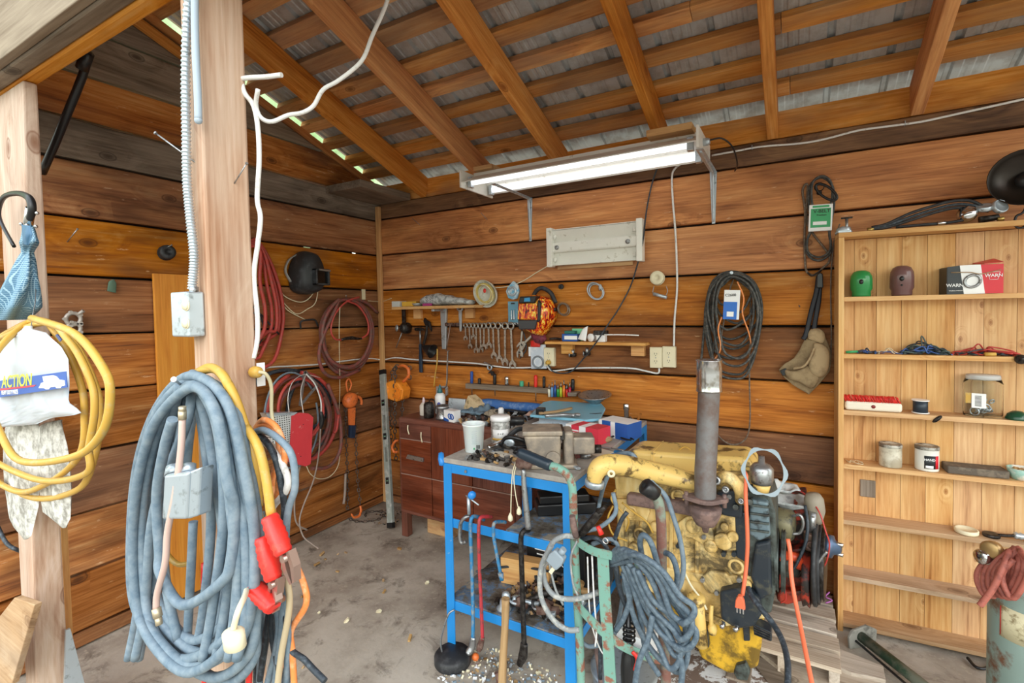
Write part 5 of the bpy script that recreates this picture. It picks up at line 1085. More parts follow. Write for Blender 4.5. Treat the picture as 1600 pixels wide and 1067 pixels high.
for x, z in ((xa+.065, 1.874), (xb-.085, 1.874)): mb = MB(); mb.lathe([(.004, 0), (.013, 0), (.014, .004), (.004, .004)], (x, YB-.0625, z), (0, -1, 0), 18); part('round_knockout', mb, M_steel, fx)
for x, z in ((xa+.045, 1.94), (xa+.045, 1.80), (xb-.05, 1.94), (xb-.05, 1.80)): mb = MB(); mb.cyl((x, YB-.05, z-.012), (x, YB-.05, z+.012), .010, .010, 10); part('lamp_socket', mb, M_white, fx)
mb = MB(); mb.box((xa+.05, YB-.024, za-.022), (xb-.07, YB-.002, za+.05)); part('mounting_board', mb, M_raw, fx)
# cables on the back wall
hose('black_power_cord', [B(1027, 262, .03), B(1018, 290, .02), B(1010, 330, .02), B(1004, 380, .07), B(994, 420, .04), B(984, 450, .02), B(965, 485, .03), B(948, 510, .07), B(935, 530, .125), B(920, 550, .08), B(905, 568, .03), B(893, 580, .03), B(878, 583, .03), B(864, 580, .04), B(856, 568, .06), B(857, 564, .06)], .0042, M_cabk, 'thin dark power cord running from the shop light down to the yellow plug', 'cord')
hose('white_power_cable', [B(1085, 248, .10), B(1070, 253, .05), B(1056, 262, .012), B(1050, 275, .012), B(1051, 310, .012), B(1054, 345, .012), B(1056, 375, .012), B(1057, 400, .012), B(1058, 450, .012), B(1054, 500, .012), B(1053, 543, .012)], .0056, M_cabw, 'white cable running down the back wall to the pair of outlets', 'cable')
hose('long_white_cable', [B(1112, 243, .012), B(1150, 236, .012), B(1190, 229, .012), B(1250, 224, .012), B(1290, 217, .012), B(1340, 204, .012), B(1390, 197, .012), B(1440, 190, .012), B(1500, 177, .012), B(1550, 166, .012), B(1610, 153, .012), B(1680, 142, .012)], .0050, M_cabw, 'white cable stapled along the top log of the back wall right of the lamp', 'cable')
for x, y in ((1175, 230), (1414, 192), (1056, 376)):
    mb = MB(); p = B(x, y, .014); mb.tube([p+V((0, .012, -.01)), p+V((0, -.004, -.009)), p+V((0, -.006, 0)), p+V((0, -.004, .009)), p+V((0, .012, .01))], .0016, 6); single('cable_staple', mb, M_zinc, 'small staple over the white cables on the back wall', 'staple', 'cable staples on the back wall')
# ================================================================== belts
M_belt = pm('dusty_v_belt', '3c3e3e', .6, c2='6a6660', sc=60, thr=.56, sft=.1)
M_belt2 = pm('brown_v_belt', '6a5a4c', .65, c2='8a7a6a', sc=60, thr=.56)
bt = thing('belt_bundle', 'big bundle of long dark belts hung on a nail, with blue and white sleeve', 'belts', B(1145, 620, .03))
def belt(pts, r, m, lab=None): mb = MB(); mb.tube(pts, r, 6, closed=True, sub=5); part('belt', mb, m, bt, lab)
rd = random.Random(3)
spec = [(1143, 424, 1103, 1190, 560), (1143, 427, 1108, 1186, 530), (1142, 430, 1101, 1183, 585), (1144, 426, 1110, 1189, 545), (1146, 430, 1115, 1180, 505), (1140, 432, 1112, 1176, 515), (1143, 428, 1104, 1186, 592), (1146, 433, 1120, 1174, 488), (1143, 430, 1106, 1178, 540), (1145, 428, 1112, 1188, 572), (1144, 432, 1118, 1182, 560)]
for i, (tx, ty, lx, rx, by) in enumerate(spec):
    w_ = .012+.011*i; j = lambda: rd.uniform(-2.5, 2.5)
    mx = (lx+rx)/2+rd.uniform(-8, 8)
    belt([B(tx, ty, w_), B(tx+(rx-tx)*.7, ty+14, w_), B(rx+j(), ty+(by-ty)*.38, w_), B(rx-4+j(), ty+(by-ty)*.72, w_), B(mx+(rx-mx)*.5, by-8, w_), B(mx, by, w_), B(mx-(mx-lx)*.6, by-10, w_), B(lx+5+j(), ty+(by-ty)*.7, w_), B(lx+j(), ty+(by-ty)*.38, w_), B(tx-(tx-lx)*.7, ty+14, w_)], .0066, M_belt)
belt([B(1170, 440, .06), B(1172, 500, .06), B(1171, 590, .05), B(1172, 650, .04), B(1168, 680, .04), B(1155, 693, .04), B(1138, 693, .04), B(1122, 680, .04), B(1112, 655, .04), B(1118, 600, .05), B(1128, 520, .06), B(1146, 436, .06)], .0042, M_belt2, 'longest belt loop, hanging furthest down')
belt([B(1104, 480, .02), B(1098, 540, .02), B(1094, 590, .02), B(1104, 596, .02), B(1112, 560, .02), B(1120, 500, .02), B(1112, 450, .02)], .0066, M_belt)
mb = MB(); mb.tube([B(1152, 440, .13), B(1162, 465, .135), B(1160, 490, .13), B(1170, 520, .12), B(1175, 545, .10)], .004, 6); part('orange_belt', mb, M_cabo, bt)
mb = MB(); mb.tube([B(1128, 495, .13), B(1122, 515, .13), B(1126, 545, .12), B(1114, 565, .08)], .004, 6); part('orange_belt', mb, M_cabo, bt)
T = BF(1143, 476, .14)
mb = MB(); mb.box((-.037, -.074, -.006), (.037, .074, .0), T @ Matrix.Rotation(radians(-3), 4, 'Z')); slv = part('paper_sleeve', mb, M_pw, bt, bev=.002)
mb = MB(); mb.box((-.037, -.074, .0003), (.026, .014, .0015), T @ Matrix.Rotation(radians(-3), 4, 'Z')); part('blue_print', mb, pm('sleeve_blue', '1e6ac8', .4), slv)
mb = MB(); mb.box((-.02, -.06, .0018), (.012, -.035, .0024), T @ Matrix.Rotation(radians(-3), 4, 'Z')); part('white_print', mb, M_pw, slv)
M_ink = pm('black_ink', '22201e', .6)
t_ = text('sleeve_text', 'C2600', .019, T @ Matrix.Translation((-.004, .048, .001)), M_ink, bt)
mb = MB(); mb.cyl(B(1143, 428, -.01), B(1143, 426, .14), .003, .003, 8); mb.cyl(B(1143, 426, .14), B(1143, 426, .144), .008, .008, 12); part('hook_nail', mb, M_zinc, bt)
# V-belt pack
vb = thing('v_belt', 'packaged drive belt in a green and white sleeve left of the pine shelves', 'belt', B(1282, 400, .03))
M_green = pm('label_green', '3aa468', .4)
mb = MB(); mb.tube([B(1283, 277, .02), B(1300, 290, .02), B(1303, 320, .02), B(1296, 360, .02), B(1298, 380, .02), B(1297, 396, .02), B(1280, 407, .02), B(1264, 400, .02), B(1259, 382, .02), B(1268, 355, .02), B(1264, 320, .02), B(1266, 290, .02)], .0062, 6, closed=True); part('belt', mb, M_belt, vb)
mb = MB(); mb.tube([B(1284, 275, .035), B(1298, 284, .035), B(1300, 310, .035), B(1292, 340, .035), B(1297, 372, .035), B(1296, 392, .035), B(1280, 402, .035), B(1263, 394, .035), B(1262, 372, .035), B(1272, 345, .035), B(1268, 310, .035), B(1270, 285, .035)], .0055, 6, closed=True); part('belt', mb, M_belt, vb)
mb = MB(); mb.ring(B(1291, 300, .045), .022, .0065, (.2, 1, 0), 20, 6, sc=2.6); part('notched_belt', mb, M_blackp, vb)
T = BF(1282, 340, .055) @ Matrix.Rotation(radians(-2), 4, 'Z')
mb = MB(); mb.box((-.048, -.063, -.012), (.048, .063, 0), T); part('sleeve', mb, M_pw, vb, bev=.002)
mb = MB(); mb.box((-.040, -.046, .0003), (.041, .044, .0012), T); part('green_panel', mb, M_green, vb)
text('title_text', 'V-BELT', .022, T @ Matrix.Translation((.004, .030, .0018)), M_ink, vb)
text('subtitle_text', 'Premium', .011, T @ Matrix.Translation((.004, .012, .0018)), M_ink, vb)
text('size_text', '4L 37', .009, T @ Matrix.Translation((.018, -.002, .0018)), M_ink, vb) if False else None
mb = MB(); mb.box((-.030, -.034, .0013), (.026, -.018, .002), T); part('white_field', mb, M_pw, vb)
mb = MB(); mb.box((-.034, .048, .0005), (.034, .058, .0012), T); part('brand_bar', mb, M_green, vb)
mb = MB(); mb.tube([B(1262, 290, .012), B(1254, 298, .012), B(1258, 330, .012), B(1257, 370, .012), B(1258, 410, .012), B(1261, 425, .012), B(1272, 430, .012), B(1284, 420, .012), B(1296, 400, .012), B(1262, 350, .008)], .0055, 6, closed=True)
single('long_belt', mb, M_belt2, 'thin brown worn belt hanging behind the packaged V-belt', 'belt')
mb = MB(); mb.tube([B(1312, 350, .06), B(1303, 380, .02), B(1299, 420, .015), B(1298, 460, .015), B(1299, 520, .01), B(1298, 560, .01)], .0035, 6); single('hanging_string', mb, M_belt2, 'thin grey cord hanging down the wall beside the pine shelf side', 'cord')
mb = MB(); mb.ring(B(1280, 292, .02), .02, .0025, (0, 1, 0), 14, 6); mb.ball(B(1280, 301, .03), (.012, .01, .012), 8, 6); single('key_ring', mb, M_dsteel, 'small dark bunch of keys inside the top of the packaged V-belt', 'keys')
# tool pouch
tp = thing('tool_pouch', 'tan leather tool pouch hanging from a black webbing strap', 'tool pouch', B(1250, 610, .04))
M_lea = pm('tan_suede', 'a08a68', .85, c2='7a6448', sc=18, thr=.55, sft=.12, bump=.2); M_lea2 = pm('light_suede', 'b49c78', .85, c2='8a7456', sc=18, thr=.58, sft=.12, bump=.2)
c = B(1258, 560, .03); T = FR(c, (1, 0, 0), (0, 0, 1)); Ti = T.inverted(); pl_ = lambda x, y: tuple((Ti @ B(x, y, .03))[:2])
def flat(poly): return [pl_(*p) for p in poly]
mb = MB(); mb.crumple(flat([(1268, 513), (1278, 515), (1288, 522), (1297, 545), (1299, 565), (1296, 580), (1280, 600), (1264, 616), (1240, 602), (1226, 590), (1216, 578), (1226, 568), (1240, 560), (1250, 545), (1258, 528)]), T, .03, .012, 22, 4); part('backing', mb, M_lea, tp)
def tilt(poly, h, th, nm, m):
    mb = MB(); loft(mb, flat(poly), [(1, h, 0, 0), (1, h+th*.6, 0, 0), (.93, h+th, 0, 0), (.6, h+th*1.15, 0, 0)], T, sub=3); part(nm, mb, m, tp)
tilt([(1272, 535), (1290, 540), (1296, 556), (1292, 580), (1280, 588), (1266, 580), (1262, 560), (1270, 548)], .014, .035, 'large_pocket', M_lea2)
tilt([(1226, 577), (1244, 578), (1262, 570), (1272, 580), (1280, 590), (1268, 606), (1250, 596), (1232, 590)], .012, .03, 'low_pocket', M_lea)
tilt([(1264, 516), (1276, 512), (1288, 520), (1286, 536), (1272, 532), (1262, 528)], .012, .022, 'flap', M_lea2)
mb = MB(); mb.tube([T @ V((*pl_(1240, 574), .045)), T @ V((*pl_(1256, 570), .055)), T @ V((*pl_(1266, 556), .058)), T @ V((*pl_(1272, 542), .055))], .012, 8, flat=.5); part('rim', mb, M_lea2, tp)
mb = MB(); mb.prism(flat([(1219, 578), (1228, 574), (1231, 583), (1223, 586)]), .012, .034, T); part('buckle', mb, M_blackp, tp, bev=.002)
mb = MB(); mb.ball(T @ V((*pl_(1229, 580), .036)), .006, 8, 6); part('rivet', mb, M_chrome, tp)
M_web = pm('black_webbing', '23262e', .6)
for pts in ([(1279, 432), (1276, 455), (1268, 485), (1260, 520), (1255, 530)], [(1281, 440), (1279, 470), (1274, 500), (1272, 515)]):
    mb = MB(); mb.tube([B(x, y, .03+.01*i) for i, (x, y) in enumerate(pts)], .011, 6, flat=.25, up=(0, 1, 0)); part('strap', mb, M_web, tp)
mb = MB(); mb.prism([(-.014, -.04), (.014, -.04), (.012, .025), (.0, .035), (-.012, .025)], .0, .022, BF(1281, 437, .03)); part('strap_buckle', mb, M_blackp, tp, bev=.004)
mb = MB(); mb.tube([B(1262, 426, .02), B(1268, 431, .03), B(1277, 426, .035), B(1284, 422, .03)], .0035, 6); part('ring', mb, M_dsteel, tp)
nails([(0, B(1104, 512, 0), B(1102, 498, .04), .0016), (0, B(1250, 480, 0), B(1249, 478, .01), .0016)], 'tiny nail in the back wall near the belts', 'nails near the belts')
# dark lamp reflector upper right
dl = thing('lamp_reflector', 'dark round lamp shade at the upper right above the pine shelves', 'lamp', (.84, 2.74, 1.9))
c = Y(1603, 276, 2.70)
mb = MB(); mb.lathe([(.03, .07), (.07, .05), (.105, .02), (.112, 0), (.108, .002), (.10, .02), (.066, .044), (.0, .06)], c, (.25, 1, -.1), 32); part('shade', mb, pm('dark_bronze_shade', '2e2620', .35, .5), dl)
mb = MB(); mb.lathe([(0, .0), (.03, 0), (.032, .07), (0, .075)], c+V((.25, 1, -.1)).normalized()*.03, (.25, 1, -.1), 18); part('socket', mb, M_blackp, dl)
mb = MB(); mb.tube([Y(1612, 300, 2.72), Y(1600, 330, 2.72), Y(1588, 338, 2.72), Y(1586, 352, 2.72), Y(1596, 356, 2.72), Y(1610, 346, 2.72)], .0045, 8); part('cord', mb, M_blackp, dl)
# ================================================================== pine bookcase
RA = 4.0; S0 = V((.172, 2.652, 0)); TB = RZ(S0, RA)
W_, DP = 1.05, .125; tops = [1.527, 1.272, 1.017, .772, .517, .262]
bk = thing('pine_bookcase', 'tall light pine shelf unit with a tongue-and-groove back against the back wall', 'shelves', S0, RA)
mb = MB(TB); mb.box((0, 0, 0), (.021, DP, 1.792)); part('side_panel', mb, M_pine, bk, bev=.001)
mb = MB(TB); mb.box((W_-.021, 0, 0), (W_, DP, 1.792)); part('side_panel', mb, M_pine, bk, bev=.001)
mb = MB(TB); mb.box((0, 0, 1.793), (W_, DP, 1.814)); part('top_board', mb, M_pine, bk, bev=.001)
for z in tops:
    mb = MB(TB); mb.box((.0215, .004, z-.020), (W_-.0215, DP-.012, z)); part('shelf_board', mb, M_pined if z < .6 else M_pine, bk, bev=.001)
mb = MB(TB); mb.box((.0215, .004, .022), (W_-.0215, DP-.012, .040)); part('shelf_board', mb, M_pined, bk, bev=.001)
mb = MB(TB); x = .0215
for i, w__ in enumerate((.055, .084, .092, .090, .096, .094, .105, .10, .1, .1, .1)):
    if x >= W_-.022: break
    mb.box((x+.0008, DP-.012, .01), (min(x+w__, W_-.0215)-.0008, DP, 1.79)); x += w__
part('back_boards', mb, M_pine, bk)
mb = MB(TB); q = TB.inverted() @ Y(1355, 762, 2.78); mb.box((q.x-.03, DP-.02, q.z-.04), (q.x+.03, DP-.0125, q.z+.04)); part('patch_block', mb, M_greyw, bk, bev=.004)
mb = MB(TB); q = TB.inverted() @ Y(1463, 647, 2.69); mb.lathe([(0, 0), (.022, 0), (.020, .006), (0, .008)], (q.x, .003, 1.004), (0, -1, 0), 18, sc=(1, .35)); part('dark_knot', mb, M_dsteel, bk)
def SX(px, py=600, d=.06):      # local x on the bookcase for a pixel column
    for _ in range(1): pass
    o = CAM; dd = ray(px, py); Ti_ = TB.inverted(); a = Ti_ @ o; b_ = Ti_.to_3x3() @ dd
    return (a+b_*((d-a.y)/b_.y)).x
def S3(x, d, z): return TB @ V((x, d, z))
def cap(x0, x1, py, z, h, m, label):
    a, b_ = SX(x0, py), SX(x1, py); r = (b_-a)/2*.98; c = S3((a+b_)/2, .062, z+.001)
    t = thing('bottle_cap_cover', label, 'cylinder cap', c)
    mb = MB(); mb.lathe([(r*.84, 0), (r*.86, .006), (r*.86, .022), (r, .034), (r, h*.62), (r*.95, h*.78), (r*.75, h*.92), (r*.42, h*.985), (0, h), (0, h-.004), (r*.7, h*.88), (r*.92, h*.6), (r*.9, .03)], c, (0, 0, 1), 32)
    part('shell', mb, m, t)
    d = (CAM-c); d.z = 0; d.normalize()
    mb = MB(); mb.ball(c+d*(r*.975)+V((0, 0, h*.55)), (r*.2, r*.2, r*.26), 16, 10); part('vent_hole', mb, M_blackp, t)
    return t, c, r, d
cap(1328, 1364, 440, tops[0], .118, pm('glossy_green_paint', '2e8a4a', .2), 'green dome-shaped cylinder cap on the top pine shelf')
t, c, r, d = cap(1390, 1429, 435, tops[0], .132, pm('glossy_purple_brown_paint', '70504e', .22), 'purple-brown dome-shaped cylinder cap on the top pine shelf')
mb = MB(); mb.ball(c+d*(r*1.0)+V((0, 0, .045)), .004, 8, 6); part('small_hole', mb, M_blackp, t)
# winch box
wx = thing('winch_box', 'black, white and red winch carton on the top pine shelf', 'carton', S3(SX(1520, 440), .06, tops[0]))
a, b_ = SX(1480, 440, .02), SX(1567, 440, .02); z = tops[0]+.001; hgt = .118; Tw = TB @ Matrix.Translation((a, .015, z)); ww = b_-a
def wbx(nm, xs, m, y0=.0, y1=.09, z1=hgt): mb = MB(); mb.ext([Tw @ V((x, y0, zz)) for x, zz in xs], Tw.to_3x3() @ V((0, y1-y0, 0))); return part(nm, mb, m, wx)
M_cblk = pm('carton_black', '23282c', .4); M_cred = pm('carton_red', 'd42030', .4)
wbx('black_side', [(0, 0), (ww*.30, 0), (ww*.22, hgt), (0, hgt*.96)], M_cblk); wbx('white_panel', [(ww*.301, 0), (ww*.68, 0), (ww*.60, hgt), (ww*.221, hgt)], M_pw); wbx('red_panel', [(ww*.681, 0), (ww, 0), (ww*1.0, hgt), (ww*.601, hgt)], M_cred)
mb = MB(); mb.ext([Tw @ V(p) for p in ((ww*.66, -.001, hgt*1.02), (ww*1.0, -.001, hgt*1.05), (ww*.99, .085, hgt*1.22), (ww*.6, .085, hgt*1.08))], (0, 0, .002)); part('open_flap', mb, M_cred, wx)
Tt = Tw @ Matrix.Rotation(radians(90), 4, 'X')
text('brand_text', 'WARN', .019, Tt @ Matrix.Translation((ww*.132, .036, .0012)), M_pw, wx, sx=.95)
text('small_text', 'WORKS WINCH', .006, Tt @ Matrix.Translation((ww*.15, .014, .0012)), M_pw, wx)
text('brand_text', 'WARN', .018, Tt @ Matrix.Translation((ww*.83, .072, .0012)), M_pw, wx)
mb = MB(); q = [(ww*.72, .086), (ww*.94, .086), (ww*.90, .056), (ww*.76, .056)]
for i in range(4): p0, p1 = q[i], q[(i+1) % 4]; mb.cyl(Tt @ V((*p0, .001)), Tt @ V((*p1, .001)), .0009, .0009, 5)
part('logo_frame', mb, M_pw, wx)
mb = MB(); mb.ring(Tt @ V((ww*.45, .052, .001)), .027, .006, TB.to_3x3() @ V((0, 1, 0)), 24, 6, sc=.85); part('drum_print', mb, M_steel, wx)
mb = MB(); mb.tube([Tt @ V((.01, .09, .003)), Tt @ V((ww*.4, .088, .004)), Tt @ V((ww*.6, .08, .006)), Tt @ V((ww*.95, .094, .003))], .002, 6); part('twine', mb, M_handle, wx)
a0_ = SX(1466, 440, .06)
mb = MB(); mb.ext([Tw @ V(p) for p in ((-.0005, .0, 0), (-.0005, .0, hgt*.95), (-.0015, .09, hgt*.95), (-.0015, .09, 0))], (-.002, 0, 0)); part('end_panel', mb, M_cblk, wx)
# second shelf: wires
def wires(name, label, x0, x1, zs_, n_, m, seed, hgt=.04, r=.0022, group=None, cat='wires'):
    rd = random.Random(seed); t = thing(name, label, cat, S3(SX((x0+x1)/2, 540), .06, zs_), 0, group)
    a, b_ = SX(x0, 540), SX(x1, 540)
    for k in range(n_):
        P = []; x = rd.uniform(a, a+(b_-a)*.3)
        for i in range(7):
            P.append(S3(a+(b_-a)*min(1, max(0, i/6+rd.uniform(-.12, .12))), .05+rd.uniform(-.035, .045), zs_+r+.001+abs(rd.gauss(0, 1))*hgt*.5*sin(pi*i/6)))
        mb = MB(); mb.tube(P, r, 6, sub=5); part('wire', mb, m[k % len(m)], t)
    return t
z2_ = tops[1]
M_wb = pm('blue_wire', '3a5a9a', .4); M_wr2 = pm('red_wire', 'b83a34', .4); M_wg = pm('grey_green_wire', '4a5a58', .5)
wires('test_leads', 'short blue and white wires at the left end of the second pine shelf', 1338, 1368, z2_, 7, [M_wb, M_cabk], 1, .015, .003)
wires('thin_wires', 'few thin pale wires lying on the second pine shelf', 1366, 1406, z2_, 5, [M_cream, M_wb, M_cabw], 2, .02, .0016)
wires('wire_tangle', 'thick tangle of dark green-grey wires in the middle of the second pine shelf', 1405, 1482, z2_, 26, [M_wg, M_cabk, M_wg, M_wb], 3, .045, .003)
wires('red_wires', 'red and black wires at the right of the second pine shelf', 1484, 1590, z2_, 12, [M_wr2, M_cabk, M_wr2], 4, .03, .0028)
mb = MB(); a = SX(1320, 545); mb.tube([S3(a, .03, z2_+.006), S3(a+.045, .035, z2_+.009)], .006, 8); single('green_marker', mb, M_green, 'small green stick at the far left of the second pine shelf', 'marker')
mb = MB(); a = SX(1532, 545); mb.tube([S3(a, .02, z2_+.008), S3(a+.035, .02, z2_+.008)], .008, 8); single('yellow_connector', mb, M_caby, 'yellow connector lying among the red wires', 'connector')
mb = MB(); a = SX(1583, 545); mb.lathe([(0, 0), (.02, 0), (.017, .008), (.006, .012), (.006, .02), (0, .02)], S3(a, -.004, z2_-.008), TB.to_3x3() @ V((0, -1, .2)), 16); single('drawer_pull', mb, M_dsteel, 'dark round knob on the edge of the second pine shelf', 'knob')
# third shelf
z3 = tops[2]
bru = thing('brush', 'wooden block brush with stiff red bristles pointing up on the third pine shelf', 'brush', S3(SX(1364, 630), .04, z3))
a, b_ = SX(1320, 630, .02), SX(1410, 630, .02)
mb = MB(TB); mb.box((a, .012, z3+.001), (b_, .062, z3+.042)); part('block', mb, pm('whitewashed_wood', 'e6dccb', .6), bru, bev=.012, bseg=3)
rd = random.Random(8)
for i in range(24):
    x = a+.006+(b_-a-.014)*i/23
    mb = MB()
    for j in range(3):
        for k in range(3):
            bx0 = S3(x+rd.uniform(-.003, .003), .018+.014*j+rd.uniform(-.003, .003), z3+.041); mb.cyl(bx0, bx0+TB.to_3x3() @ V((-.012+rd.uniform(-.005, .005), rd.uniform(-.004, .004), .026)), .0016, .0012, 5)
    part('bristle_tuft', mb, M_red, bru)
mb = MB(); mb.lathe([(0, 0), (.008, 0), (.008, .002), (0, .002)], S3((a+b_)/2, .0125, z3+.022), TB.to_3x3() @ V((0, -1, 0)), 14); part('hole_mark', mb, pm('dark_red_mark', '7a1818', .5), bru)
sp = thing('wire_spool', 'small reel of dark blue wire with clear flanges on the third pine shelf', 'spool', S3(SX(1437, 630), .05, z3))
c = S3(SX(1437, 630), .05, z3+.001)
mb = MB(); mb.cyl(c+V((0, 0, .003)), c+V((0, 0, .053)), .026, .026, 24); part('wire_winding', mb, pm('dark_blue_winding', '26323e', .4), sp)
for z in (0, .053): mb = MB(); mb.cyl(c+V((0, 0, z)), c+V((0, 0, z+.004)), .031, .031, 24); part('flange', mb, M_pw, sp)
jar = thing('glass_jar', 'large clear jar with screw lid holding metal odds and ends on the third pine shelf', 'jar', S3(SX(1536, 620), .065, z3))
s_ = NT('clear_glass'); s_.set(Base_Color=(.93, .95, .94, 1), Roughness=.06, Transmission_Weight=1.0, IOR=1.2); M_glass = s_.m
c = S3(SX(1536, 620), .063, z3+.001); r = (SX(1567, 620)-SX(1505, 620))/2; r = min(r, .075); h = .155
mb = MB(); mb.lathe([(0, 0), (r*.95, .0), (r, .01), (r, h-.018), (r*.9, h), (r*.86, h), (r*.955, h-.02), (r*.955, .012), (r*.9, .006), (0, .005)], c, (0, 0, 1), 32, sc=(1, .78)); part('glass', mb, M_glass, jar)
mb = MB(); mb.lathe([(0, h-.002), (r*.88, h-.002), (r*.88, h+.012), (r*.84, h+.018), (0, h+.019)], c, (0, 0, 1), 32, sc=(1, .78)); s_ = NT('clear_lid'); s_.set(Base_Color=(.85, .86, .85, 1), Roughness=.25, Transmission_Weight=.5); part('lid', mb, s_.m, jar)
rd = random.Random(4); M_wsh = M_zinc
for k in range(16):
    p = c+V((rd.uniform(-.5, .5)*r*1.1, rd.uniform(-.5, .5)*r*.8, .012+rd.uniform(0, .05))); mb = MB(); mb.ring(p, rd.uniform(.009, .018), .0028, (rd.uniform(-1, 1), rd.uniform(-1, 1), rd.uniform(-1, 1)), 14, 5); part('washer', mb, M_wsh, jar)
Tj = FR(c+TB.to_3x3() @ V((-.028, -r*.78-.0, .07)), TB.to_3x3() @ V((1, -.22, 0)), (0, 0, 1))
mb = MB(); mb.box((-.022, -.03, -.001), (.022, .03, .002), Tj); part('paper_label', mb, M_pw, jar)
text('label_text', 'TEREX', .011, Tj @ Matrix.Rotation(radians(90), 4, 'Z') @ Matrix.Translation((0, -.006, .0026)), M_ink, jar) if False else None
mb = MB()
for k in range(9): mb.box((-.012, -.022+k*.005, .002), (.008, -.0195+k*.005, .0026), Tj)
part('barcode_lines', mb, M_ink, jar)
mb = MB(); mb.box((-.040, -.012, -.004), (-.023, .03, -.001), Tj); part('yellow_label', mb, M_caby, jar)
mb = MB(); mb.lathe([(0, 0), (.036, 0), (.037, .004), (.03, .022), (.015, .033), (0, .035)], S3(SX(1584, 645), .03, z3+.001), (0, 0, 1), 24); single('green_dome', mb, pm('dark_green_gloss', '1e4a34', .2), 'small dark green dome cap right of the jar', 'cap')
# fourth shelf
z4 = tops[3]
def tin(x0, x1, py, z, h, mats, label, text_=None):
    a, b_ = SX(x0, py, .05), SX(x1, py, .05); r = (b_-a)/2; c = S3((a+b_)/2, .052, z+.001); t = thing('paste_tin', label, 'tin', c)
    mb = MB(); mb.lathe([(0, 0), (r*.95, 0), (r*.97, .003), (r*.97, h-.014), (0, h-.014)], c, (0, 0, 1), 32); part('can', mb, mats[0], t)
    mb = MB(); mb.lathe([(0, h-.0138), (r, h-.0138), (r*1.01, h-.004), (r*.98, h), (r*.9, h-.002), (0, h-.002)], c, (0, 0, 1), 32); part('lid', mb, mats[1], t)
    return t, c, r
tin(1373, 1410, 706, z4, .100, (pm('milky_plastic_can', 'cfc8b4', .4, c2='a89c86', sc=14, thr=.5), pm('dull_white_lid', 'c8c4b8', .5, c2='6a6258', sc=20, thr=.5)), 'dull milky tin with a dirty lid on the fourth pine shelf')
t, c, r = tin(1429, 1468, 714, z4, .104, (pm('white_can', 'e4e2d8', .4), pm('grey_white_lid', 'bcbab0', .5, c2='6a6258', sc=20, thr=.5)), 'white tin with a black and red label on the fourth pine shelf')
dv = (CAM-c); dv.z = 0; dv.normalize()
def wrap(nm, a0, a1, z0, z1, m, par, c=c, r=r, dv=dv, k=1.0):
    mb = MB(); n = 10; vs = []
    ang = atan2(dv.y, dv.x)
    for i in range(n+1):
        t_ = ang+a0+(a1-a0)*i/n; vs += [c+V((cos(t_)*r*.975*k, sin(t_)*r*.975*k, z0)), c+V((cos(t_)*r*.975*k, sin(t_)*r*.975*k, z1)), c+V((cos(t_)*r*.985*k, sin(t_)*r*.985*k, z1)), c+V((cos(t_)*r*.985*k, sin(t_)*r*.985*k, z0))]
    fs = [(i*4+q, i*4+(q+1) % 4, (i+1)*4+(q+1) % 4, (i+1)*4+q) for i in range(n) for q in range(4)]+[(0, 1, 2, 3), tuple(n*4+q for q in range(4))]
    mb.raw(vs, fs, True); return part(nm, mb, m, par)
wrap('black_label', -.2, .75, .012, .068, M_cblk, t); wrap('red_label', .76, 1.15, .012, .068, M_cred, t); wrap('barcode_field', -.1, .55, .014, .026, M_pw, t, k=1.012)
text('label_text', 'HAND', .013, FR(c+dv*(r*1.0)+V((dv.y*-.010, dv.x*.010, .052))+dv*.001, V((0, 0, 1)).cross(dv), (0, 0, 1)) @ Matrix.Rotation(radians(14), 4, 'Y'), M_pw, t)
mb = MB(TB); a, b_ = SX(1478, 730, .04), SX(1578, 735, .02); mb.box((a, .018, z4+.001), (b_, .10, z4+.032)); single('sharpening_stone', mb, pm('dark_stone', '5c5248', .8, c2='766a5c', sc=30), 'dark grey-brown flat stone slab on the fourth pine shelf', 'stone', bev=.004)
bw_ = thing('small_bowl', 'small teal rimmed bowl of nuts at the right edge of the fourth pine shelf', 'bowl', S3(SX(1596, 735, .03), .03, z4))
c = S3(SX(1598, 735, .03), .045, z4+.001); mb = MB(); mb.lathe([(0, 0), (.03, 0), (.038, .022), (.044, .045), (.040, .045), (.034, .022), (0, .006)], c, (0, 0, 1), 24); part('bowl', mb, pm('teal_white_bowl', '9ac4b8', .4, c2='e4e0d4', sc=20, thr=.5), bw_)
mb = MB(); 
for k in range(14): mb.ball(c+V((rd.uniform(-.025, .025), rd.uniform(-.025, .025), .03+rd.uniform(0, .008))), .007, 7, 5)
part('contents', mb, M_handle, bw_, kind='stuff')
wires('thin_wires', 'faint pale wire scraps at the left of the fourth pine shelf', 1322, 1348, z4, 3, [M_cream], 12, .006, .0012)
# fifth shelf
z5 = tops[4]
mb = MB(); c = S3(SX(1510, 823, .05), .05, z5+.001); mb.lathe([(0, 0), (.038, 0), (.040, .004), (.040, .016), (.034, .018), (.033, .014), (0, .014)], c, (0, 0, 1), 28); single('cream_disc', mb, M_cream, 'round cream lid lying on the fifth pine shelf', 'lid')
mb = MB(); c = S3(SX(1549, 828, .05), .05, z5+.001); mb.lathe([(.012, 0), (.028, 0), (.029, .010), (.026, .012), (.012, .012)], c, (0, 0, 1), 24); single('round_bearing', mb, M_dsteel, 'small dark bearing ring beside the cream lid', 'bearing')
mf = thing('pipe_fittings', 'grey metal handle and hose fittings at the right of the fifth pine shelf', 'fittings', S3(SX(1580, 830, .05), .05, z5))
mb = MB(); mb.tube([S3(SX(1560, 826, .05), .05, z5+.01), S3(SX(1573, 828, .05), .045, z5+.014), S3(SX(1583, 830, .05), .04, z5+.02)], .006, 8); part('handle', mb, M_dsteel, mf)
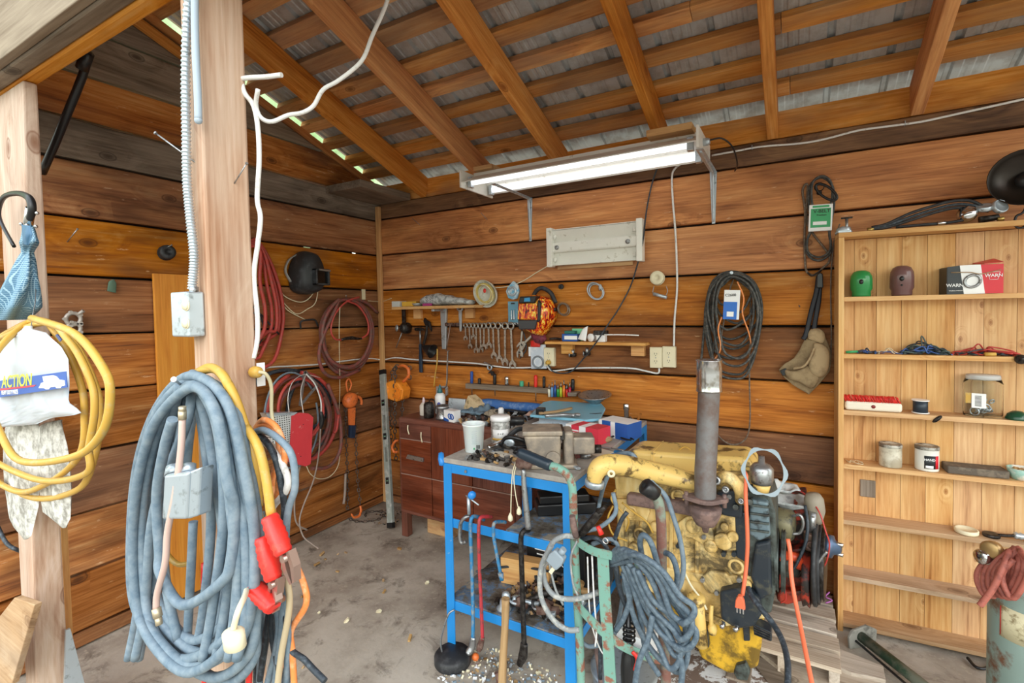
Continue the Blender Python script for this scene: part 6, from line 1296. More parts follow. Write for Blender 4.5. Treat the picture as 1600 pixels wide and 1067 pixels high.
mb = MB(); K = 9; p, q = S3(SX(1583, 832, .05), .045, z5+.02), S3(SX(1618, 838, .04), .04, z5+.02); mb.tube([p+(q-p)*(i/K) for i in range(K+1)], [.011+.004*(i % 2) for i in range(K+1)], 12, sub=0); part('threaded_body', mb, M_zinc, mf)
# on top of the bookcase
zt_ = 1.815
hb2 = thing('hose_and_regulator', 'black twin hose with chromed regulator gauges lying on top of the pine shelves', 'regulator', S3(.5, .05, zt_))
def ST(px, d, z): return S3(SX(px, 350, d), d, z)
for k, (dz, m_) in enumerate(((0, M_black), (.014, M_cabk), (.03, M_black))):
    mb = MB(); mb.tube([ST(1362, .04, zt_+.008+dz*.3), ST(1385, .04, zt_+.012+dz*.5), ST(1420, .05, zt_+.035+dz), ST(1455, .06, zt_+.06+dz), ST(1490, .06, zt_+.075+dz), ST(1520, .055, zt_+.065+dz), ST(1545, .05, zt_+.05)], .0065, 8); part('hose', mb, m_, hb2)
mb = MB(); mb.tube([ST(1400, .02, zt_+.008), ST(1440, .02, zt_+.01), ST(1480, .03, zt_+.012), ST(1510, .03, zt_+.02)], .006, 8); part('hose', mb, M_black, hb2)
mb = MB(); mb.cyl(ST(1464, .025, zt_+.011), ST(1477, .025, zt_+.012), .009, .009, 10); part('ferrule', mb, M_chrome, hb2)
mb = MB(); mb.cyl(ST(1355, .04, zt_+.008), ST(1365, .04, zt_+.009), .010, .009, 6); part('brass_nut', mb, pm('brass', 'b89a58', .35, .8), hb2)
mb = MB(); c = ST(1518, .055, zt_+.03); mb.lathe([(0, 0), (.018, 0), (.033, .012), (.036, .03), (.026, .048), (0, .052)], c, TB.to_3x3() @ V((-.6, -.4, .4)), 22); part('regulator_body', mb, M_chrome, hb2)
for px, dd, dz, ax in ((1538, .045, .055, (-.1, -.4, .8)), (1558, .035, .058, (.4, -.9, .3))):
    mb = MB(); c = ST(px, dd, zt_+dz); mb.lathe([(0, 0), (.026, 0), (.028, .006), (.028, .018), (.024, .02), (.022, .017), (0, .017)], c, TB.to_3x3() @ V(ax), 24); g_ = part('gauge', mb, M_zinc, hb2)
mb = MB(); mb.cyl(ST(1530, .04, zt_+.015), ST(1560, .04, zt_+.022), .014, .012, 12); part('valve_body', mb, M_dsteel, hb2)
mb = MB(); mb.cyl(ST(1558, .03, zt_+.012), ST(1568, .03, zt_+.012), .008, .010, 6); part('brass_nut', mb, bpy.data.materials['brass'], hb2)
cl = thing('table_vise_clamp', 'small grey table clamp at the left end on top of the pine shelves', 'clamp', ST(1322, .05, zt_))
mb = MB(); c = ST(1316, .05, zt_+.012); mb.crumple([(-.03, -.012), (.04, -.012), (.03, .016), (.0, .02), (-.02, .012)], FR(c, (1, 0, 0), (0, 0, 1)), .03, .006, 8, 7); part('body', mb, M_zinc, cl)
mb = MB(); mb.cyl(ST(1323, .05, zt_+.006), ST(1323, .05, zt_+.066), .006, .006, 10); part('screw', mb, M_steel, cl)
mb = MB(); mb.box((-.022, -.006, 0), (.022, .006, .007), Matrix.Translation(ST(1323, .05, zt_+.066))); part('tee_handle', mb, M_dsteel, cl, bev=.002)
mb = MB(TB); mb.box((.0, .02, zt_), (.05, .09, zt_+.012)); part('clamp_base', mb, M_zinc, cl, bev=.002)
# ================================================================== gas cylinder, bar, planks on the right
gc_ = thing('gas_cylinder', 'rusty grey-green steel gas cylinder standing at the bottom right', 'gas cylinder', (.712, 2.32, 0))
M_cyl = pm('grey_green_cylinder_paint', '82968f', .5, c2='6e4a34', sc=7, thr=.60, sft=.05, rough2=.8, var=.3)
c = V((.712, 2.32, 0)); mb = MB(); mb.lathe([(0, .004), (.10, .004), (.112, .02), (.115, .04), (.115, .50), (.110, .535), (.09, .565), (.05, .588), (.028, .595), (.026, .61), (0, .612)], c, (0, 0, 1), 40); part('body', mb, M_cyl, gc_)
mb = MB(); mb.cyl(c+V((0, 0, .61)), c+V((0, 0, .66)), .014, .012, 12); part('valve_stem', mb, M_dsteel, gc_)
mb = MB(); mb.lathe([(0, 0), (.024, 0), (.026, .006), (.022, .014), (0, .016)], c+V((0, 0, .66)), (0, 0, 1), 16); part('valve_handle', mb, M_dsteel, gc_)
cl_ = V((CAM-c)); cl_.z = 0; cl_.normalize()
def cyl_lab(nm, a0, a1, z0, z1, m, k=1.0, sk=0):
    mb = MB(); n = 12; ang = atan2(cl_.y, cl_.x); vs = []
    for i in range(n+1):
        t_ = ang+a0+(a1-a0)*i/n; dz = sk*i/n
        for rr_, zz in ((.1152*k, z0), (.1152*k, z1), (.1160*k, z1), (.1160*k, z0)): vs.append(c+V((cos(t_)*rr_, sin(t_)*rr_, zz+dz)))
    mb.raw(vs, [(i*4+q, i*4+(q+1) % 4, (i+1)*4+(q+1) % 4, (i+1)*4+q) for i in range(n) for q in range(4)]+[(0, 1, 2, 3), tuple(n*4+q for q in range(4))], True); return part(nm, mb, m, gc_)
cyl_lab('label', -.75, .5, .35, .46, pm('old_cream_label', 'cfc6a4', .6, c2='8a7a58', sc=30, thr=.56), sk=.0)
cyl_lab('red_border', -.74, -.71, .355, .455, M_wr2, 1.006); cyl_lab('red_stamp', .0, .14, .425, .445, M_wr2, 1.006)
M_sal = pm('faded_salmon_hose', 'a85e50', .6, c2='8a4a40', sc=40)
sh_ = thing('welding_hose', 'faded salmon red hose looped over the gas cylinder valve', 'hose', c+V((-.04, -.05, .5)))
rd = random.Random(6)
for k in range(6):
    cx = 1556+k*8; w_ = 2.23-.022*k
    mb = MB(); mb.tube([Y(1583+k*2, 858+rd.uniform(-3, 3), w_+.02), Y(cx+12, 880, w_-.03), Y(cx+6+rd.uniform(-4, 4), 905, w_-.03), Y(cx-12, 932+rd.uniform(-4, 4), w_-.02), Y(cx-26, 918, w_), Y(cx-28+rd.uniform(-3, 3), 895, w_+.01), Y(cx-12, 874, w_+.01)], .0080, 10, closed=(k % 2 == 0)); part('loop', mb, M_sal, sh_)
mb = MB(); mb.tube([Y(1578, 860, 2.16), Y(1568, 885, 2.13), Y(1552, 918, 2.12), Y(1536, 940, 2.12), Y(1531, 946, 2.12)], .0095, 10); part('hose_end', mb, M_sal, sh_)
mb = MB(); mb.tube([Y(1584, 868, 2.18), Y(1600, 880, 2.17), Y(1625, 890, 2.15)], .0095, 10); part('hose_end', mb, M_sal, sh_)
rg = thing('gas_regulator', 'chrome and brass regulator at the top of the gas cylinder', 'regulator', Y(1545, 880, 2.22))
mb = MB(); p = Y(1530, 870, 2.22); q = Y(1554, 869, 2.25); mb.lathe([(0, 0), (.022, 0), (.026, .008), (.027, .04), (.02, .05), (.02, .09), (0, .09)], p, q-p, 20); part('chrome_bonnet', mb, M_chrome, rg)
mb = MB(); p = Y(1551, 858, 2.23); mb.lathe([(0, -.012), (.026, -.012), (.028, 0), (.028, .018), (.022, .022), (0, .022)], p, (-.55, -.75, .1), 22); part('brass_gauge', mb, pm('brass_gauge', 'b09060', .35, .7), rg)
hose('black_strap_loop', [Z(1512, 1028, .012), Z(1525, 1042, .012), Z(1540, 1044, .012), Z(1552, 1034, .02), Z(1552, 1015, .04)], .006, M_blackp, 'black cable loop on the floor left of the gas cylinder', 'cable')
gb = thing('green_steel_bar', 'green steel tube with a flat foot plate lying before the pine shelves', 'bar', Z(1400, 1020, .0))
p, q = V((.25, 2.555, .055)), V((.62, 2.10, .04)); mb = MB(); mb.cyl(p, q, .021, .021, 20); part('tube', mb, pm('dark_green_paint', '2e4a38', .5, c2='6a6e60', sc=12, thr=.52), gb)
mb = MB(); d = (q-p).normalized(); T = FR(p-d*.004, d.cross(V((0, 0, 1))), (0, 0, 1)); mb.prism([(-.075, -.05), (.055, -.05), (.06, .0), (.04, .03), (-.03, .045), (-.08, .02)], -.006, .006, T); part('foot_plate', mb, pm('worn_grey_paint', '8a8880', .5, c2='5c5a54', sc=20), gb, bev=.003)
mb = MB(); mb.cyl(p+V((-.03, -.005, -.015)), q+V((-.05, -.02, -.02)), .005, .005, 8); part('side_rod', mb, M_blackp, gb)
mb = MB(); mb.lathe([(0, 0), (.012, 0), (.012, .01), (0, .012)], p+V((-.035, -.02, -.005)), -d+V((0, -.5, .5)), 6); part('bolt', mb, M_chrome, gb)
# ================================================================== brown cabinet
random.seed(31)
dr = thing('dresser', 'old brown painted metal dresser against the back wall behind the blue bench', 'dresser', (-1.85, 2.62, 0))
dx0, dx1, dy0, dy1, dz0, dz1 = -2.29, -1.37, 2.44, 2.80, .155, .80
mb = MB(); mb.box((dx0, dy0+.004, dz0), (dx1, dy1, dz1)); part('carcass', mb, M_brown, dr, bev=.018, bseg=4)
cx_ = [dx0+.028, dx0+.285, dx0+.600, dx1-.028]
cz_ = [dz0+.03, .43, .665, dz1-.03]
for i in range(3):
    for j in range(3):
        if i > 0 and j == 2: continue
        z_hi = cz_[j+1] if not (i > 0 and j == 1) else cz_[3]
        mb = MB(); mb.box((cx_[i]+.003, dy0-.006, cz_[j]+.003), (cx_[i+1]-.003, dy0+.005, z_hi-.003)); d_ = part('drawer_front' if i == 0 else 'door', mb, M_brown, dr, bev=.003)
        if i == 0 and j == 1: mb = MB(); mb.prism([(-.075, -.012), (.07, -.016), (.072, .010), (-.06, .016)], .0, .012, FR(((cx_[0]+cx_[1])/2, dy0-.006, .55), (1, 0, 0), (0, 0, 1))); part('metal_handle', mb, M_steel, d_, bev=.002)
for x0_, z0_, x1_, z1_ in ((cx_[0]+.075, cz_[3]-.01, cx_[0]+.08, cz_[3]-.07), (cx_[0]+.185, cz_[3]-.045, cx_[0]+.188, cz_[3]-.11)): mb = MB(); mb.tube([(x0_, dy0-.012, z0_), (x0_+.002, dy0-.016, (z0_+z1_)/2), (x1_+.004, dy0-.012, z1_)], .004, 6); part('pull_bracket', mb, M_cream, dr)
for z in (cz_[1], cz_[2]): mb = MB(); mb.box((cx_[0], dy0-.008, z-.002), (cx_[1] if z == cz_[2] else cx_[3], dy0-.003, z+.002)); part('trim_line', mb, pm('worn_edge_'+str(int(z*1000)), 'a4887c', .5), dr)
for x, y in ((dx0+.035, dy0+.03), (dx1-.035, dy0+.03), (dx0+.035, dy1-.035), (dx1-.035, dy1-.035)):
    mb = MB(); mb.box((x-.026, y-.026, .001), (x+.026, y+.026, dz0+.01), None); part('leg', mb, M_brown, dr, bev=.006)
mb = MB(); q = Z(688, 833, 0); mb.box((q.x-.085, 2.56, 0), (q.x+.13, 2.70, .15)); single('firewood_block', mb, M_raw, 'rough raw wooden block standing on the floor under the brown dresser', 'wood block', bev=.008)
zd = dz1+.001
def DZ(px, py): return Z(px, py, zd)
def lat(nm, prof, c, m, label, cat, group=None, n=24, sc=(1, 1)): mb = MB(); mb.lathe(prof, c, (0, 0, 1), n, sc=sc); return single(nm, mb, m, label, cat, group)
t = thing('oil_bottle', 'white bottle with teal spout at the left of the brown dresser', 'bottle', DZ(654, 648)); c = V((-2.10, 2.66, zd))
mb = MB(); mb.lathe([(0, 0), (.033, 0), (.036, .006), (.036, .115), (.026, .135), (.016, .14), (0, .14)], c, (0, 0, 1), 24); part('body', mb, M_pw, t)
mb = MB(); mb.lathe([(.018, .14), (.018, .155), (.008, .175), (.005, .195), (0, .196)], c, (0, 0, 1), 16); part('spout', mb, pm('teal_cap', '2e6a70', .4), t)
wr_ = c; mb = MB(); mb.ball(c+V((.012, -.030, .065)), (.014, .010, .018), 12, 8); part('blue_print', mb, pm('print_blue_violet', '4a58a8', .4), t)
t = thing('glue_bottle', 'small milky bottle beside the white oil bottle on the dresser', 'bottle', V((-2.155, 2.565, zd))); c = V((-2.165, 2.565, zd))
mb = MB(); mb.lathe([(0, 0), (.026, 0), (.028, .004), (.028, .065), (.014, .085), (0, .085)], c, (0, 0, 1), 20); part('body', mb, pm('milky_plastic', 'd8d0c4', .4), t)
mb = MB(); mb.lathe([(.010, .085), (.010, .098), (.005, .12), (0, .121)], c, (0, 0, 1), 14); part('cap', mb, pm('pink_white_cap', 'e0c8cc', .4), t)
t = thing('spray_can', 'dark grey pump can with a curved wire handle on the dresser', 'can', V((-2.085, 2.52, zd))); c = V((-2.085, 2.52, zd))
mb = MB(); mb.lathe([(0, 0), (.032, 0), (.034, .004), (.034, .085), (.026, .10), (0, .104)], c, (0, 0, 1), 20); part('body', mb, M_dsteel, t)
mb = MB(); mb.tube([c+V((.0, 0, .10)), c+V((.02, 0, .125)), c+V((.05, 0, .11)), c+V((.06, -.01, .04))], .0035, 6); part('handle', mb, M_dsteel, t)
t = thing('open_tin', 'grey tin mug with a metal rim between spray can and blue carton', 'tin', V((-1.985, 2.53, zd))); c = V((-1.98, 2.53, zd))
mb = MB(); mb.lathe([(0, 0), (.045, 0), (.045, .01), (.038, .02), (.038, .065), (.044, .07), (.044, .084), (.037, .088), (.03, .08), (0, .078)], c, (0, 0, 1), 24); part('body', mb, M_steel, t)
def gbox(nm, x, y, z, sx, sy, sz, m, label, cat, rot=0, tilt_=0, parent=None, bev=.003, group=None):
    T = RZ((x, y, z), rot) @ Matrix.Rotation(radians(tilt_), 4, 'X'); mb = MB(); mb.box((-sx/2, -sy/2, 0), (sx/2, sy/2, sz), T)
    return part(nm, mb, m, parent, label, bev=bev) if parent is not None else single(nm, mb, m, label, cat, group, bev=bev)
t = thing('small_carton', 'blue and white carton at the front edge of the brown dresser', 'carton', (-1.875, 2.50, zd))
gbox('box', -1.88, 2.50, zd, .095, .06, .072, M_pw, None, None, -12, parent=t)
T = RZ((-1.88, 2.50, zd), -12)
mb = MB(); mb.prism([(-.047, .002), (.0, .002), (.0, .014), (-.047, .026)], .0305, .0315, T @ Matrix.Rotation(radians(90), 4, 'X')); part('blue_base', mb, bpy.data.materials['carton_blue'], t)
for a_ in (.012, .03): mb = MB(); mb.ring(T @ V((a_, -.031, .036)), .013, .004, T.to_3x3() @ V((0, 1, 0)), 16, 6, sc=1.3); part('blue_swirl', mb, bpy.data.materials['carton_blue'], t)
gbox('grey_pouch', -1.96, 2.66, zd, .13, .03, .11, M_zinc, 'grey flat pouch standing behind the tin mug on the dresser', 'pouch', 5, -8)
mb = MB(); T = RZ((-1.84, 2.66, zd+.04), -12) @ Matrix.Rotation(radians(28), 4, 'Y'); mb.box((-.05, -.03, -.01), (.06, .04, .09), T); single('tan_carton', mb, pm('tan_cardboard', 'd8c098', .7, c2='a08860', sc=20), 'tilted tan cardboard carton in the heap on the dresser', 'carton', bev=.002)
def rag(nm, c, poly, m, label, h=.04, rot=0, seed=1, n=16, flatz=True):
    T = RZ(c, rot); mb = MB(); mb.crumple(poly, T, .02, h, n, seed); return single(nm, mb, m, label, 'rag')
rag('denim_rag', (-1.76, 2.62, zd+.02), [(-.11, -.09), (.06, -.10), (.13, .0), (.07, .09), (-.06, .08)], pm('blue_grey_rag', '6a8090', .9, c2='4a5c6a', sc=30), 'crumpled blue-grey rag in the heap on the dresser', .075, 10, 3, 24)
rag('pale_rag', (-1.60, 2.60, zd+.02), [(-.08, -.07), (.05, -.08), (.10, .0), (.04, .06), (-.05, .06)], pm('beige_rag', 'a89c88', .9, c2='6a6054', sc=40), 'beige dusty rag in the middle of the heap on the dresser', .06, -20, 7, 22)
rag('work_cloth', (-1.20, 2.50, .88), [(-.13, -.08), (.10, -.09), (.14, .0), (.08, .09), (-.10, .07)], pm('pinkish_cloth', 'b4978a', .9, c2='8a6c5c', sc=20), 'pinkish brown cloth behind the vise', .06, 15, 11, 22)
# small hardware heap
rd = random.Random(77)
hard = [M_steel, M_dsteel, M_zinc, M_rust, M_black, M_handle]
def hardware(cnt, xr, yr, z, grp, lab, big=1.0, skip=None):
    for k in range(cnt):
        for _ in range(20):
            x, y = rd.uniform(*xr), rd.uniform(*yr)
            if not skip or not any(abs(x-a) < r and abs(y-b) < r for a, b, r in skip): break
        kind = rd.choice(['bolt', 'nut', 'socket', 'washer', 'fitting']); s_ = big*rd.uniform(.7, 1.3); a = rd.uniform(0, 6.3); d = V((cos(a), sin(a), 0)); c = V((x, y, z+.008*s_)); mb = MB()
        if kind == 'bolt': mb.cyl(c, c+d*.05*s_, .005*s_, .005*s_, 8); mb.cyl(c-d*.007*s_, c+d*.001, .0085*s_, .0085*s_, 6)
        elif kind == 'nut': mb.cyl(c-V((0, 0, .008*s_)), c+V((0, 0, .006*s_)), .013*s_, .013*s_, 6)
        elif kind == 'socket': mb.cyl(c+V((0, 0, .004*s_)), c+d*.035*s_+V((0, 0, .004*s_)), .012*s_, .010*s_, 12)
        elif kind == 'washer': mb.ring(c-V((0, 0, .003)), .014*s_, .0035*s_, (0, 0, 1), 14, 6)
        else: mb.cyl(c, c+d*.045*s_, .008*s_, .008*s_, 10); mb.cyl(c+d*.02*s_, c+d*.03*s_+V((0, 0, .02*s_)), .009*s_, .007*s_, 10)
        single(kind, mb, rd.choice(hard), lab % {'bolt': 'bolt', 'nut': 'nut', 'socket': 'socket', 'washer': 'washer', 'fitting': 'pipe fitting'}[kind], kind, grp+' ('+kind+'s)')
hardware(60, (-1.80, -1.42), (2.47, 2.72), zd, 'loose hardware heaped on the dresser', 'one of the loose small metal %s pieces heaped on the brown dresser')
def heap(nm, xr, yr, z, n, m, label, h=.03, s=.012):
    mb = MB(); cx, cy = (xr[0]+xr[1])/2, (yr[0]+yr[1])/2
    for k in range(n):
        x, y = rd.uniform(*xr), rd.uniform(*yr); q = 1-max(abs(x-cx)/(xr[1]-xr[0]), abs(y-cy)/(yr[1]-yr[0]))*2; a = rd.uniform(.4, 1.4)*s
        T = Matrix.Translation((x, y, z+a*.5+rd.uniform(0, max(q, 0))*h)) @ Matrix.Rotation(rd.uniform(0, 6), 4, V((rd.random(), rd.random(), rd.random()+.1))); mb.mi = rd.randrange(len(m)); mb.box((-a, -a*.5, -a*.4), (a, a*.5, a*.4), T)
    o = single(nm, mb, m, label, 'debris', kind='stuff'); return o
heap('metal_scrap', (-1.82, -1.40), (2.48, 2.76), zd, 260, [M_steel, M_dsteel, M_rust, M_handle, M_zinc], 'heap of tiny metal scrap and hardware covering the right of the brown dresser', .075, .016)
# ================================================================== blue bench
M_blue = pm('bright_blue_paint', '1e86d0', .4, c2='b8bcb4', sc=34, thr=.71, sft=.02, rough2=.6)
M_btop = pm('dusty_grey_bench_top', '8a8580', .75, c2='b4aca2', sc=9, thr=.5, sft=.15)
bx0, bx1, by0, by1, bz = -1.325, -.72, 1.69, 2.76, .862
be = thing('workbench', 'blue angle-iron workbench with a dusty grey top and lower shelf', 'workbench', (-1.02, 2.2, 0))
mb = MB(); mb.box((bx0, by0, bz-.022), (bx1, by1, bz)); part('table_top', mb, M_btop, be, bev=.003)
def angle(nm, lo, hi): mb = MB(); mb.box(lo, hi); part(nm, mb, M_blue, be, bev=.002)
for y0_, y1_ in ((by0+.001, by0+.006), (by1-.006, by1-.001)): angle('side_rail', (bx0+.002, y0_, bz-.062), (bx1-.002, y1_, bz-.023))
for x0_, x1_ in ((bx0+.001, bx0+.006), (bx1-.006, bx1-.001)): angle('side_rail', (x0_, by0+.007, bz-.062), (x1_, by1-.007, bz-.023))
for i, (x, y, sx, sy) in enumerate(((bx0, by0, 1, 1), (bx1, by0, -1, 1), (bx0, by1, 1, -1), (bx1, by1, -1, -1))):
    if i == 2: y = 2.43
    mb = MB(); mb.prism([(0, 0), (.042*sx, 0), (.042*sx, .005*sy), (.005*sx, .005*sy), (.005*sx, .042*sy), (0, .042*sy)], .0, bz-.024, Matrix.Translation((x, y-.0015*sy, .0))); part('leg', mb, M_blue, be, bev=.001)
for z in (.60, .235):
    angle('cross_rail', (bx0+.006, by0+.0045, z-.04), (bx1-.006, by0+.009, z))
    if z > .5: continue
    angle('cross_rail', (bx0+.006, 2.425, z-.04), (bx1-.006, 2.430, z))
    angle('cross_rail', (bx0+.004, by0+.01, z-.04), (bx0+.009, 2.42, z)); angle('cross_rail', (bx1-.009, by0+.01, z-.04), (bx1-.004, 2.42, z))
s_ = NT('dirty_steel_shelf'); tc_ = s_.n('TexCoord').outputs['Object']; n_ = s_.n('TexNoise', {'Vector': tc_, 'Scale': 9, 'Detail': 9, 'Roughness': .7}).outputs['Fac']
s_.set(Base_Color=s_.ramp(n_, [(.38, '3a332c'), (.48, '6a6258'), (.54, '5a7a9a'), (.58, '8c8478'), (.68, 'b0a898')]), Roughness=.75); M_dshelf = s_.m
mb = MB(); mb.box((bx0+.008, by0+.01, .232), (bx1-.01, 2.425, .240)); part('lower_shelf', mb, M_dshelf, be)
mb = MB(); mb.box((-1.02, by0+.010, .597), (bx1-.012, 2.20, .604)); part('middle_shelf', mb, M_dshelf, be)
mb = MB(); mb.cyl((bx0+.12, by0-.001, bz-.042), (bx0+.12, by0-.006, bz-.042), .006, .006, 8); part('bolt', mb, M_steel, be)
mb = MB(); mb.lathe([(0, 0), (.022, 0), (.026, .01), (.022, .022), (0, .026)], (bx0-.012, by0+.02, bz-.012), (-.75, -.66, 0), 20, sc=(1.35, .9)); part('blue_knob', mb, pm('blue_vinyl', '2a86d8', .3), be)
zb = bz+.001
def BZ(px, py): return Z(px, py, zb)
# bucket
c = BZ(738, 706)+V((0, .015, 0)); t = thing('plastic_tub', 'white plastic tub with small print at the front left corner of the blue bench', 'tub', c)
s_ = NT('white_translucent_plastic'); s_.set(Base_Color=lin('dfe3e2'), Roughness=.35); s_.b.inputs['Subsurface Weight'].default_value = .15
mb = MB(); mb.lathe([(0, 0), (.038, 0), (.040, .003), (.049, .118), (.052, .12), (.053, .128), (.048, .128), (.046, .118), (.037, .006), (0, .005)], c, (0, 0, 1), 32); part('body', mb, s_.m, t)
dv = (CAM-c); dv.z = 0; dv.normalize(); M_faint = pm('faint_print', 'a8b8c0', .5)
for k in range(7): mb = MB(); a = dv.cross(V((0, 0, 1))); p = c+dv*(.0455+.0006*k)+V((0, 0, .045+.009*k)); mb.cyl(p-a*.014, p+a*.010, .0006, .0006, 5); part('print_line', mb, M_faint, t)
mb = MB(); p = c+dv*.0415+V((0, 0, .022)); mb.ball(p, (.004, .004, .005), 8, 6); part('recycle_mark', mb, M_green, t)
T = FR(c+dv*.0425+dv.cross(V((0, 0, 1)))*-.018+V((0, 0, .030)), V((0, 0, 1)).cross(dv), (0, 0, 1)); mb = MB()
for k in range(5): mb.box((-.008+.0034*k, -.008, -.0005), (-.0062+.0034*k, .008, .001), T)
part('barcode_lines', mb, M_ink, t)
# labelled jar
c = BZ(779, 694)+V((0, .02, 0)); t = thing('screw_jar', 'clear jar with white lid and yellow-banded white label behind the tub', 'jar', c)
mb = MB(); mb.lathe([(0, 0), (.043, 0), (.045, .006), (.045, .10), (.040, .11), (0, .11)], c, (0, 0, 1), 32); part('glass', mb, pm('smoky_jar', '8e8e8a', .2, c2='c8c8c4', sc=40, thr=.5), t)
mb = MB(); mb.lathe([(0, .11), (.048, .11), (.048, .128), (.044, .132), (0, .132)], c, (0, 0, 1), 32); part('lid', mb, M_pw, t)
dv = (CAM-c); dv.z = 0; dv.normalize(); wrap('label', -1.0, 1.0, .028, .075, M_pw, t, c, .047, dv); wrap('yellow_band', -1.0, 1.0, .024, .034, M_caby, t, c, .0475, dv)
text('label_text', 'F + P', .013, FR(c+dv*.0475+V((0, 0, .055)), V((0, 0, 1)).cross(dv), (0, 0, 1)), M_ink, t)
# metal tube, sachet
c = BZ(757, 706); mb = MB(); mb.tube([c+V((0, .03, .010)), c+V((.02, .06, .018)), c+V((.03, .10, .022))], .013, 10); single('metal_tube', mb, M_chrome, 'small shiny metal tube lying between the tub and the jar', 'tube')
c = BZ(780, 712); mb = MB(); mb.crumple([(-.05, -.04), (.05, -.045), (.055, .03), (-.045, .04)], RZ(c, -10), .008, .012, 12, 3); single('plastic_sachet', mb, pm('white_sachet', 'cfcabc', .5), 'pale plastic sachet lying in front of the jar on the blue bench', 'sachet')
# vise
vz = thing('bench_vise', 'heavy worn grey bench vise on the blue bench', 'vise', BZ(862, 730)); M_vise = pm('worn_vise_iron', '857c72', .6, .35, c2='b0a08c', sc=14, thr=.52, sft=.12, bump=.15)
o = Z(858, 728, zb); TV = RZ((o.x, o.y+.03, zb), 28)
mb = MB(TV); mb.raw([V(p) for p in ((-.085, -.06, .0), (.03, -.06, 0), (.03, .06, 0), (-.085, .06, 0), (-.115, -.065, .135), (.035, -.065, .135), (.035, .065, .135), (-.115, .065, .135))], [(0, 3, 2, 1), (4, 5, 6, 7), (0, 1, 5, 4), (1, 2, 6, 5), (2, 3, 7, 6), (3, 0, 4, 7)]); part('body', mb, M_vise, vz, bev=.012, bseg=3)
mb = MB(TV); mb.box((-.12, -.07, .132), (.04, .07, .152)); part('jaw_cap', mb, M_vise, vz, bev=.006)
mb = MB(TV); mb.box((.045, -.055, .0), (.085, .055, .145)); part('moving_jaw', mb, M_vise, vz, bev=.012, bseg=3)
mb = MB(TV); mb.box((.030, -.062, .115), (.048, .062, .15)); part('jaw_plate', mb, M_dsteel, vz, bev=.002)
mb = MB(TV); mb.box((.08, -.045, .05), (.17, .045, .12)); part('slide', mb, M_vise, vz, bev=.008)
mb = MB(TV); mb.cyl((.0, -.066, .045), (.0, -.078, .045), .028, .028, 20); part('pivot_boss', mb, M_vise, vz)
mb = MB(TV); mb.cyl((.17, 0, .06), (.20, 0, .06), .018, .018, 14); part('screw', mb, M_dsteel, vz)
mb = MB(TV); mb.box((-.09, -.075, -.0), (.10, .075, .018)); part('base', mb, M_vise, vz, bev=.006)
# black goggles, gloves etc left of vise
def lump(nm, px, py, s, m, label, cat, seed=1, n=10, z=None): 
    c = Z(px, py, z or zb); mb = MB(); mb.ball(c+V((0, .02, s[2]*.8)), s, 16, 10, jit=.25); return single(nm, mb, m, label, cat)
gg = thing('safety_goggles', 'black safety goggles lying left of the bench vise', 'goggles', BZ(802, 704))
c = BZ(803, 703)
mb = MB(); mb.tube([c+V((-.06, .0, .012)), c+V((-.04, -.01, .05)), c+V((.0, -.01, .06)), c+V((.05, .01, .045)), c+V((.06, .03, .02)), c+V((.02, .0, .015)), c+V((-.02, .0, .02))], .010, 8, closed=True); part('frame', mb, M_blackp, gg)
mb = MB(); mb.ball(c+V((-.02, -.008, .035)), (.03, .008, .02), 12, 8); part('lens', mb, M_zinc, gg)
mb = MB(); mb.tube([c+V((.05, .01, .04)), c+V((.03, .06, .08)), c+V((-.03, .08, .07)), c+V((-.06, .02, .03))], .006, 8, flat=2); part('strap', mb, M_black, gg)
mb = MB(); mb.cyl(BZ(786, 680)+V((0, .05, .06)), BZ(812, 680)+V((0, .05, .065)), .024, .024, 16); mb.ring(BZ(786, 680)+V((0, .05, .06)), .018, .006, (1, 0, 0), 16, 6); single('black_hose_stub', mb, M_blackp, 'thick black tube lying behind the goggles beside the jar', 'tube')
lump('dark_knob_cap', 806, 712, (.022, .022, .016), M_blackp, 'dark ribbed cap in front of the goggles', 'cap')
lump('cotton_glove', 795, 700, (.05, .05, .022), pm('dark_work_glove', '3a3430', .9, c2='6a6054'), 'dark crumpled glove under the goggles', 'glove')
heap('wood_shavings', (-1.22, -1.0), (1.71, 1.82), zb, 90, [M_handle, M_dsteel, M_dsteel, M_steel], 'scattered shavings and scraps along the front edge of the blue bench', .012, .010)
hardware(34, (-1.22, -.76), (1.78, 2.35), zb, 'loose hardware lying on the blue bench', 'one of the loose small metal %s pieces lying on the blue bench top', 1.1, [(o.x, o.y+.03, .14)])
# ball pein hammer hanging on the edge
hh = thing('ball_pein_hammer', 'hammer hooked over the bench front edge with its grey shaft hanging down', 'hammer', Y(820, 800, 1.66))
mb = MB(); mb.tube([Y(818, 733, 1.665), Y(819, 760, 1.662), Y(823, 800, 1.66), Y(826, 826, 1.66)], [.009, .011, .012, .013], 10); part('shaft', mb, M_steel, hh)
mb = MB(); mb.lathe([(0, 0), (.018, 0), (.022, .008), (.022, .024), (.016, .034), (.018, .05), (.012, .06), (0, .064)], Y(808, 722, 1.665), (1, .1, -.1), 18); part('head', mb, M_rust, hh)
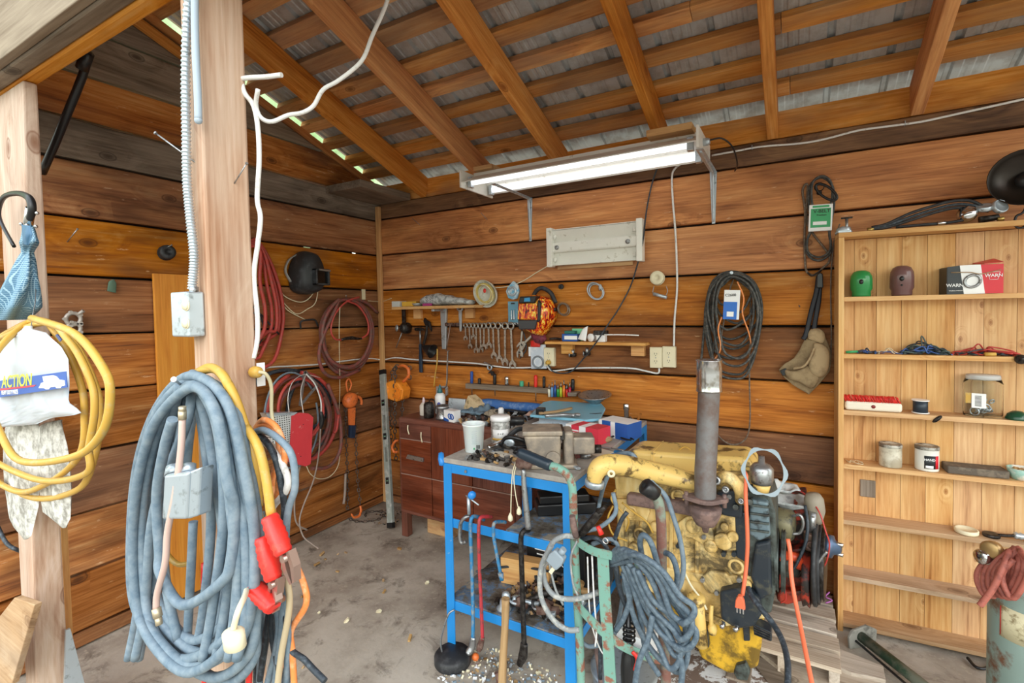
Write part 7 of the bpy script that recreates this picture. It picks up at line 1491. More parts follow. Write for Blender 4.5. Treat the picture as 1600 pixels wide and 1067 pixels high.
# string with two pulls
cp = thing('cord_pulls', 'pair of cream string pulls dangling from the bench front edge', 'cord', Y(802, 800, 1.67))
mb = MB(); mb.tube([Y(806, 722, 1.68), Y(801, 738, 1.675), Y(799, 770, 1.673), Y(798, 806, 1.673)], .0022, 6); part('string', mb, M_cream, cp)
mb = MB(); mb.tube([Y(808, 722, 1.68), Y(803, 745, 1.675), Y(806, 775, 1.673), Y(811, 798, 1.673)], .0022, 6); part('string', mb, M_cream, cp)
for px, py in ((797.5, 806), (811, 796)): mb = MB(); mb.lathe([(.003, .012), (.010, -.004), (.010, -.016), (.004, -.022), (0, -.022)], Y(px, py, 1.673), (0, 0, 1), 14); part('pull', mb, M_cream, cp)
# cartons and tray
def carton(nm, px, py, sx, sy, sz, rot, cols, label, txt=None):
    p = Z(px, py, zb); t = thing(nm, label, 'carton', p); T = RZ((p.x, p.y+.03, zb), rot); f = 0
    for m, a, b_ in cols: mb = MB(T); mb.box((-sx/2+sx*a+.0003, -sy/2, 0), (-sx/2+sx*b_-.0003, sy/2, sz)); part('panel', mb, m, t)
    return t, T
M_cb = bpy.data.materials['carton_blue']; M_crd = pm('carton_pink_red', 'd83a4c', .4)
t, T = carton('red_carton', 915, 690, .19, .10, .075, -14, ((M_pw, 0, .18), (M_crd, .18, .42), (M_pw, .42, .62), (M_crd, .62, 1)), 'red and white striped parts carton right of the vise')
for k in range(4): mb = MB(); mb.box((-.058, -.0515, .012+.012*k), (-.018, -.0502, .018+.012*k), T); part('stripe', mb, M_pw, t)
t, T = carton('blue_carton', 966, 683, .17, .12, .078, -18, ((M_pw, 0, .12), (M_cb, .12, .42), (M_pw, .42, .58), (M_cb, .58, 1)), 'blue and white parts carton at the back right of the blue bench')
for k in range(4): mb = MB(); mb.box((-.060, -.0615, .012+.013*k), (-.018, -.0602, .017+.013*k), T); part('stripe', mb, M_pw, t)
mb = MB(); mb.box((-.085, -.055, .0785), (.084, .058, .0795), T); part('lid', mb, M_pw, t)
p = Z(890, 655, .93); t = thing('blue_tray', 'large light blue plastic tray lid lying at the back of the blue bench', 'tray', (p.x, p.y, .90))
M_tray = pm('light_blue_plastic', '7cb8d0', .4); oz = .925
mb = MB(); q = [Z(x, y, oz) for x, y in ((828, 652), (848, 632), (860, 629), (940, 634), (946, 641), (938, 658), (915, 660))]; mb.ext([V((a.x, a.y, oz)) for a in q], (0, 0, .014)); part('panel', mb, M_tray, t, bev=.004)
mb = MB(); mb.prism([(-.03, -.008), (.0, -.012), (.035, .006), (.028, .012), (.0, .0)], 0, .002, RZ(Z(930, 646, oz+.0145), 20)); part('slot', mb, M_dsteel, t)
mb = MB(); a = [V((q_.x, q_.y, zb)) for q_ in q]; cc_ = sum((v for v in a), V())/len(a); mb.ext([cc_+(v-cc_)*.8 for v in a], (0, 0, oz-zb-.002)); part('box_below', mb, M_zinc, t)
mb = MB(); mb.tube([Z(842, 646, .95), Z(870, 643, .955), Z(893, 638, .955)], .008, 8); single('file_handle', mb, M_handle, 'upper of two tools lying across the light blue tray', 'file')
mb = MB(); mb.tube([Z(852, 650, .955), Z(880, 648, .955), Z(898, 649, .957)], .009, 8); mb.ball(Z(902, 648, .957), (.02, .012, .010), 10, 6); single('pipe_wrench', mb, M_steel, 'lower of two tools lying across the light blue tray', 'wrench')
gbox('black_cube', Z(845, 646, .945).x, Z(845, 646, .945).y, .942, .045, .04, .034, M_blackp, 'small black plastic block at the left of the light blue tray', 'block', 10)
t = thing('paper_stack', 'white papers and a ruler spread in front of the light blue tray', 'papers', Z(880, 660, .93))
for k, (px, py, sx, sy, rot) in enumerate(((865, 664, .22, .08, -6), (895, 672, .20, .07, -10), (872, 668, .18, .05, -4))): mb = MB(RZ(Z(px, py, .888+.006*k), rot)); mb.box((-sx/2, -sy/2, 0), (sx/2, sy/2, .004)); part('sheet', mb, M_pw, t)
mb = MB(RZ(Z(890, 672, .863), -8)); mb.box((-.09, -.03, 0), (.09, .03, .024)); part('tablet', mb, M_zinc, t)
p = Z(930, 634, .90); t = thing('steel_bowl', 'shallow steel bowl tilted against the back wall behind the tray', 'bowl', p)
cb = Y(930, 622, 2.74); mb = MB(); mb.lathe([(0, 0), (.03, .0), (.035, .012), (.085, .05), (.098, .056), (.095, .060), (.08, .054), (.03, .018), (0, .014)], cb-V((0, 0, .035)), (0, -.15, 1), 32); part('bowl', mb, M_steel, t)
# blue roll on dresser/bench back
t = thing('blue_roll', 'long blue rolled level case lying along the back wall above the dresser heap', 'roll', Y(800, 635, 2.72))
M_bl = pm('denim_blue', '3a68a8', .6, c2='6a88b4', sc=30); K = 8; p, q = Y(748, 630, 2.70), Y(862, 640, 2.72)
mb = MB(); mb.tube([p+(q-p)*(i/K)+V((0, 0, .004*sin(i*1.3))) for i in range(K+1)], [.026, .036, .038, .036, .035, .034, .033, .031, .026], 14, sub=2, flat=.9); part('roll', mb, M_bl, t)
gbox('support_box', -1.58, 2.73, zd, .34, .09, .055, M_dsteel, 'dark flat box under the blue roll on the dresser', 'box', 0)
mb = MB(); mb.tube([Z(760, 645, .86), Z(790, 640, .88), Z(822, 644, .87)], .012, 8, flat=.4); single('black_case', mb, M_blackp, 'slim black case lying in front of the blue roll', 'case')
mb = MB(); c = Z(783, 648, .86); mb.lathe([(0, 0), (.018, 0), (.018, .035), (.012, .045), (0, .045)], c, (0, 0, 1), 16); single('white_cap_bottle', mb, M_pw, 'small white capped bottle in the heap before the blue roll', 'bottle')
# items on right side of bench
mb = MB(); c = Z(979, 655, .863)+V((0, .0, 0)); mb.lathe([(0, 0), (.014, 0), (.014, .05), (.018, .055), (.018, .085), (.014, .09), (0, .09)], c, (0, 0, 1), 16); single('spark_plug_socket', mb, M_chrome, 'chrome socket with black top standing at the back right of the blue bench', 'socket')
t = thing('tape_measure', 'dark red tape measure lying right of the vise', 'tape measure', BZ(893, 712)); T = RZ(BZ(894, 715)+V((0, .01, 0)), -25)
mb = MB(T); mb.box((-.035, -.02, 0), (.035, .02, .042)); part('case', mb, pm('dark_red_case', 'a0443c', .4, c2='3a3434', sc=20, thr=.55), t, bev=.010, bseg=3)
mb = MB(T); mb.cyl((.0, -.021, .026), (.0, -.026, .026), .013, .013, 16); part('button', mb, M_dsteel, t)
c = BZ(915, 714); mb = MB(); mb.lathe([(0, 0), (.026, 0), (.028, .004), (.028, .018), (.022, .020), (.016, .016), (0, .016)], c, (0, 0, 1), 22); single('grease_cap', mb, M_steel, 'round steel cap with dark rim right of the tape measure', 'cap')
t = thing('wood_chisel', 'tool with knobbed wooden handle and long steel blade pointing right on the bench', 'chisel', BZ(940, 695))
p, q = BZ(921, 694)+V((0, 0, .012)), BZ(955, 690)+V((0, 0, .014)); mb = MB(); mb.tube([p+(q-p)*(i/6) for i in range(7)], [.010, .016, .014, .017, .014, .016, .010], 12, sub=0); part('handle', mb, M_handle, t)
mb = MB(); mb.tube([BZ(921, 698)+V((0, 0, .008)), BZ(950, 703)+V((0, 0, .010)), BZ(978, 706)+V((0, -.03, .015))], .006, 8, flat=.6); part('blade', mb, M_steel, t)
t = thing('pliers', 'open pliers lying right of the wooden-handled chisel', 'pliers', BZ(970, 688))
for pts in ([(950, 688), (965, 683), (973, 688), (986, 691)], [(955, 683), (968, 680), (980, 685), (990, 690)]): mb = MB(); mb.tube([BZ(*p_)+V((0, 0, .010)) for p_ in pts], [.004, .008, .007, .005], 8, flat=.7); part('arm', mb, M_dsteel, t)
mb = MB(); mb.tube([BZ(985, 660)+V((0, 0, .03)), BZ(995, 664)+V((0, 0, .02)), BZ(1001, 655)+V((0, 0, .03))], .007, 8); single('silver_spanner', mb, M_chrome, 'short silver tool at the back right corner of the blue bench', 'wrench')
t = thing('pale_notepad', 'pale paper pad under the tape measure and wooden chisel', 'paper', BZ(925, 705)); mb = MB(RZ(BZ(923, 704)+V((0, .0, 0)), -20)); mb.box((-.09, -.05, .0), (.09, .05, .003)); part('sheet', mb, pm('old_paper', 'd4c8b4', .8), t)
mb = MB(); mb.tube([BZ(880, 728)+V((0, 0, .01)), BZ(893, 730)+V((0, 0, .012)), BZ(904, 736)+V((0, 0, .01))], .011, 10, flat=.5); single('putty_knife', mb, M_zinc, 'shiny flat tool lying by the foot of the vise', 'knife')
# ================================================================== things on the bench front
def Yb(x, y, w=0): return Y(x, y, 1.685-w)
ccl = thing('c_clamp', 'grey C-clamp with a blue tipped screw hooked on the bench mid rail', 'clamp', Yb(727, 800, .02))
mb = MB(); mb.tube([Yb(734, 806, .01), Yb(727, 808, .02), Yb(720, 818, .02), Yb(719, 840, .02), Yb(722, 848, .02), Yb(729, 846, .02)], [.008, .011, .012, .012, .010, .009], 10, flat=.7); part('frame', mb, M_steel, ccl)
mb = MB(); mb.cyl(Yb(733, 803, .015), Yb(732, 777, .015), .0075, .0075, 12); part('screw', mb, M_zinc, ccl)
mb = MB(); mb.cyl(Yb(728, 774, .018), Yb(748, 789, .025), .0032, .0032, 8); part('tommy_bar', mb, M_zinc, ccl)
mb = MB(); mb.lathe([(0, 0), (.016, 0), (.018, .006), (.012, .014), (0, .015)], Yb(737, 773, .02), (.7, -.7, 0), 16); part('blue_tip', mb, bpy.data.materials['blue_vinyl'], ccl)
M_bpaint = pm('chipped_blue_bar', '2c78a8', .5, c2='8c8c88', sc=30, thr=.54); M_rpaint = pm('chipped_red_bar', 'b4343c', .5, c2='5c4440', sc=30, thr=.56)
def bar(nm, pts, r, m, label, cat='bar', tip=None):
    t = thing(nm, label, cat, Yb(*pts[-1])); rr_ = r if not isinstance(r, float) else [r]*len(pts)
    mb = MB(); mb.tube([Yb(*p) for p in pts], rr_, 8, sub=5); part('bar', mb, m, t)
    if tip: mb = MB(); mb.tube([Yb(*p) for p in tip[0]], tip[1], 8, sub=4, flat=1.5); part('tip', mb, tip[2], t)
    return t
bar('pry_bar', [(756, 812, -.06), (748, 808, -.02), (738, 808, .02), (735, 825, .03), (737, 880, .03), (739, 950, .04), (739, 1000, .05)], .0082, M_bpaint, 'long blue chipped pry bar hooked over the bench mid rail', tip=([(739, 995, .05), (738, 1010, .05), (733, 1018, .06), (730, 1022, .07)], [.008, .010, .010, .006], M_steel))
bar('pry_bar', [(768, 808, -.06), (760, 807, -.02), (750, 810, .02), (748, 830, .03), (749, 880, .03), (752, 950, .035), (754, 1000, .04)], .0078, M_rpaint, 'long red chipped pry bar hooked over the bench mid rail', tip=([(754, 995, .04), (750, 1010, .04), (747, 1018, .05)], [.007, .010, .006], M_rust))
bar('pry_bar', [(790, 816, -.06), (780, 815, -.02), (772, 818, .02), (771, 835, .02), (776, 865, .02), (782, 895, .02)], .0075, M_bpaint, 'short blue bar hooked over the bench mid rail', tip=([(782, 895, .02), (784, 907, .02)], [.009, .006], M_bpaint))
bar('crowbar', [(826, 828, -.02), (818, 830, .02), (814, 842, .03), (815, 880, .03), (817, 950, .03), (819, 1010, .04)], .0105, M_dsteel, 'thick dark steel crowbar hooked over the bench mid rail', tip=([(819, 1005, .04), (817, 1025, .04), (811, 1040, .05)], [.010, .013, .008], M_dsteel))
t = thing('sledge_handle', 'worn wooden hammer handle standing upright in front of the bench lower shelf', 'hammer', Z(786, 1067, .02))
mb = MB(); mb.tube([Y(790, 935, 1.56), Y(789, 980, 1.56), Y(786, 1030, 1.55), Y(784, 1080, 1.54)], [.0155, .014, .015, .017], 14); part('handle', mb, M_handle, t)
mb = MB(); mb.tube([Y(776, 1050, 1.54), Y(779, 1062, 1.54), Y(783, 1090, 1.53)], .010, 8); part('hook', mb, M_rust, t)
# shelf stuff
bo = thing('black_toolbox', 'black product box with white print on the lower shelf of the blue bench', 'box', (-.98, 2.05, .241)); p = Y(843, 880, 2.0)
mb = MB(); mb.box((-1.09, 2.0, .242), (-.80, 2.14, .44)); part('box', mb, M_blackp, bo, bev=.004)
T = FR((-.985, 1.9985, .38), (1, 0, 0), (0, 0, 1))
for k, (s_x, wd) in enumerate(((.0, .10), (.0, .13), (.01, .08))): mb = MB(T); mb.box((-.06+s_x, .03-.022*k, 0), (-.06+s_x+wd, .036-.022*k, .001)); part('print_line', mb, M_pw, bo)
text('print_text', 'DC 12V', .03, T @ Matrix.Translation((.10, -.035, .001)), M_pw, bo)
mb = MB(RZ((-.88, 1.98, .605), 35)); mb.box((-.13, -.05, 0), (.13, .05, .05)); mb.box((-.12, -.045, .051), (.10, .04, .085)); single('black_drill_case', mb, M_blackp, 'black ridged plastic cases lying on the middle shelf of the blue bench', 'case', bev=.006)
mb = MB(RZ((-1.05, 1.95, .242), 8)); mb.box((-.13, -.03, 0), (.10, .03, .12)); single('wood_offcut', mb, M_raw, 'short wooden offcut on the lower shelf of the blue bench', 'wood block', bev=.003)
mb = MB(); mb.tube([Yb(745, 893, -.02), Yb(770, 888, -.15), Yb(810, 885, -.25), Yb(860, 893, -.2), Yb(880, 898, -.1)], .0055, 8); single('black_shelf_cable', mb, M_cabk, 'thin black cable lying across the lower shelf of the blue bench', 'cable')
heap('sawdust_debris', (-1.1, -.78), (1.74, 1.98), .252, 220, [M_dsteel, M_handle, M_rust, M_steel], 'debris, chips and small scrap piled on the lower shelf of the blue bench', .05, .013)
hardware(26, (-1.05, -.76), (1.74, 2.0), .27, 'loose hardware on the lower shelf', 'one of the greasy %s pieces lying on the bench lower shelf', 1.6)
mb = MB(); mb.tube([(-1.0, 1.75, .26), (-.9, 1.85, .30), (-.78, 1.95, .27)], .016, 10); single('greasy_pipe', mb, M_dsteel, 'greasy pipe lying diagonally on the bench lower shelf', 'pipe')
mb = MB(); mb.lathe([(0, 0), (.03, 0), (.034, .006), (.02, .02), (.018, .04), (0, .045)], (-1.06, 1.74, .241), (0, 0, 1), 18); mb.ball((-1.05, 1.74, .30), (.02, .016, .02), 10, 8); single('jar_with_red_cap', mb, M_zinc, 'small grey bottle standing on the front of the bench lower shelf', 'bottle')
# floor bits
c = Z(703, 1040, 0)+V((0, .02, 0)); t = thing('oil_filter', 'round black canister cap lying on the floor at the front left bench leg', 'canister', c)
mb = MB(); mb.lathe([(0, .001), (.075, .001), (.078, .006), (.078, .035), (.070, .045), (0, .05)], c, (0, 0, 1), 32); part('body', mb, M_black, t)
mb = MB(); mb.tube([c+V((-.04, -.02, .04)), c+V((-.045, -.02, .10)), c+V((-.02, 0, .20)), c+V((.0, .02, .22))], .004, 6); part('wire_handle', mb, M_steel, t)
c = Z(743, 1032, .0); mb = MB(); mb.ball(c+V((0, 0, .016)), .016, 14, 10); single('orange_ball', mb, M_orange, 'small orange ball on the floor among the shavings', 'ball')
heap('floor_shavings', (-1.27, -.82), (1.50, 1.80), 0, 420, [M_cream, M_handle, M_zinc, M_cabg, M_pw], 'pale shavings and chips scattered on the floor under the bench front', .006, .006)
heap('corner_debris', (-2.72, -2.40), (2.5, 2.78), 0, 80, [M_rust, M_dsteel, M_handle], 'small rusty debris on the floor in the back left corner', .008, .006)
heap('leaf_litter', (-2.6, -1.5), (1.3, 2.3), 0, 26, [M_handle, M_cream], 'few leaf and wood scraps scattered on the open concrete floor', .0, .012)
# ================================================================== yellow engine
random.seed(41)
s_ = NT('greasy_yellow_engine_paint'); tc_ = s_.n('TexCoord').outputs['Object']
n1_ = s_.n('TexNoise', {'Vector': tc_, 'Scale': 7, 'Detail': 8, 'Roughness': .68, 'Distortion': .4}).outputs['Fac']
n2_ = s_.n('TexNoise', {'Vector': s_.n('VectorMath', {0: tc_, 1: (1, 1, .35)}, operation='MULTIPLY').outputs[0], 'Scale': 24, 'Detail': 6}).outputs['Fac']
c_ = s_.ramp(n2_, [(.35, 'bc9a58'), (.52, 'e2c07a'), (.7, 'ecd69c')])
c_ = s_.mix(s_.math('MULTIPLY', s_.ramp(n1_, [(.49, 0.0), (.60, 1.0)]), .88), c_, '3e3426')
s_.set(Base_Color=c_, Roughness=.5); s_.bump(n2_, .15, .004); M_yel = s_.m
M_yelp = pm('clean_engine_yellow', 'e4c070', .42, c2='6a5430', sc=14, thr=.58, sft=.04)
M_pan = pm('oil_pan_yellow', 'd2a42c', .4, c2='4e3c1a', sc=16, thr=.52, sft=.08, amt=.85)
M_black2 = pm('oily_black_paint', '242c34', .4, c2='4a4a40', sc=25, thr=.6)
M_grime = pm('grimy_grey_green_iron', '5a6460', .5, .3, c2='2e2c28', sc=22, thr=.5, sft=.12)
en = thing('diesel_engine', 'greasy yellow inline diesel engine with a tall rusty exhaust pipe', 'engine', (-.35, 2.2, 0))
EY = 2.03
def E(x, y, w=0): return Y(x, y, EY-w)
def slab(nm, pts, w, dep, m, bev=.008, bseg=2, label=None, par=None):
    mb = MB(); a = [E(x, y, w) for x, y in pts]; mb.ext([V((p.x, EY-w, p.z)) for p in a], (0, dep, 0)); return part(nm, mb, m, par or en, label, bev=bev, bseg=bseg)
slab('block', [(962, 770), (1190, 762), (1196, 800), (1200, 870), (1196, 960), (1130, 975), (1080, 950), (1010, 915), (966, 900)], 0, .32, M_yel, .012, 3)
slab('head', [(960, 745), (1175, 744), (1178, 772), (962, 776)], .012, .33, M_yel, .006)
# valve cover
vc = slab('valve_cover', [(955, 726), (985, 704), (1165, 716), (1180, 728), (1180, 752), (956, 752)], -.06, .20, M_yelp, .018, 3)
slab('cover_seam', [(1016, 708), (1020, 706), (1024, 752), (1020, 752)], -.055, .2, M_yelp, .001)
# block relief: ribs, panels, core plugs
for x in (975, 992, 1030, 1045, 1085): slab('rib', [(x, 790), (x+6, 790), (x+7, 905), (x, 900)], .014, .02, M_yel, .005)
slab('side_panel', [(962, 780), (1012, 780), (1015, 800), (1010, 815), (966, 812)], .02, .03, M_yel, .004)
slab('water_flange', [(1055, 820), (1075, 806), (1096, 806), (1112, 826), (1118, 846), (1098, 852), (1082, 842), (1062, 838)], .03, .03, M_yel, .006, 3)
slab('side_plate', [(1120, 805), (1160, 800), (1165, 860), (1130, 862), (1118, 840)], .024, .03, M_yel, .006)
slab('lower_cover', [(1092, 905), (1108, 892), (1135, 896), (1148, 915), (1145, 930), (1105, 928)], .028, .03, M_yel, .008, 3)
slab('crank_rail', [(1000, 880), (1110, 900), (1195, 900), (1195, 912), (1108, 914), (1000, 894)], .022, .03, M_yel, .006)
def plug(x, y, r, m, w=.03, d=.014, n=20): mb = MB(); mb.lathe([(r*1.25, -.01), (r*1.25, d*.5), (r, d), (r*.55, d*.85), (0, d*.9)], E(x, y, w), (0, -1, 0), n); part('plug', mb, m, en)
for x, y, r in ((1083, 822, .022), (1111, 853, .020), (1130, 845, .026), (1145, 838, .016), (1023, 822, .015), (990, 855, .016), (1048, 790, .014), (1132, 822, .012), (1172, 815, .014), (1168, 912, .012)): plug(x, y, r, M_yel)
for x, y in ((1131, 865), (1147, 865), (1100, 838), (1006, 762), (1020, 770), (1098, 905), (1120, 925), (1140, 775), (1060, 852), (1155, 905), (1183, 790)):
    mb = MB(); p = E(x, y, .032); mb.cyl(p+V((0, .02, 0)), p+V((0, -.012, 0)), .009, .009, 6); part('bolt', mb, M_black2 if x in (1131, 1147, 1060) else M_steel, en)
for px, py, ang in ((985, 800, 0), (1000, 835, 1), (1060, 775, 2), (1150, 885, 3), (975, 870, 4)):   # cast ring bosses
    mb = MB(); mb.ring(E(px, py, .02), .024, .006, (0, 1, 0), 18, 6); part('cast_ring', mb, M_yel, en)
# oil pan
slab('oil_pan', [(1082, 962), (1130, 975), (1194, 962), (1190, 1010), (1184, 1046), (1140, 1056), (1094, 1030), (1084, 1000)], .0, .25, M_pan, .018, 3)
slab('pan_flange', [(1000, 902), (1080, 950), (1130, 968), (1196, 955), (1196, 966), (1130, 980), (1078, 962), (1000, 914)], .012, .30, M_yel, .004)
slab('sump_rear', [(1005, 912), (1084, 958), (1088, 1010), (1010, 965)], -.08, .2, M_pan, .012)
slab('drain_block', [(1150, 1040), (1165, 1036), (1172, 1050), (1168, 1064), (1152, 1062), (1146, 1052)], .02, .03, M_grime, .004)
slab('pan_bracket', [(1095, 985), (1106, 985), (1108, 1012), (1098, 1016)], .03, .03, M_black2, .004)
slab('pan_bracket', [(1160, 970), (1170, 968), (1172, 1002), (1162, 1002)], .015, .02, M_black2, .004)
# intake manifold duct
mb = MB(); mb.tube([E(929, 752, .30), E(930, 742, .30), E(936, 731, .29), E(950, 725, .26), E(975, 727, .20), E(1010, 735, .12), E(1050, 744, .07), E(1092, 756, .05)], [.026, .031, .036, .037, .038, .040, .038, .030], 18, sub=6, up=(0, 1, 0), flat=1.1); part('intake_duct', mb, M_yelp, en)
mb = MB(); a = E(928, 757, .30); mb.lathe([(.026, .0), (.035, .0), (.036, .02), (.031, .024), (.026, .02)], a-V((0, 0, .006)), E(931, 738, .3)-a, 26); part('duct_collar', mb, M_zinc, en)
mb = MB(); p = E(955, 740, .30); mb.ring(p, .010, .005, (.3, -1, 0), 16, 8); part('port', mb, M_cream, en)
# exhaust
M_exh = pm('rusty_exhaust_iron', '6e5a56', .75, .2, c2='8a7068', sc=30, thr=.52, bump=.3)
M_pipe = pm('grey_heat_scaled_pipe', '7a7878', .6, .35, c2='6c5850', sc=12, thr=.56, sft=.12, bump=.15)
slab('exhaust_manifold', [(978, 772), (1100, 790), (1100, 812), (1040, 800), (978, 790)], .05, .06, M_exh, .012, 3)
q0 = E(1102, 800, .12)
mb = MB(); mb.lathe([(0, -.075), (.010, -.074), (.014, -.055), (.035, -.045), (.048, -.02), (.056, .005), (.058, .02), (.045, .022), (0, .022)], q0, (0, 0, 1), 26); part('exhaust_elbow', mb, M_exh, en)
ft = E(1102, 782, .12)
mb = MB(); pts = []
for i in range(28):
    t_ = 2*pi*i/28; e_ = 1+.55*abs(cos(t_))**8; pts.append((.052*e_*cos(t_), .052*sin(t_)))
mb.prism(pts, 0, .016, Matrix.Translation(ft) @ Matrix.Rotation(.25, 4, 'Z')); part('flange', mb, M_exh, en, bev=.003)
for s in (-1, 1): mb = MB(); a = ft+V((.066*s*cos(.25), .066*s*sin(.25), 0)); mb.cyl(a-V((0, 0, .02)), a+V((0, 0, .028)), .008, .008, 6); part('flange_bolt', mb, M_exh, en)
pt_ = [E(1102, 782, .12), E(1102, 740, .12), E(1104, 700, .11), E(1106, 650, .10), E(1108, 606, .10)]
mb = MB(); mb.tube(pt_, [.038, .038, .038, .038, .038], 28, sub=5); ex = part('exhaust_pipe', mb, M_pipe, en)
p0, p1 = E(1108, 611, .10), E(1108, 562, .10); mb = MB(); d = (p1-p0).length
mb.lathe([(.039, 0), (.046, 0), (.0455, .004), (.0445, .006)]+[(.0445+.0008*(i % 2), .03+.006*i) for i in range(8)]+[(.0445, d-.004), (.0475, d-.002), (.0475, d), (.043, d), (.042, .01)], p0, (0, 0, 1), 36); part('tin_can', mb, pm('tin_can', 'c8cacc', .2, .95, c2='9a9488', sc=20, thr=.6), en)
# pipes and hoses over the block
def eh(nm, pts, r, m, n=10): mb = MB(); mb.tube([E(*p) for p in pts], r, n, sub=6); part(nm, mb, m, en)
eh('grey_hose', [(960, 712, .05), (975, 708, .10), (990, 712, .13), (1003, 735, .14), (1022, 757, .14), (1040, 775, .14), (1053, 810, .14), (1063, 845, .14), (1068, 885, .14), (1062, 915, .14), (1050, 930, .13)], .0095, M_cabg)
eh('rubber_line', [(950, 742, .27), (943, 760, .24), (938, 780, .10), (934, 800, .10)], .0085, M_cabg)
for k, pts in enumerate(([(962, 765, .05), (955, 780, .08), (968, 795, .08), (982, 812, .07), (978, 830, .05)], [(972, 785, .06), (990, 800, .07), (1010, 815, .07), (1020, 832, .06)], [(958, 790, .06), (950, 810, .07), (958, 835, .07), (980, 845, .05)], [(1070, 895, .05), (1080, 915, .06), (1095, 935, .07), (1104, 952, .07)])):
    eh('fuel_line', pts, .0042, M_caby if k != 3 else M_cream, 8)
eh('wire_loop', [(1060, 704, -.12), (1070, 698, -.12), (1080, 703, -.12)], .003, M_caby, 6)
# filler tube and breathers
mb = MB(); a, b_ = E(1090, 935, .07), E(1096, 1008, .06); mb.cyl(b_, a, .024, .022, 20); part('filler_tube', mb, M_yelp, en)
mb = MB(); mb.lathe([(0, -.01), (.030, -.01), (.034, .0), (.034, .014), (.026, .022), (0, .022)], E(1088, 938, .07), (0, -.1, 1), 24); part('filler_cap', mb, M_yelp, en)
eh('dipstick_tube', [(1112, 945, .05), (1111, 965, .06), (1113, 988, .05)], .008, M_yelp)
mb = MB(); mb.lathe([(0, 0), (.014, 0), (.018, .02), (.012, .04), (0, .042)], E(1113, 990, .05), (0, 0, 1), 14); part('dipstick_boss', mb, M_yelp, en)
# black pump and brackets
slab('injection_pump', [(1124, 925), (1160, 918), (1188, 938), (1190, 962), (1178, 980), (1150, 984), (1126, 968)], .07, .08, M_black2, .010, 3)
for x, y in ((1129, 974), (1150, 979)): mb = MB(); p = E(x, y, .085); mb.lathe([(0, 0), (.012, 0), (.013, .008), (.009, .014), (.009, .022), (0, .024)], p, (0, -1, .0), 6); part('pump_bolt', mb, M_chrome, en)
slab('ribbed_bracket', [(1176, 975), (1205, 988), (1206, 1003), (1178, 992)], .06, .06, M_black2, .004)
for k in range(4): slab('rib', [(1178, 978+4*k), (1204, 990+3.6*k), (1204, 991.5+3.6*k), (1178, 979.5+4*k)], .065, .01, M_dsteel, .001)
slab('black_housing', [(1118, 770), (1150, 766), (1162, 780), (1160, 812), (1128, 806), (1118, 790)], .04, .05, M_black2, .010)
slab('black_stain_plate', [(1148, 800), (1165, 802), (1166, 880), (1150, 870)], .026, .02, M_black2, .004)
eh('outlet_elbow', [(1120, 750, .06), (1134, 745, .07), (1148, 752, .07), (1157, 768, .06), (1158, 782, .04)], .022, M_yel, 16)
for x, y, r in ((1119, 750, .016), (1134, 764, .012), (1158, 782, .010)): mb = MB(); mb.lathe([(r*.5, .004), (r*.5, .014), (r, .014), (r*1.1, 0), (0, 0)], E(x, y, .09), (0, -1, .1), 16); part('port', mb, M_steel, en)
for x, y in ((1166, 770), (1172, 784), (1150, 792), (1178, 765)): mb = MB(); p = E(x, y, .05); mb.cyl(p, p+V((0, -.02, .005)), .012, .010, 8); part('fitting', mb, M_grime, en)
# front (right) end
slab('timing_cover', [(1162, 755), (1200, 762), (1212, 800), (1215, 905), (1205, 960), (1180, 955), (1168, 900)], .02, .26, M_grime, .010, 3)
slab('front_casting', [(1172, 780), (1200, 785), (1204, 838), (1186, 846), (1170, 835)], .05, .05, pm('blue_grey_casting', '6a7c84', .5, .3, c2='3a4042', sc=22, thr=.55), .008, 3)
for k in range(4): slab('casting_rib', [(1172, 788+k*13), (1202, 792+k*13), (1202, 795+k*13), (1172, 791+k*13)], .06, .02, M_grime, .002)
slab('dark_front_cover', [(1180, 850), (1204, 845), (1206, 930), (1186, 940), (1172, 900)], .045, .05, M_black2, .010, 3)
c = E(1209, 892, .02)
for k, (r, h) in enumerate(((.115, 0), (.115, .022))): mb = MB(); mb.lathe([(0, 0), (r*.9, 0), (r, .002), (r*.93, .007), (r, .013), (r*.9, .015), (0, .015)], c+V((.0+h, .10, 0)), (1, 0, 0), 34); part('pulley', mb, M_grime, en)
mb = MB(); th = E(1190, 742, .03); mb.lathe([(0, -.03), (.035, -.03), (.040, -.01), (.040, .025), (.028, .04), (.012, .044), (.010, .07), (0, .07)], th, (0, 0, 1), 24); part('thermostat_housing', mb, M_steel, en)
mb = MB(); mb.lathe([(0, -.06), (.024, -.06), (.030, -.035), (0, -.03)], th, (0, 0, 1), 16); part('sensor_base', mb, M_yelp, en)
gk = thing('gasket_ring', 'flat grey gasket ring leaning against the top right of the yellow engine', 'gasket', E(1194, 765, .08))
c = E(1194, 737, .09); u_, v_ = V((1, 0, 0)), V((0, .25, 1)).normalized(); T = FR(c, u_, v_)
vs = []; N = 40; o_ = []
for i in range(N):
    t_ = 2*pi*i/N; rr = 1+.07*cos(6*t_); o_.append((.070*rr*cos(t_), .084*rr*sin(t_))); 
inn = [(.060*cos(2*pi*i/N), .074*sin(2*pi*i/N)) for i in range(N)]
vs = [T @ V((*p, z)) for z in (0, .003) for p in o_+inn]; fs = []
for i in range(N):
    j = (i+1) % N; fs += [(i, j, N+j, N+i), (2*N+i, 3*N+i, 3*N+j, 2*N+j), (i, 2*N+i, 2*N+j, j), (N+i, N+j, 3*N+j, 3*N+i)]
mb = MB(); mb.raw(vs, fs); part('ring', mb, pm('gasket_blue_grey', '98a6ae', .7), gk)
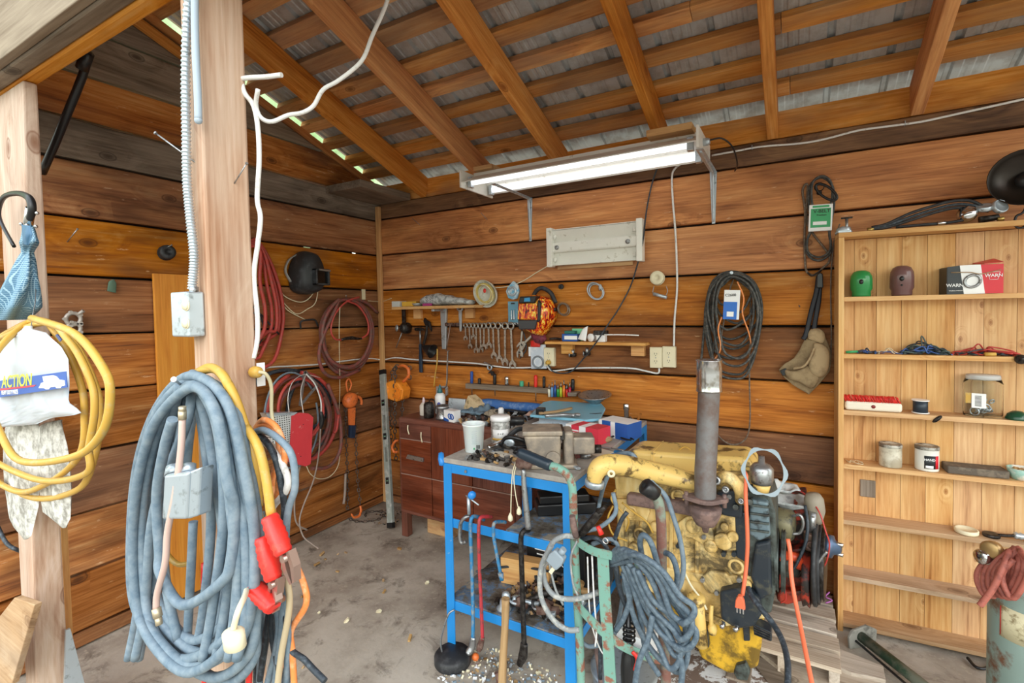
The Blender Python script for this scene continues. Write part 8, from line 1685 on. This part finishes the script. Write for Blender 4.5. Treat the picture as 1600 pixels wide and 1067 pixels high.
# orange cords and the black hose in front
def ocord(nm, pts, plug_, label):
    t = thing(nm, label, 'cord', E(*pts[-1])); mb = MB(); mb.tube([E(*p) for p in pts], .0068, 10, sub=6); part('cable', mb, pm('salmon_orange_cord', 'e8704c', .45) if 'salmon_orange_cord' not in bpy.data.materials else bpy.data.materials['salmon_orange_cord'], t)
    if plug_:
        a = E(*plug_); mb = MB(); mb.ext([a+V(p) for p in ((-.017, 0, .0), (.017, 0, .0), (.014, 0, .028), (.006, 0, .045), (-.006, 0, .045), (-.014, 0, .028))], (0, -.02, 0)); part('plug_body', mb, bpy.data.materials['salmon_orange_cord'], t, bev=.003)
        for dx in (-.010, 0, .010): mb = MB(); mb.box((a.x+dx-.002, a.y-.012, a.z-.02), (a.x+dx+.002, a.y-.008, a.z)); part('prong', mb, M_chrome, t)
ocord('orange_power_cord', [(1164, 738, .06), (1166, 745, .09), (1165, 770, .10), (1167, 815, .11), (1168, 850, .11), (1166, 885, .11), (1163, 910, .12), (1160, 930, .13)], (1157, 947, .14), 'orange cord with a three-prong plug hanging down the yellow engine')
ocord('orange_power_cord', [(1231, 842, .14), (1235, 865, .16), (1236, 895, .18), (1241, 930, .21), (1250, 975, .27), (1258, 1015, .34), (1268, 1065, .42), (1274, 1095, .46)], None, 'orange cord running from the engine right end to the frame bottom')
hose('black_fuel_hose', [E(1169, 918, .10), E(1175, 932, .13), E(1190, 952, .16), E(1208, 975, .19), E(1222, 1000, .24), E(1230, 1030, .30), E(1231, 1060, .36), E(1229, 1095, .42)], .0095, M_cabk, 'thick dark hose running from the engine pump down to the floor', 'hose')
# ================================================================== red engine behind
M_redp = pm('greasy_red_engine_paint', 'b83c28', .45, c2='2e2624', sc=16, thr=.48, sft=.07, bump=.1)
re_ = thing('red_engine', 'smaller greasy red engine with black belt pulleys behind the yellow engine', 'engine', (.0, 2.5, .1))
def Q(x, y, w=0): return Y(x, y, 2.40-w)
def rslab(nm, pts, w, dep, m, bev=.008): mb = MB(); mb.ext([V((Q(x, y, w).x, 2.40-w, Q(x, y, w).z)) for x, y in pts], (0, dep, 0)); part(nm, mb, m, re_, bev=bev, bseg=2)
rslab('block', [(1205, 800), (1262, 795), (1270, 850), (1268, 935), (1215, 940), (1205, 900)], 0, .30, M_redp)
rslab('front_cover', [(1222, 860), (1256, 856), (1262, 890), (1250, 905), (1222, 900)], .06, .06, M_redp, .010)
rslab('oil_rail', [(1215, 925), (1258, 922), (1262, 938), (1230, 946), (1214, 940)], .04, .10, M_redp, .010)
rslab('carburettor', [(1240, 790), (1262, 790), (1264, 812), (1242, 815)], .03, .10, M_redp, .006)
mb = MB(); c = Q(1222, 817, .09); mb.lathe([(0, 0), (.055, 0), (.062, .008), (.062, .075), (.052, .085), (.02, .09), (0, .09)], c-V((.04, 0, 0)), (1, -.15, 0), 28); part('alternator_drum', mb, pm('dusty_olive_drum', '7a7458', .5, .3, c2='4a4a44', sc=30), re_)
mb = MB(); c = Q(1206, 815, .09); mb.lathe([(0, 0), (.072, 0), (.075, .006), (.066, .014), (.075, .022), (.072, .028), (0, .028)], c-V((.03, 0, 0)), (1, -.15, 0), 28); part('alternator_pulley', mb, M_dsteel, re_)
mb = MB(); mb.tube([Q(1238, 806, .14), Q(1250, 805, .15), Q(1255, 818, .15), Q(1250, 832, .14), Q(1238, 834, .14)], .006, 8); part('fuel_pipe', mb, M_steel, re_)
for x, r, m, wd in ((1262, .118, M_redp, .03), (1278, .155, M_black, .028), (1286, .145, M_dsteel, .02)):
    mb = MB(); c = Q(x, 880, .03) if m is not M_redp else Q(x, 900, .05); mb.lathe([(0, 0), (r*.92, 0), (r, .003), (r*.93, wd*.5), (r, wd-.003), (r*.92, wd), (0, wd)], c-V((wd/2, 0, 0)), (1, -.1, 0), 36); part('belt_pulley', mb, m, re_)
mb = MB(); c = Q(1276, 878, .03); mb.ring(c, .160, .010, (1, -.1, 0), 36, 6, sc=1.1); part('drive_belt', mb, M_black, re_)
mb = MB(); c = Q(1292, 852, .03); mb.lathe([(0, 0), (.045, 0), (.045, .02), (.03, .026), (.018, .05), (0, .05)], c, (1, -.3, 0), 22); part('fan_hub', mb, pm('blue_steel_hub', '5a6c86', .4, .6), re_)
for dz in (-.02, .02): mb = MB(); mb.cyl(c+V((.02, -.01, dz)), c+V((.055, -.02, dz)), .008, .008, 6); part('hub_stud', mb, M_chrome, re_)
mb = MB(); mb.tube([Q(1266, 832, .10), Q(1266, 843, .10), Q(1268, 858, .10)], .024, 14); part('rusty_tube', mb, pm('brown_rust_tube', '6a5244', .7), re_)
mb = MB(); mb.ring(Q(1267, 853, .128), .015, .006, (0, 1, 0), 16, 6); part('tube_mouth', mb, M_rust, re_)
mb = MB(); c = Q(1274, 798, .05); mb.lathe([(0, -.05), (.020, -.05), (.026, -.03), (.036, .0), (.036, .05), (.026, .07), (0, .075)], c, (-.12, -.1, 1), 18); part('fuel_filter', mb, pm('tan_grey_filter', '948a7a', .6), re_)
mb = MB(); mb.cyl(Q(1270, 800, .09), Q(1268, 832, .09), .014, .014, 12); part('filter_stem', mb, M_steel, re_)
for pts, m, r in (([(1258, 790, .10), (1262, 820, .14), (1258, 850, .15), (1245, 880, .15), (1236, 892, .14)], M_cabk, .006), ([(1240, 762, .0), (1262, 775, .05), (1280, 800, .10), (1290, 830, .12), (1296, 850, .12), (1292, 875, .12), (1284, 890, .10)], M_wr2, .003), ([(1218, 905, .15), (1225, 915, .16), (1228, 935, .15), (1220, 942, .14)], M_wr2, .003), ([(1230, 840, .1), (1222, 860, .14), (1212, 880, .14)], M_cabk, .005), ([(1190, 755, .15), (1200, 775, .14), (1212, 790, .12)], M_wr2, .003), ([(1278, 880, .16), (1286, 868, .16), (1292, 862, .16)], M_steel, .006)):
    mb = MB(); mb.tube([Q(*p) for p in pts], r, 8); part('wire', mb, m, re_)
mb = MB(); mb.ball(Q(1230, 885, .08), (.05, .03, .045), 16, 10); part('water_pump', mb, M_grime, re_)
mb = MB(); mb.tube([Q(1218, 870, .10), Q(1232, 868, .12), Q(1246, 872, .12), Q(1250, 885, .10)], .018, 12); part('red_bypass', mb, pm('bright_red_orange', 'e0502c', .4), re_)
rag('work_rag', tuple(Y(1222, 787, 2.42)), [(-.09, -.07), (.09, -.08), (.10, .05), (.0, .09), (-.09, .06)], pm('pale_grey_rag', 'b8bcbc', .9, c2='8a8e90', sc=20), 'pale grey folded rag lying on top of the red engine', .05, 0, 5, 18)
rag('work_rag', tuple(Y(1215, 768, 2.36)), [(-.07, -.04), (.08, -.04), (.08, .04), (-.05, .05)], pm('white_grey_rag', 'c8caca', .9, c2='94989a', sc=20), 'upper pale rag bunched behind the gasket ring', .05, 10, 8, 16)
mb = MB(); mb.tube([Q(1296, 925, .0), Q(1290, 932, .02), Q(1300, 938, .03), Q(1290, 942, .04)], .003, 6); single('purple_wire', mb, pm('purple_wire', 'a05a9a', .5), 'small coil of purple wire on the pallet right of the red engine', 'wire')
# ================================================================== pallets, planks and the painted board
pa = thing('wooden_pallet', 'weathered wooden pallet under the red engine', 'pallet', (.02, 2.55, 0))
x0, x1, y0, y1 = -.30, .155, 2.20, 2.80
for x in (-.28, -.06, .115): mb = MB(); mb.box((x, y0+.01, .0), (x+.036, y1, .085)); part('stringer', mb, M_pal, pa, bev=.002)
for k in range(5): mb = MB(); yy = y0+k*.115; mb.box((x0, yy, .087), (x1+.004*(k % 2), yy+.092, .105)); part('deck_board', mb, M_pal, pa, bev=.002)
eb = thing('engine_blocking', 'dark timber blocks under the yellow engine', 'wood blocks', (-.3, 2.2, 0))
for x in (-.62, -.24): mb = MB(); mb.box((x, 2.08, .002), (x+.09, 2.32, .12 if x < -.5 else .02)); part('block', mb, M_greyw, eb, bev=.004)
s_ = NT('chipped_white_board'); tc_ = s_.n('TexCoord').outputs['Object']; n_ = s_.n('TexNoise', {'Vector': tc_, 'Scale': 11, 'Detail': 9, 'Roughness': .72, 'Distortion': .5}).outputs['Fac']
s_.set(Base_Color=s_.ramp(n_, [(.49, '756257'), (.505, '94867a'), (.52, 'd8d8d8'), (.7, 'e8e8e6')]), Roughness=.7); M_chip = s_.m
mb = MB(); q = [Z(x, y, .02) for x, y in ((900, 1100), (960, 1020), (1060, 985), (1205, 985), (1250, 1000), (1250, 1100))]; mb.ext([V((p.x, p.y, .012)) for p in q], (0, 0, -.010)); single('chipped_board', mb, M_chip, 'brown board with flaking white paint on the floor under the yellow engine', 'board', bev=.001)
def plank(nm, quad, z, th, m, label): mb = MB(); q = [Z(x, y, z) for x, y in quad]; mb.ext([V((p.x, p.y, z)) for p in q], (0, 0, -th)); single(nm, mb, m, label, 'plank', bev=.002)
plank('plank', ((1200, 975), (1215, 975), (1380, 1040), (1384, 1062), (1330, 1050), (1190, 992)), .05, .035, M_pal, 'pale weathered plank running right from under the engines toward the shelves')
plank('plank', ((1190, 996), (1330, 1052), (1384, 1066), (1384, 1100), (1290, 1100), (1180, 1012)), .035, .03, M_pal, 'grey split plank in front of the pale weathered plank')
plank('plank', ((1120, 1000), (1180, 1005), (1236, 1030), (1236, 1100), (1228, 1100), (1180, 1040)), .018, .004, M_greyw, 'dark thin board under the orange cord at the bottom')
# ================================================================== hand truck
M_gpaint = pm('chipped_mint_paint', '74a092', .5, c2='8a5a48', sc=26, thr=.56, sft=.04, rough2=.8)
ht = thing('hand_truck', 'old mint green hand truck with black grips and grey cables hung on it', 'hand truck', Y(960, 1067, 1.55))
def H(x, y, w=0): return Y(x, y, 1.55-w)
mb = MB(); mb.tube([H(858, 727, .0), H(872, 731, 0), H(886, 741, .0), H(894, 760, .0), H(896, 800, .0), H(898, 860, .0), H(902, 940, .0), H(906, 1010, .0), H(909, 1090, .0)], .0145, 14, sub=6); part('left_rail', mb, M_gpaint, ht)
mb = MB(); a, b_ = H(810, 706, .0), H(861, 728, .0); K = 10; mb.tube([a+(b_-a)*(i/K) for i in range(K+1)], [.016, .020]+[.0195+.001*(i % 2) for i in range(8)]+[.019], 16, sub=0); part('left_grip', mb, pm('dark_blue_grip_rubber', '1e2c38', .35), ht)
mb = MB(); mb.tube([H(1007, 760, .04), H(1018, 768, .03), H(1029, 785, .02), H(1033, 815, .01), H(1034, 870, .0), H(1034, 930, .0), H(1037, 990, .0), H(1042, 1090, .0)], .0155, 14, sub=6); part('right_rail', mb, pm('rusty_mint_paint', '7c8a7c', .6, c2='7a5248', sc=18, thr=.47, sft=.08), ht)
a = H(1006, 758, .05); b_ = H(1030, 776, .02); d = (b_-a)
mb = MB(); mb.lathe([(.012, .0), (.022, 0), (.026, .004), (.024, .03), (.022, .05), (0, .05)], a, d, 20); part('right_grip', mb, M_blackp, ht)
mb = MB(); mb.ball(a+d.normalized()*.004, (.010, .010, .010), 10, 6); part('grip_hole', mb, pm('deep_black', '050505', .9), ht)
def strap(pts, wd=.014, up=(0, 0, 1), nm='cross_strap', m=None):
    P = smooth([H(*p) for p in pts], 6); mb = MB(); vs = []
    for i, p in enumerate(P):
        t_ = (P[min(i+1, len(P)-1)]-P[max(i-1, 0)]).normalized(); s_ = t_.cross(V((0, 1, 0))).normalized()*wd
        vs += [p-s_+V((0, .002, 0)), p+s_+V((0, .002, 0)), p+s_-V((0, .002, 0)), p-s_-V((0, .002, 0))]
    n = len(P); fs = [(i*4+q, i*4+(q+1) % 4, (i+1)*4+(q+1) % 4, (i+1)*4+q) for i in range(n-1) for q in range(4)]+[(0, 1, 2, 3), tuple((n-1)*4+q for q in range(4))]
    mb.raw(vs, fs); part(nm, mb, m or M_gpaint, ht)
strap([(896, 838, .02), (908, 850, .05), (930, 862, .07), (955, 868, .07), (985, 882, .05), (1010, 890, .02), (1034, 890, .02)])
strap([(900, 942, .02), (915, 960, .05), (940, 985, .07), (975, 1010, .06), (1010, 1025, .03), (1036, 1030, .02)], .016)
strap([(942, 865, .065), (945, 930, .07), (950, 1000, .07), (955, 1090, .07)], .019, nm='centre_strap')
mb = MB(); mb.tube([H(900, 838, .04), H(897, 824, .06), H(894, 806, .07)], [.010, .012, .010], 12); part('stub', mb, M_exh, ht)
mb = MB(); mb.tube([H(908, 834, .03), H(922, 818, .04), H(938, 798, .04)], [.013, .014, .013], 12); mb.cyl(H(934, 800, .055), H(946, 792, .055), .008, .008, 8); part('lever_tube', mb, M_dsteel, ht)
# cable on the hand truck
M_cabd = pm('slate_cable', '4a5a68', .5, c2='7c8c96', sc=70, thr=.55, sft=.12, amt=.6)
gcb = thing('grey_extension_cable', 'long blue-grey cable looped many times over the hand truck', 'cable', H(1040, 1060, .1))
rd = random.Random(12)
for k, (ax, ay, bx2, by2, cx2, cy2, w_) in enumerate(((968, 858, 1040, 925, 1068, 1010, .09), (975, 858, 1048, 930, 1072, 1000, .11), (985, 862, 1055, 935, 1078, 985, .13), (978, 866, 1035, 945, 1060, 1030, .10), (992, 866, 1062, 930, 1082, 960, .14), (970, 870, 1026, 960, 1070, 1035, .08), (1000, 876, 1050, 960, 1084, 1000, .12))):
    mb = MB(); mb.tube([H(955, 870+k*2, w_*.4), H(ax, ay, w_), H((ax+bx2)/2+6, (ay+by2)/2-8, w_+.01), H(bx2, by2, w_+.01), H(cx2, (by2+cy2)/2, w_), H(cx2+2, cy2, w_), H(cx2-14, cy2+14, w_), H(bx2-6, (cy2+by2)/2+20, w_-.02), H((ax+bx2)/2-6, by2+8, w_-.03), H(ax+4, ay+24, w_-.03)], .0085, 10, sub=5); part('loop', mb, M_cabd, gcb)
for k, pts in enumerate(([(1003, 870, .06), (1000, 845, .09), (1006, 836, .1), (1018, 850, .1), (1030, 890, .08)], [(1036, 862, .0), (1050, 870, .03), (1058, 895, .03), (1056, 925, .02)], [(1020, 960, .10), (1012, 1000, .11), (998, 1035, .12), (990, 1085, .12)], [(976, 895, .05), (985, 930, .05), (975, 965, .05), (962, 985, .05)], [(962, 880, .03), (968, 920, .02), (985, 960, .02), (1005, 990, .02)], [(990, 900, .02), (1000, 960, .03), (1010, 1020, .03), (1030, 1055, .03)], [(1060, 1020, .1), (1066, 1045, .1), (1062, 1090, .1)])):
    mb = MB(); mb.tube([H(*p) for p in pts], .0088, 10, sub=6); part('strand', mb, M_cabd if k != 4 else M_cabk, gcb)
pl2 = thing('welder_cord', 'thick dusty grey cord with large plug looped at the left hand truck rail', 'cord', H(880, 990, .1))
for pts, r in (([(900, 838, .03), (880, 838, .05), (862, 850, .06), (850, 880, .06), (852, 910, .06), (866, 930, .06), (890, 936, .05), (918, 932, .04), (935, 925, .03)], .009), ([(862, 852, .08), (846, 885, .08), (845, 930, .08), (862, 965, .08), (885, 983, .07), (905, 984, .05)], .009), ([(880, 945, .05), (868, 920, .06), (858, 880, .07)], .004), ([(902, 845, .04), (892, 870, .05), (895, 910, .05), (903, 930, .05)], .0035)):
    mb = MB(); mb.tube([H(*p) for p in pts], r, 10, sub=6); part('cable', mb, pm('dusty_grey_cord', '8a8e90', .6, c2='b0b0aa', sc=50) if 'dusty_grey_cord' not in bpy.data.materials else bpy.data.materials['dusty_grey_cord'], pl2)
c = H(870, 872, .11); T = FR(c, (.80, 0, -.42), (.42, 0, .80)) @ Matrix.Rotation(radians(-8), 4, 'Z'); M_gp = pm('grey_plug', '8e9aa4', .45)
mb = MB(); mb.prism([(-.022, -.028), (.022, -.028), (.026, .0), (.020, .026), (-.020, .026), (-.026, .0)], -.014, .016, T); part('plug_body', mb, M_gp, pl2, bev=.005, bseg=3)
mb = MB(); mb.cyl(T @ V((0, .024, 0)), T @ V((0, .045, 0)), .013, .010, 14); part('strain_relief', mb, M_gp, pl2)
for x, l_ in ((-.012, .03), (.012, .03)): mb = MB(); mb.box((x-.006 if x > 0 else x-.003, -.028-l_, -.002), (x+.006 if x > 0 else x+.003, -.027, .004), T); part('prong', mb, M_cream if x > 0 else M_steel, pl2)
ag = thing('angle_grinder', 'black cylindrical power tool hanging upright in the hand truck cables', 'power tool', H(983, 1067, .02))
mb = MB(); mb.lathe([(0, 0), (.022, 0), (.025, .02), (.026, .10), (.022, .14), (.017, .15), (.017, .17), (.009, .20), (.008, .28)], H(983, 1090, .03), (0, 0, 1), 20); part('body', mb, M_blackp, ag)
for k in range(4): mb = MB(); mb.ring(H(983, 978+k*7, .03), .0175, .0035, (0, 0, 1), 18, 6); part('rib', mb, M_blackp, ag)
mb = MB(); mb.tube([H(988, 1018, .055), H(996, 1030, .057), H(992, 1048, .056)], .004, 6, flat=1.8); part('red_stripe', mb, M_red, ag)
hose('thin_grey_wire', [H(925, 868, .05), H(928, 930, .05), H(932, 985, .05), H(930, 1010, .05)], .0028, M_cabw, 'thin pale wire hanging between the hand truck rails', 'wire')
hose('thin_grey_wire', [H(918, 870, .03), H(922, 960, .03), H(936, 1010, .03), H(950, 1030, .03)], .0025, M_cabw, 'thin pale wire nearest the left hand truck rail', 'wire')
jt = thing('battery_clamp', 'small red and steel battery clamp hooked near the hand truck lever', 'clamp', H(938, 830, .05))
mb = MB(); mb.tube([H(934, 822, .06), H(940, 835, .06)], [.007, .009], 8, sub=0); part('red_sleeve', mb, M_red, jt)
mb = MB(); mb.ring(H(946, 845, .06), .009, .003, (.2, 1, 0), 14, 6); part('steel_ring', mb, M_chrome, jt)
lk = thing('cable_cluster', 'dark cables gathered behind the hand truck lever', 'cables', H(945, 900, 0))
for pts, m in (([(905, 845, -.02), (930, 840, -.01), (950, 860, -.01), (955, 900, -.02), (940, 960, -.02), (938, 1060, -.02)], M_cabk), ([(915, 830, -.02), (940, 822, -.03), (962, 800, -.05), (958, 770, -.05)], M_cabg), ([(925, 850, -.03), (960, 845, -.04), (975, 900, -.05), (960, 990, -.05), (925, 1010, -.04), (905, 1000, -.03)], M_cabg), ([(935, 880, -.06), (950, 930, -.06), (930, 980, -.06), (940, 1080, -.06)], M_exh), ([(958, 850, -.04), (970, 815, -.05), (980, 800, -.06)], M_cabk)):
    mb = MB(); mb.tube([H(*p) for p in pts], .0075, 8, sub=6); part('cable', mb, m, lk)
pbx = thing('white_bucket', 'white plastic bucket lid on the floor behind the hand truck', 'bucket', Z(985, 1050, 0))
c = Z(975, 1075, .0); mb = MB(); mb.lathe([(0, 0), (.11, 0), (.12, .01), (.125, .07), (.13, .075), (.13, .085), (.12, .085), (0, .075)], c, (0, 0, 1), 36); part('body', mb, M_zinc, pbx)
mb = MB(RZ(Z(1000, 985, .1), -15)); mb.box((-.10, -.05, -.08), (.06, .05, 0)); single('white_carton', mb, M_pw, 'dusty white carton behind the looped grey cable', 'carton', bev=.003)
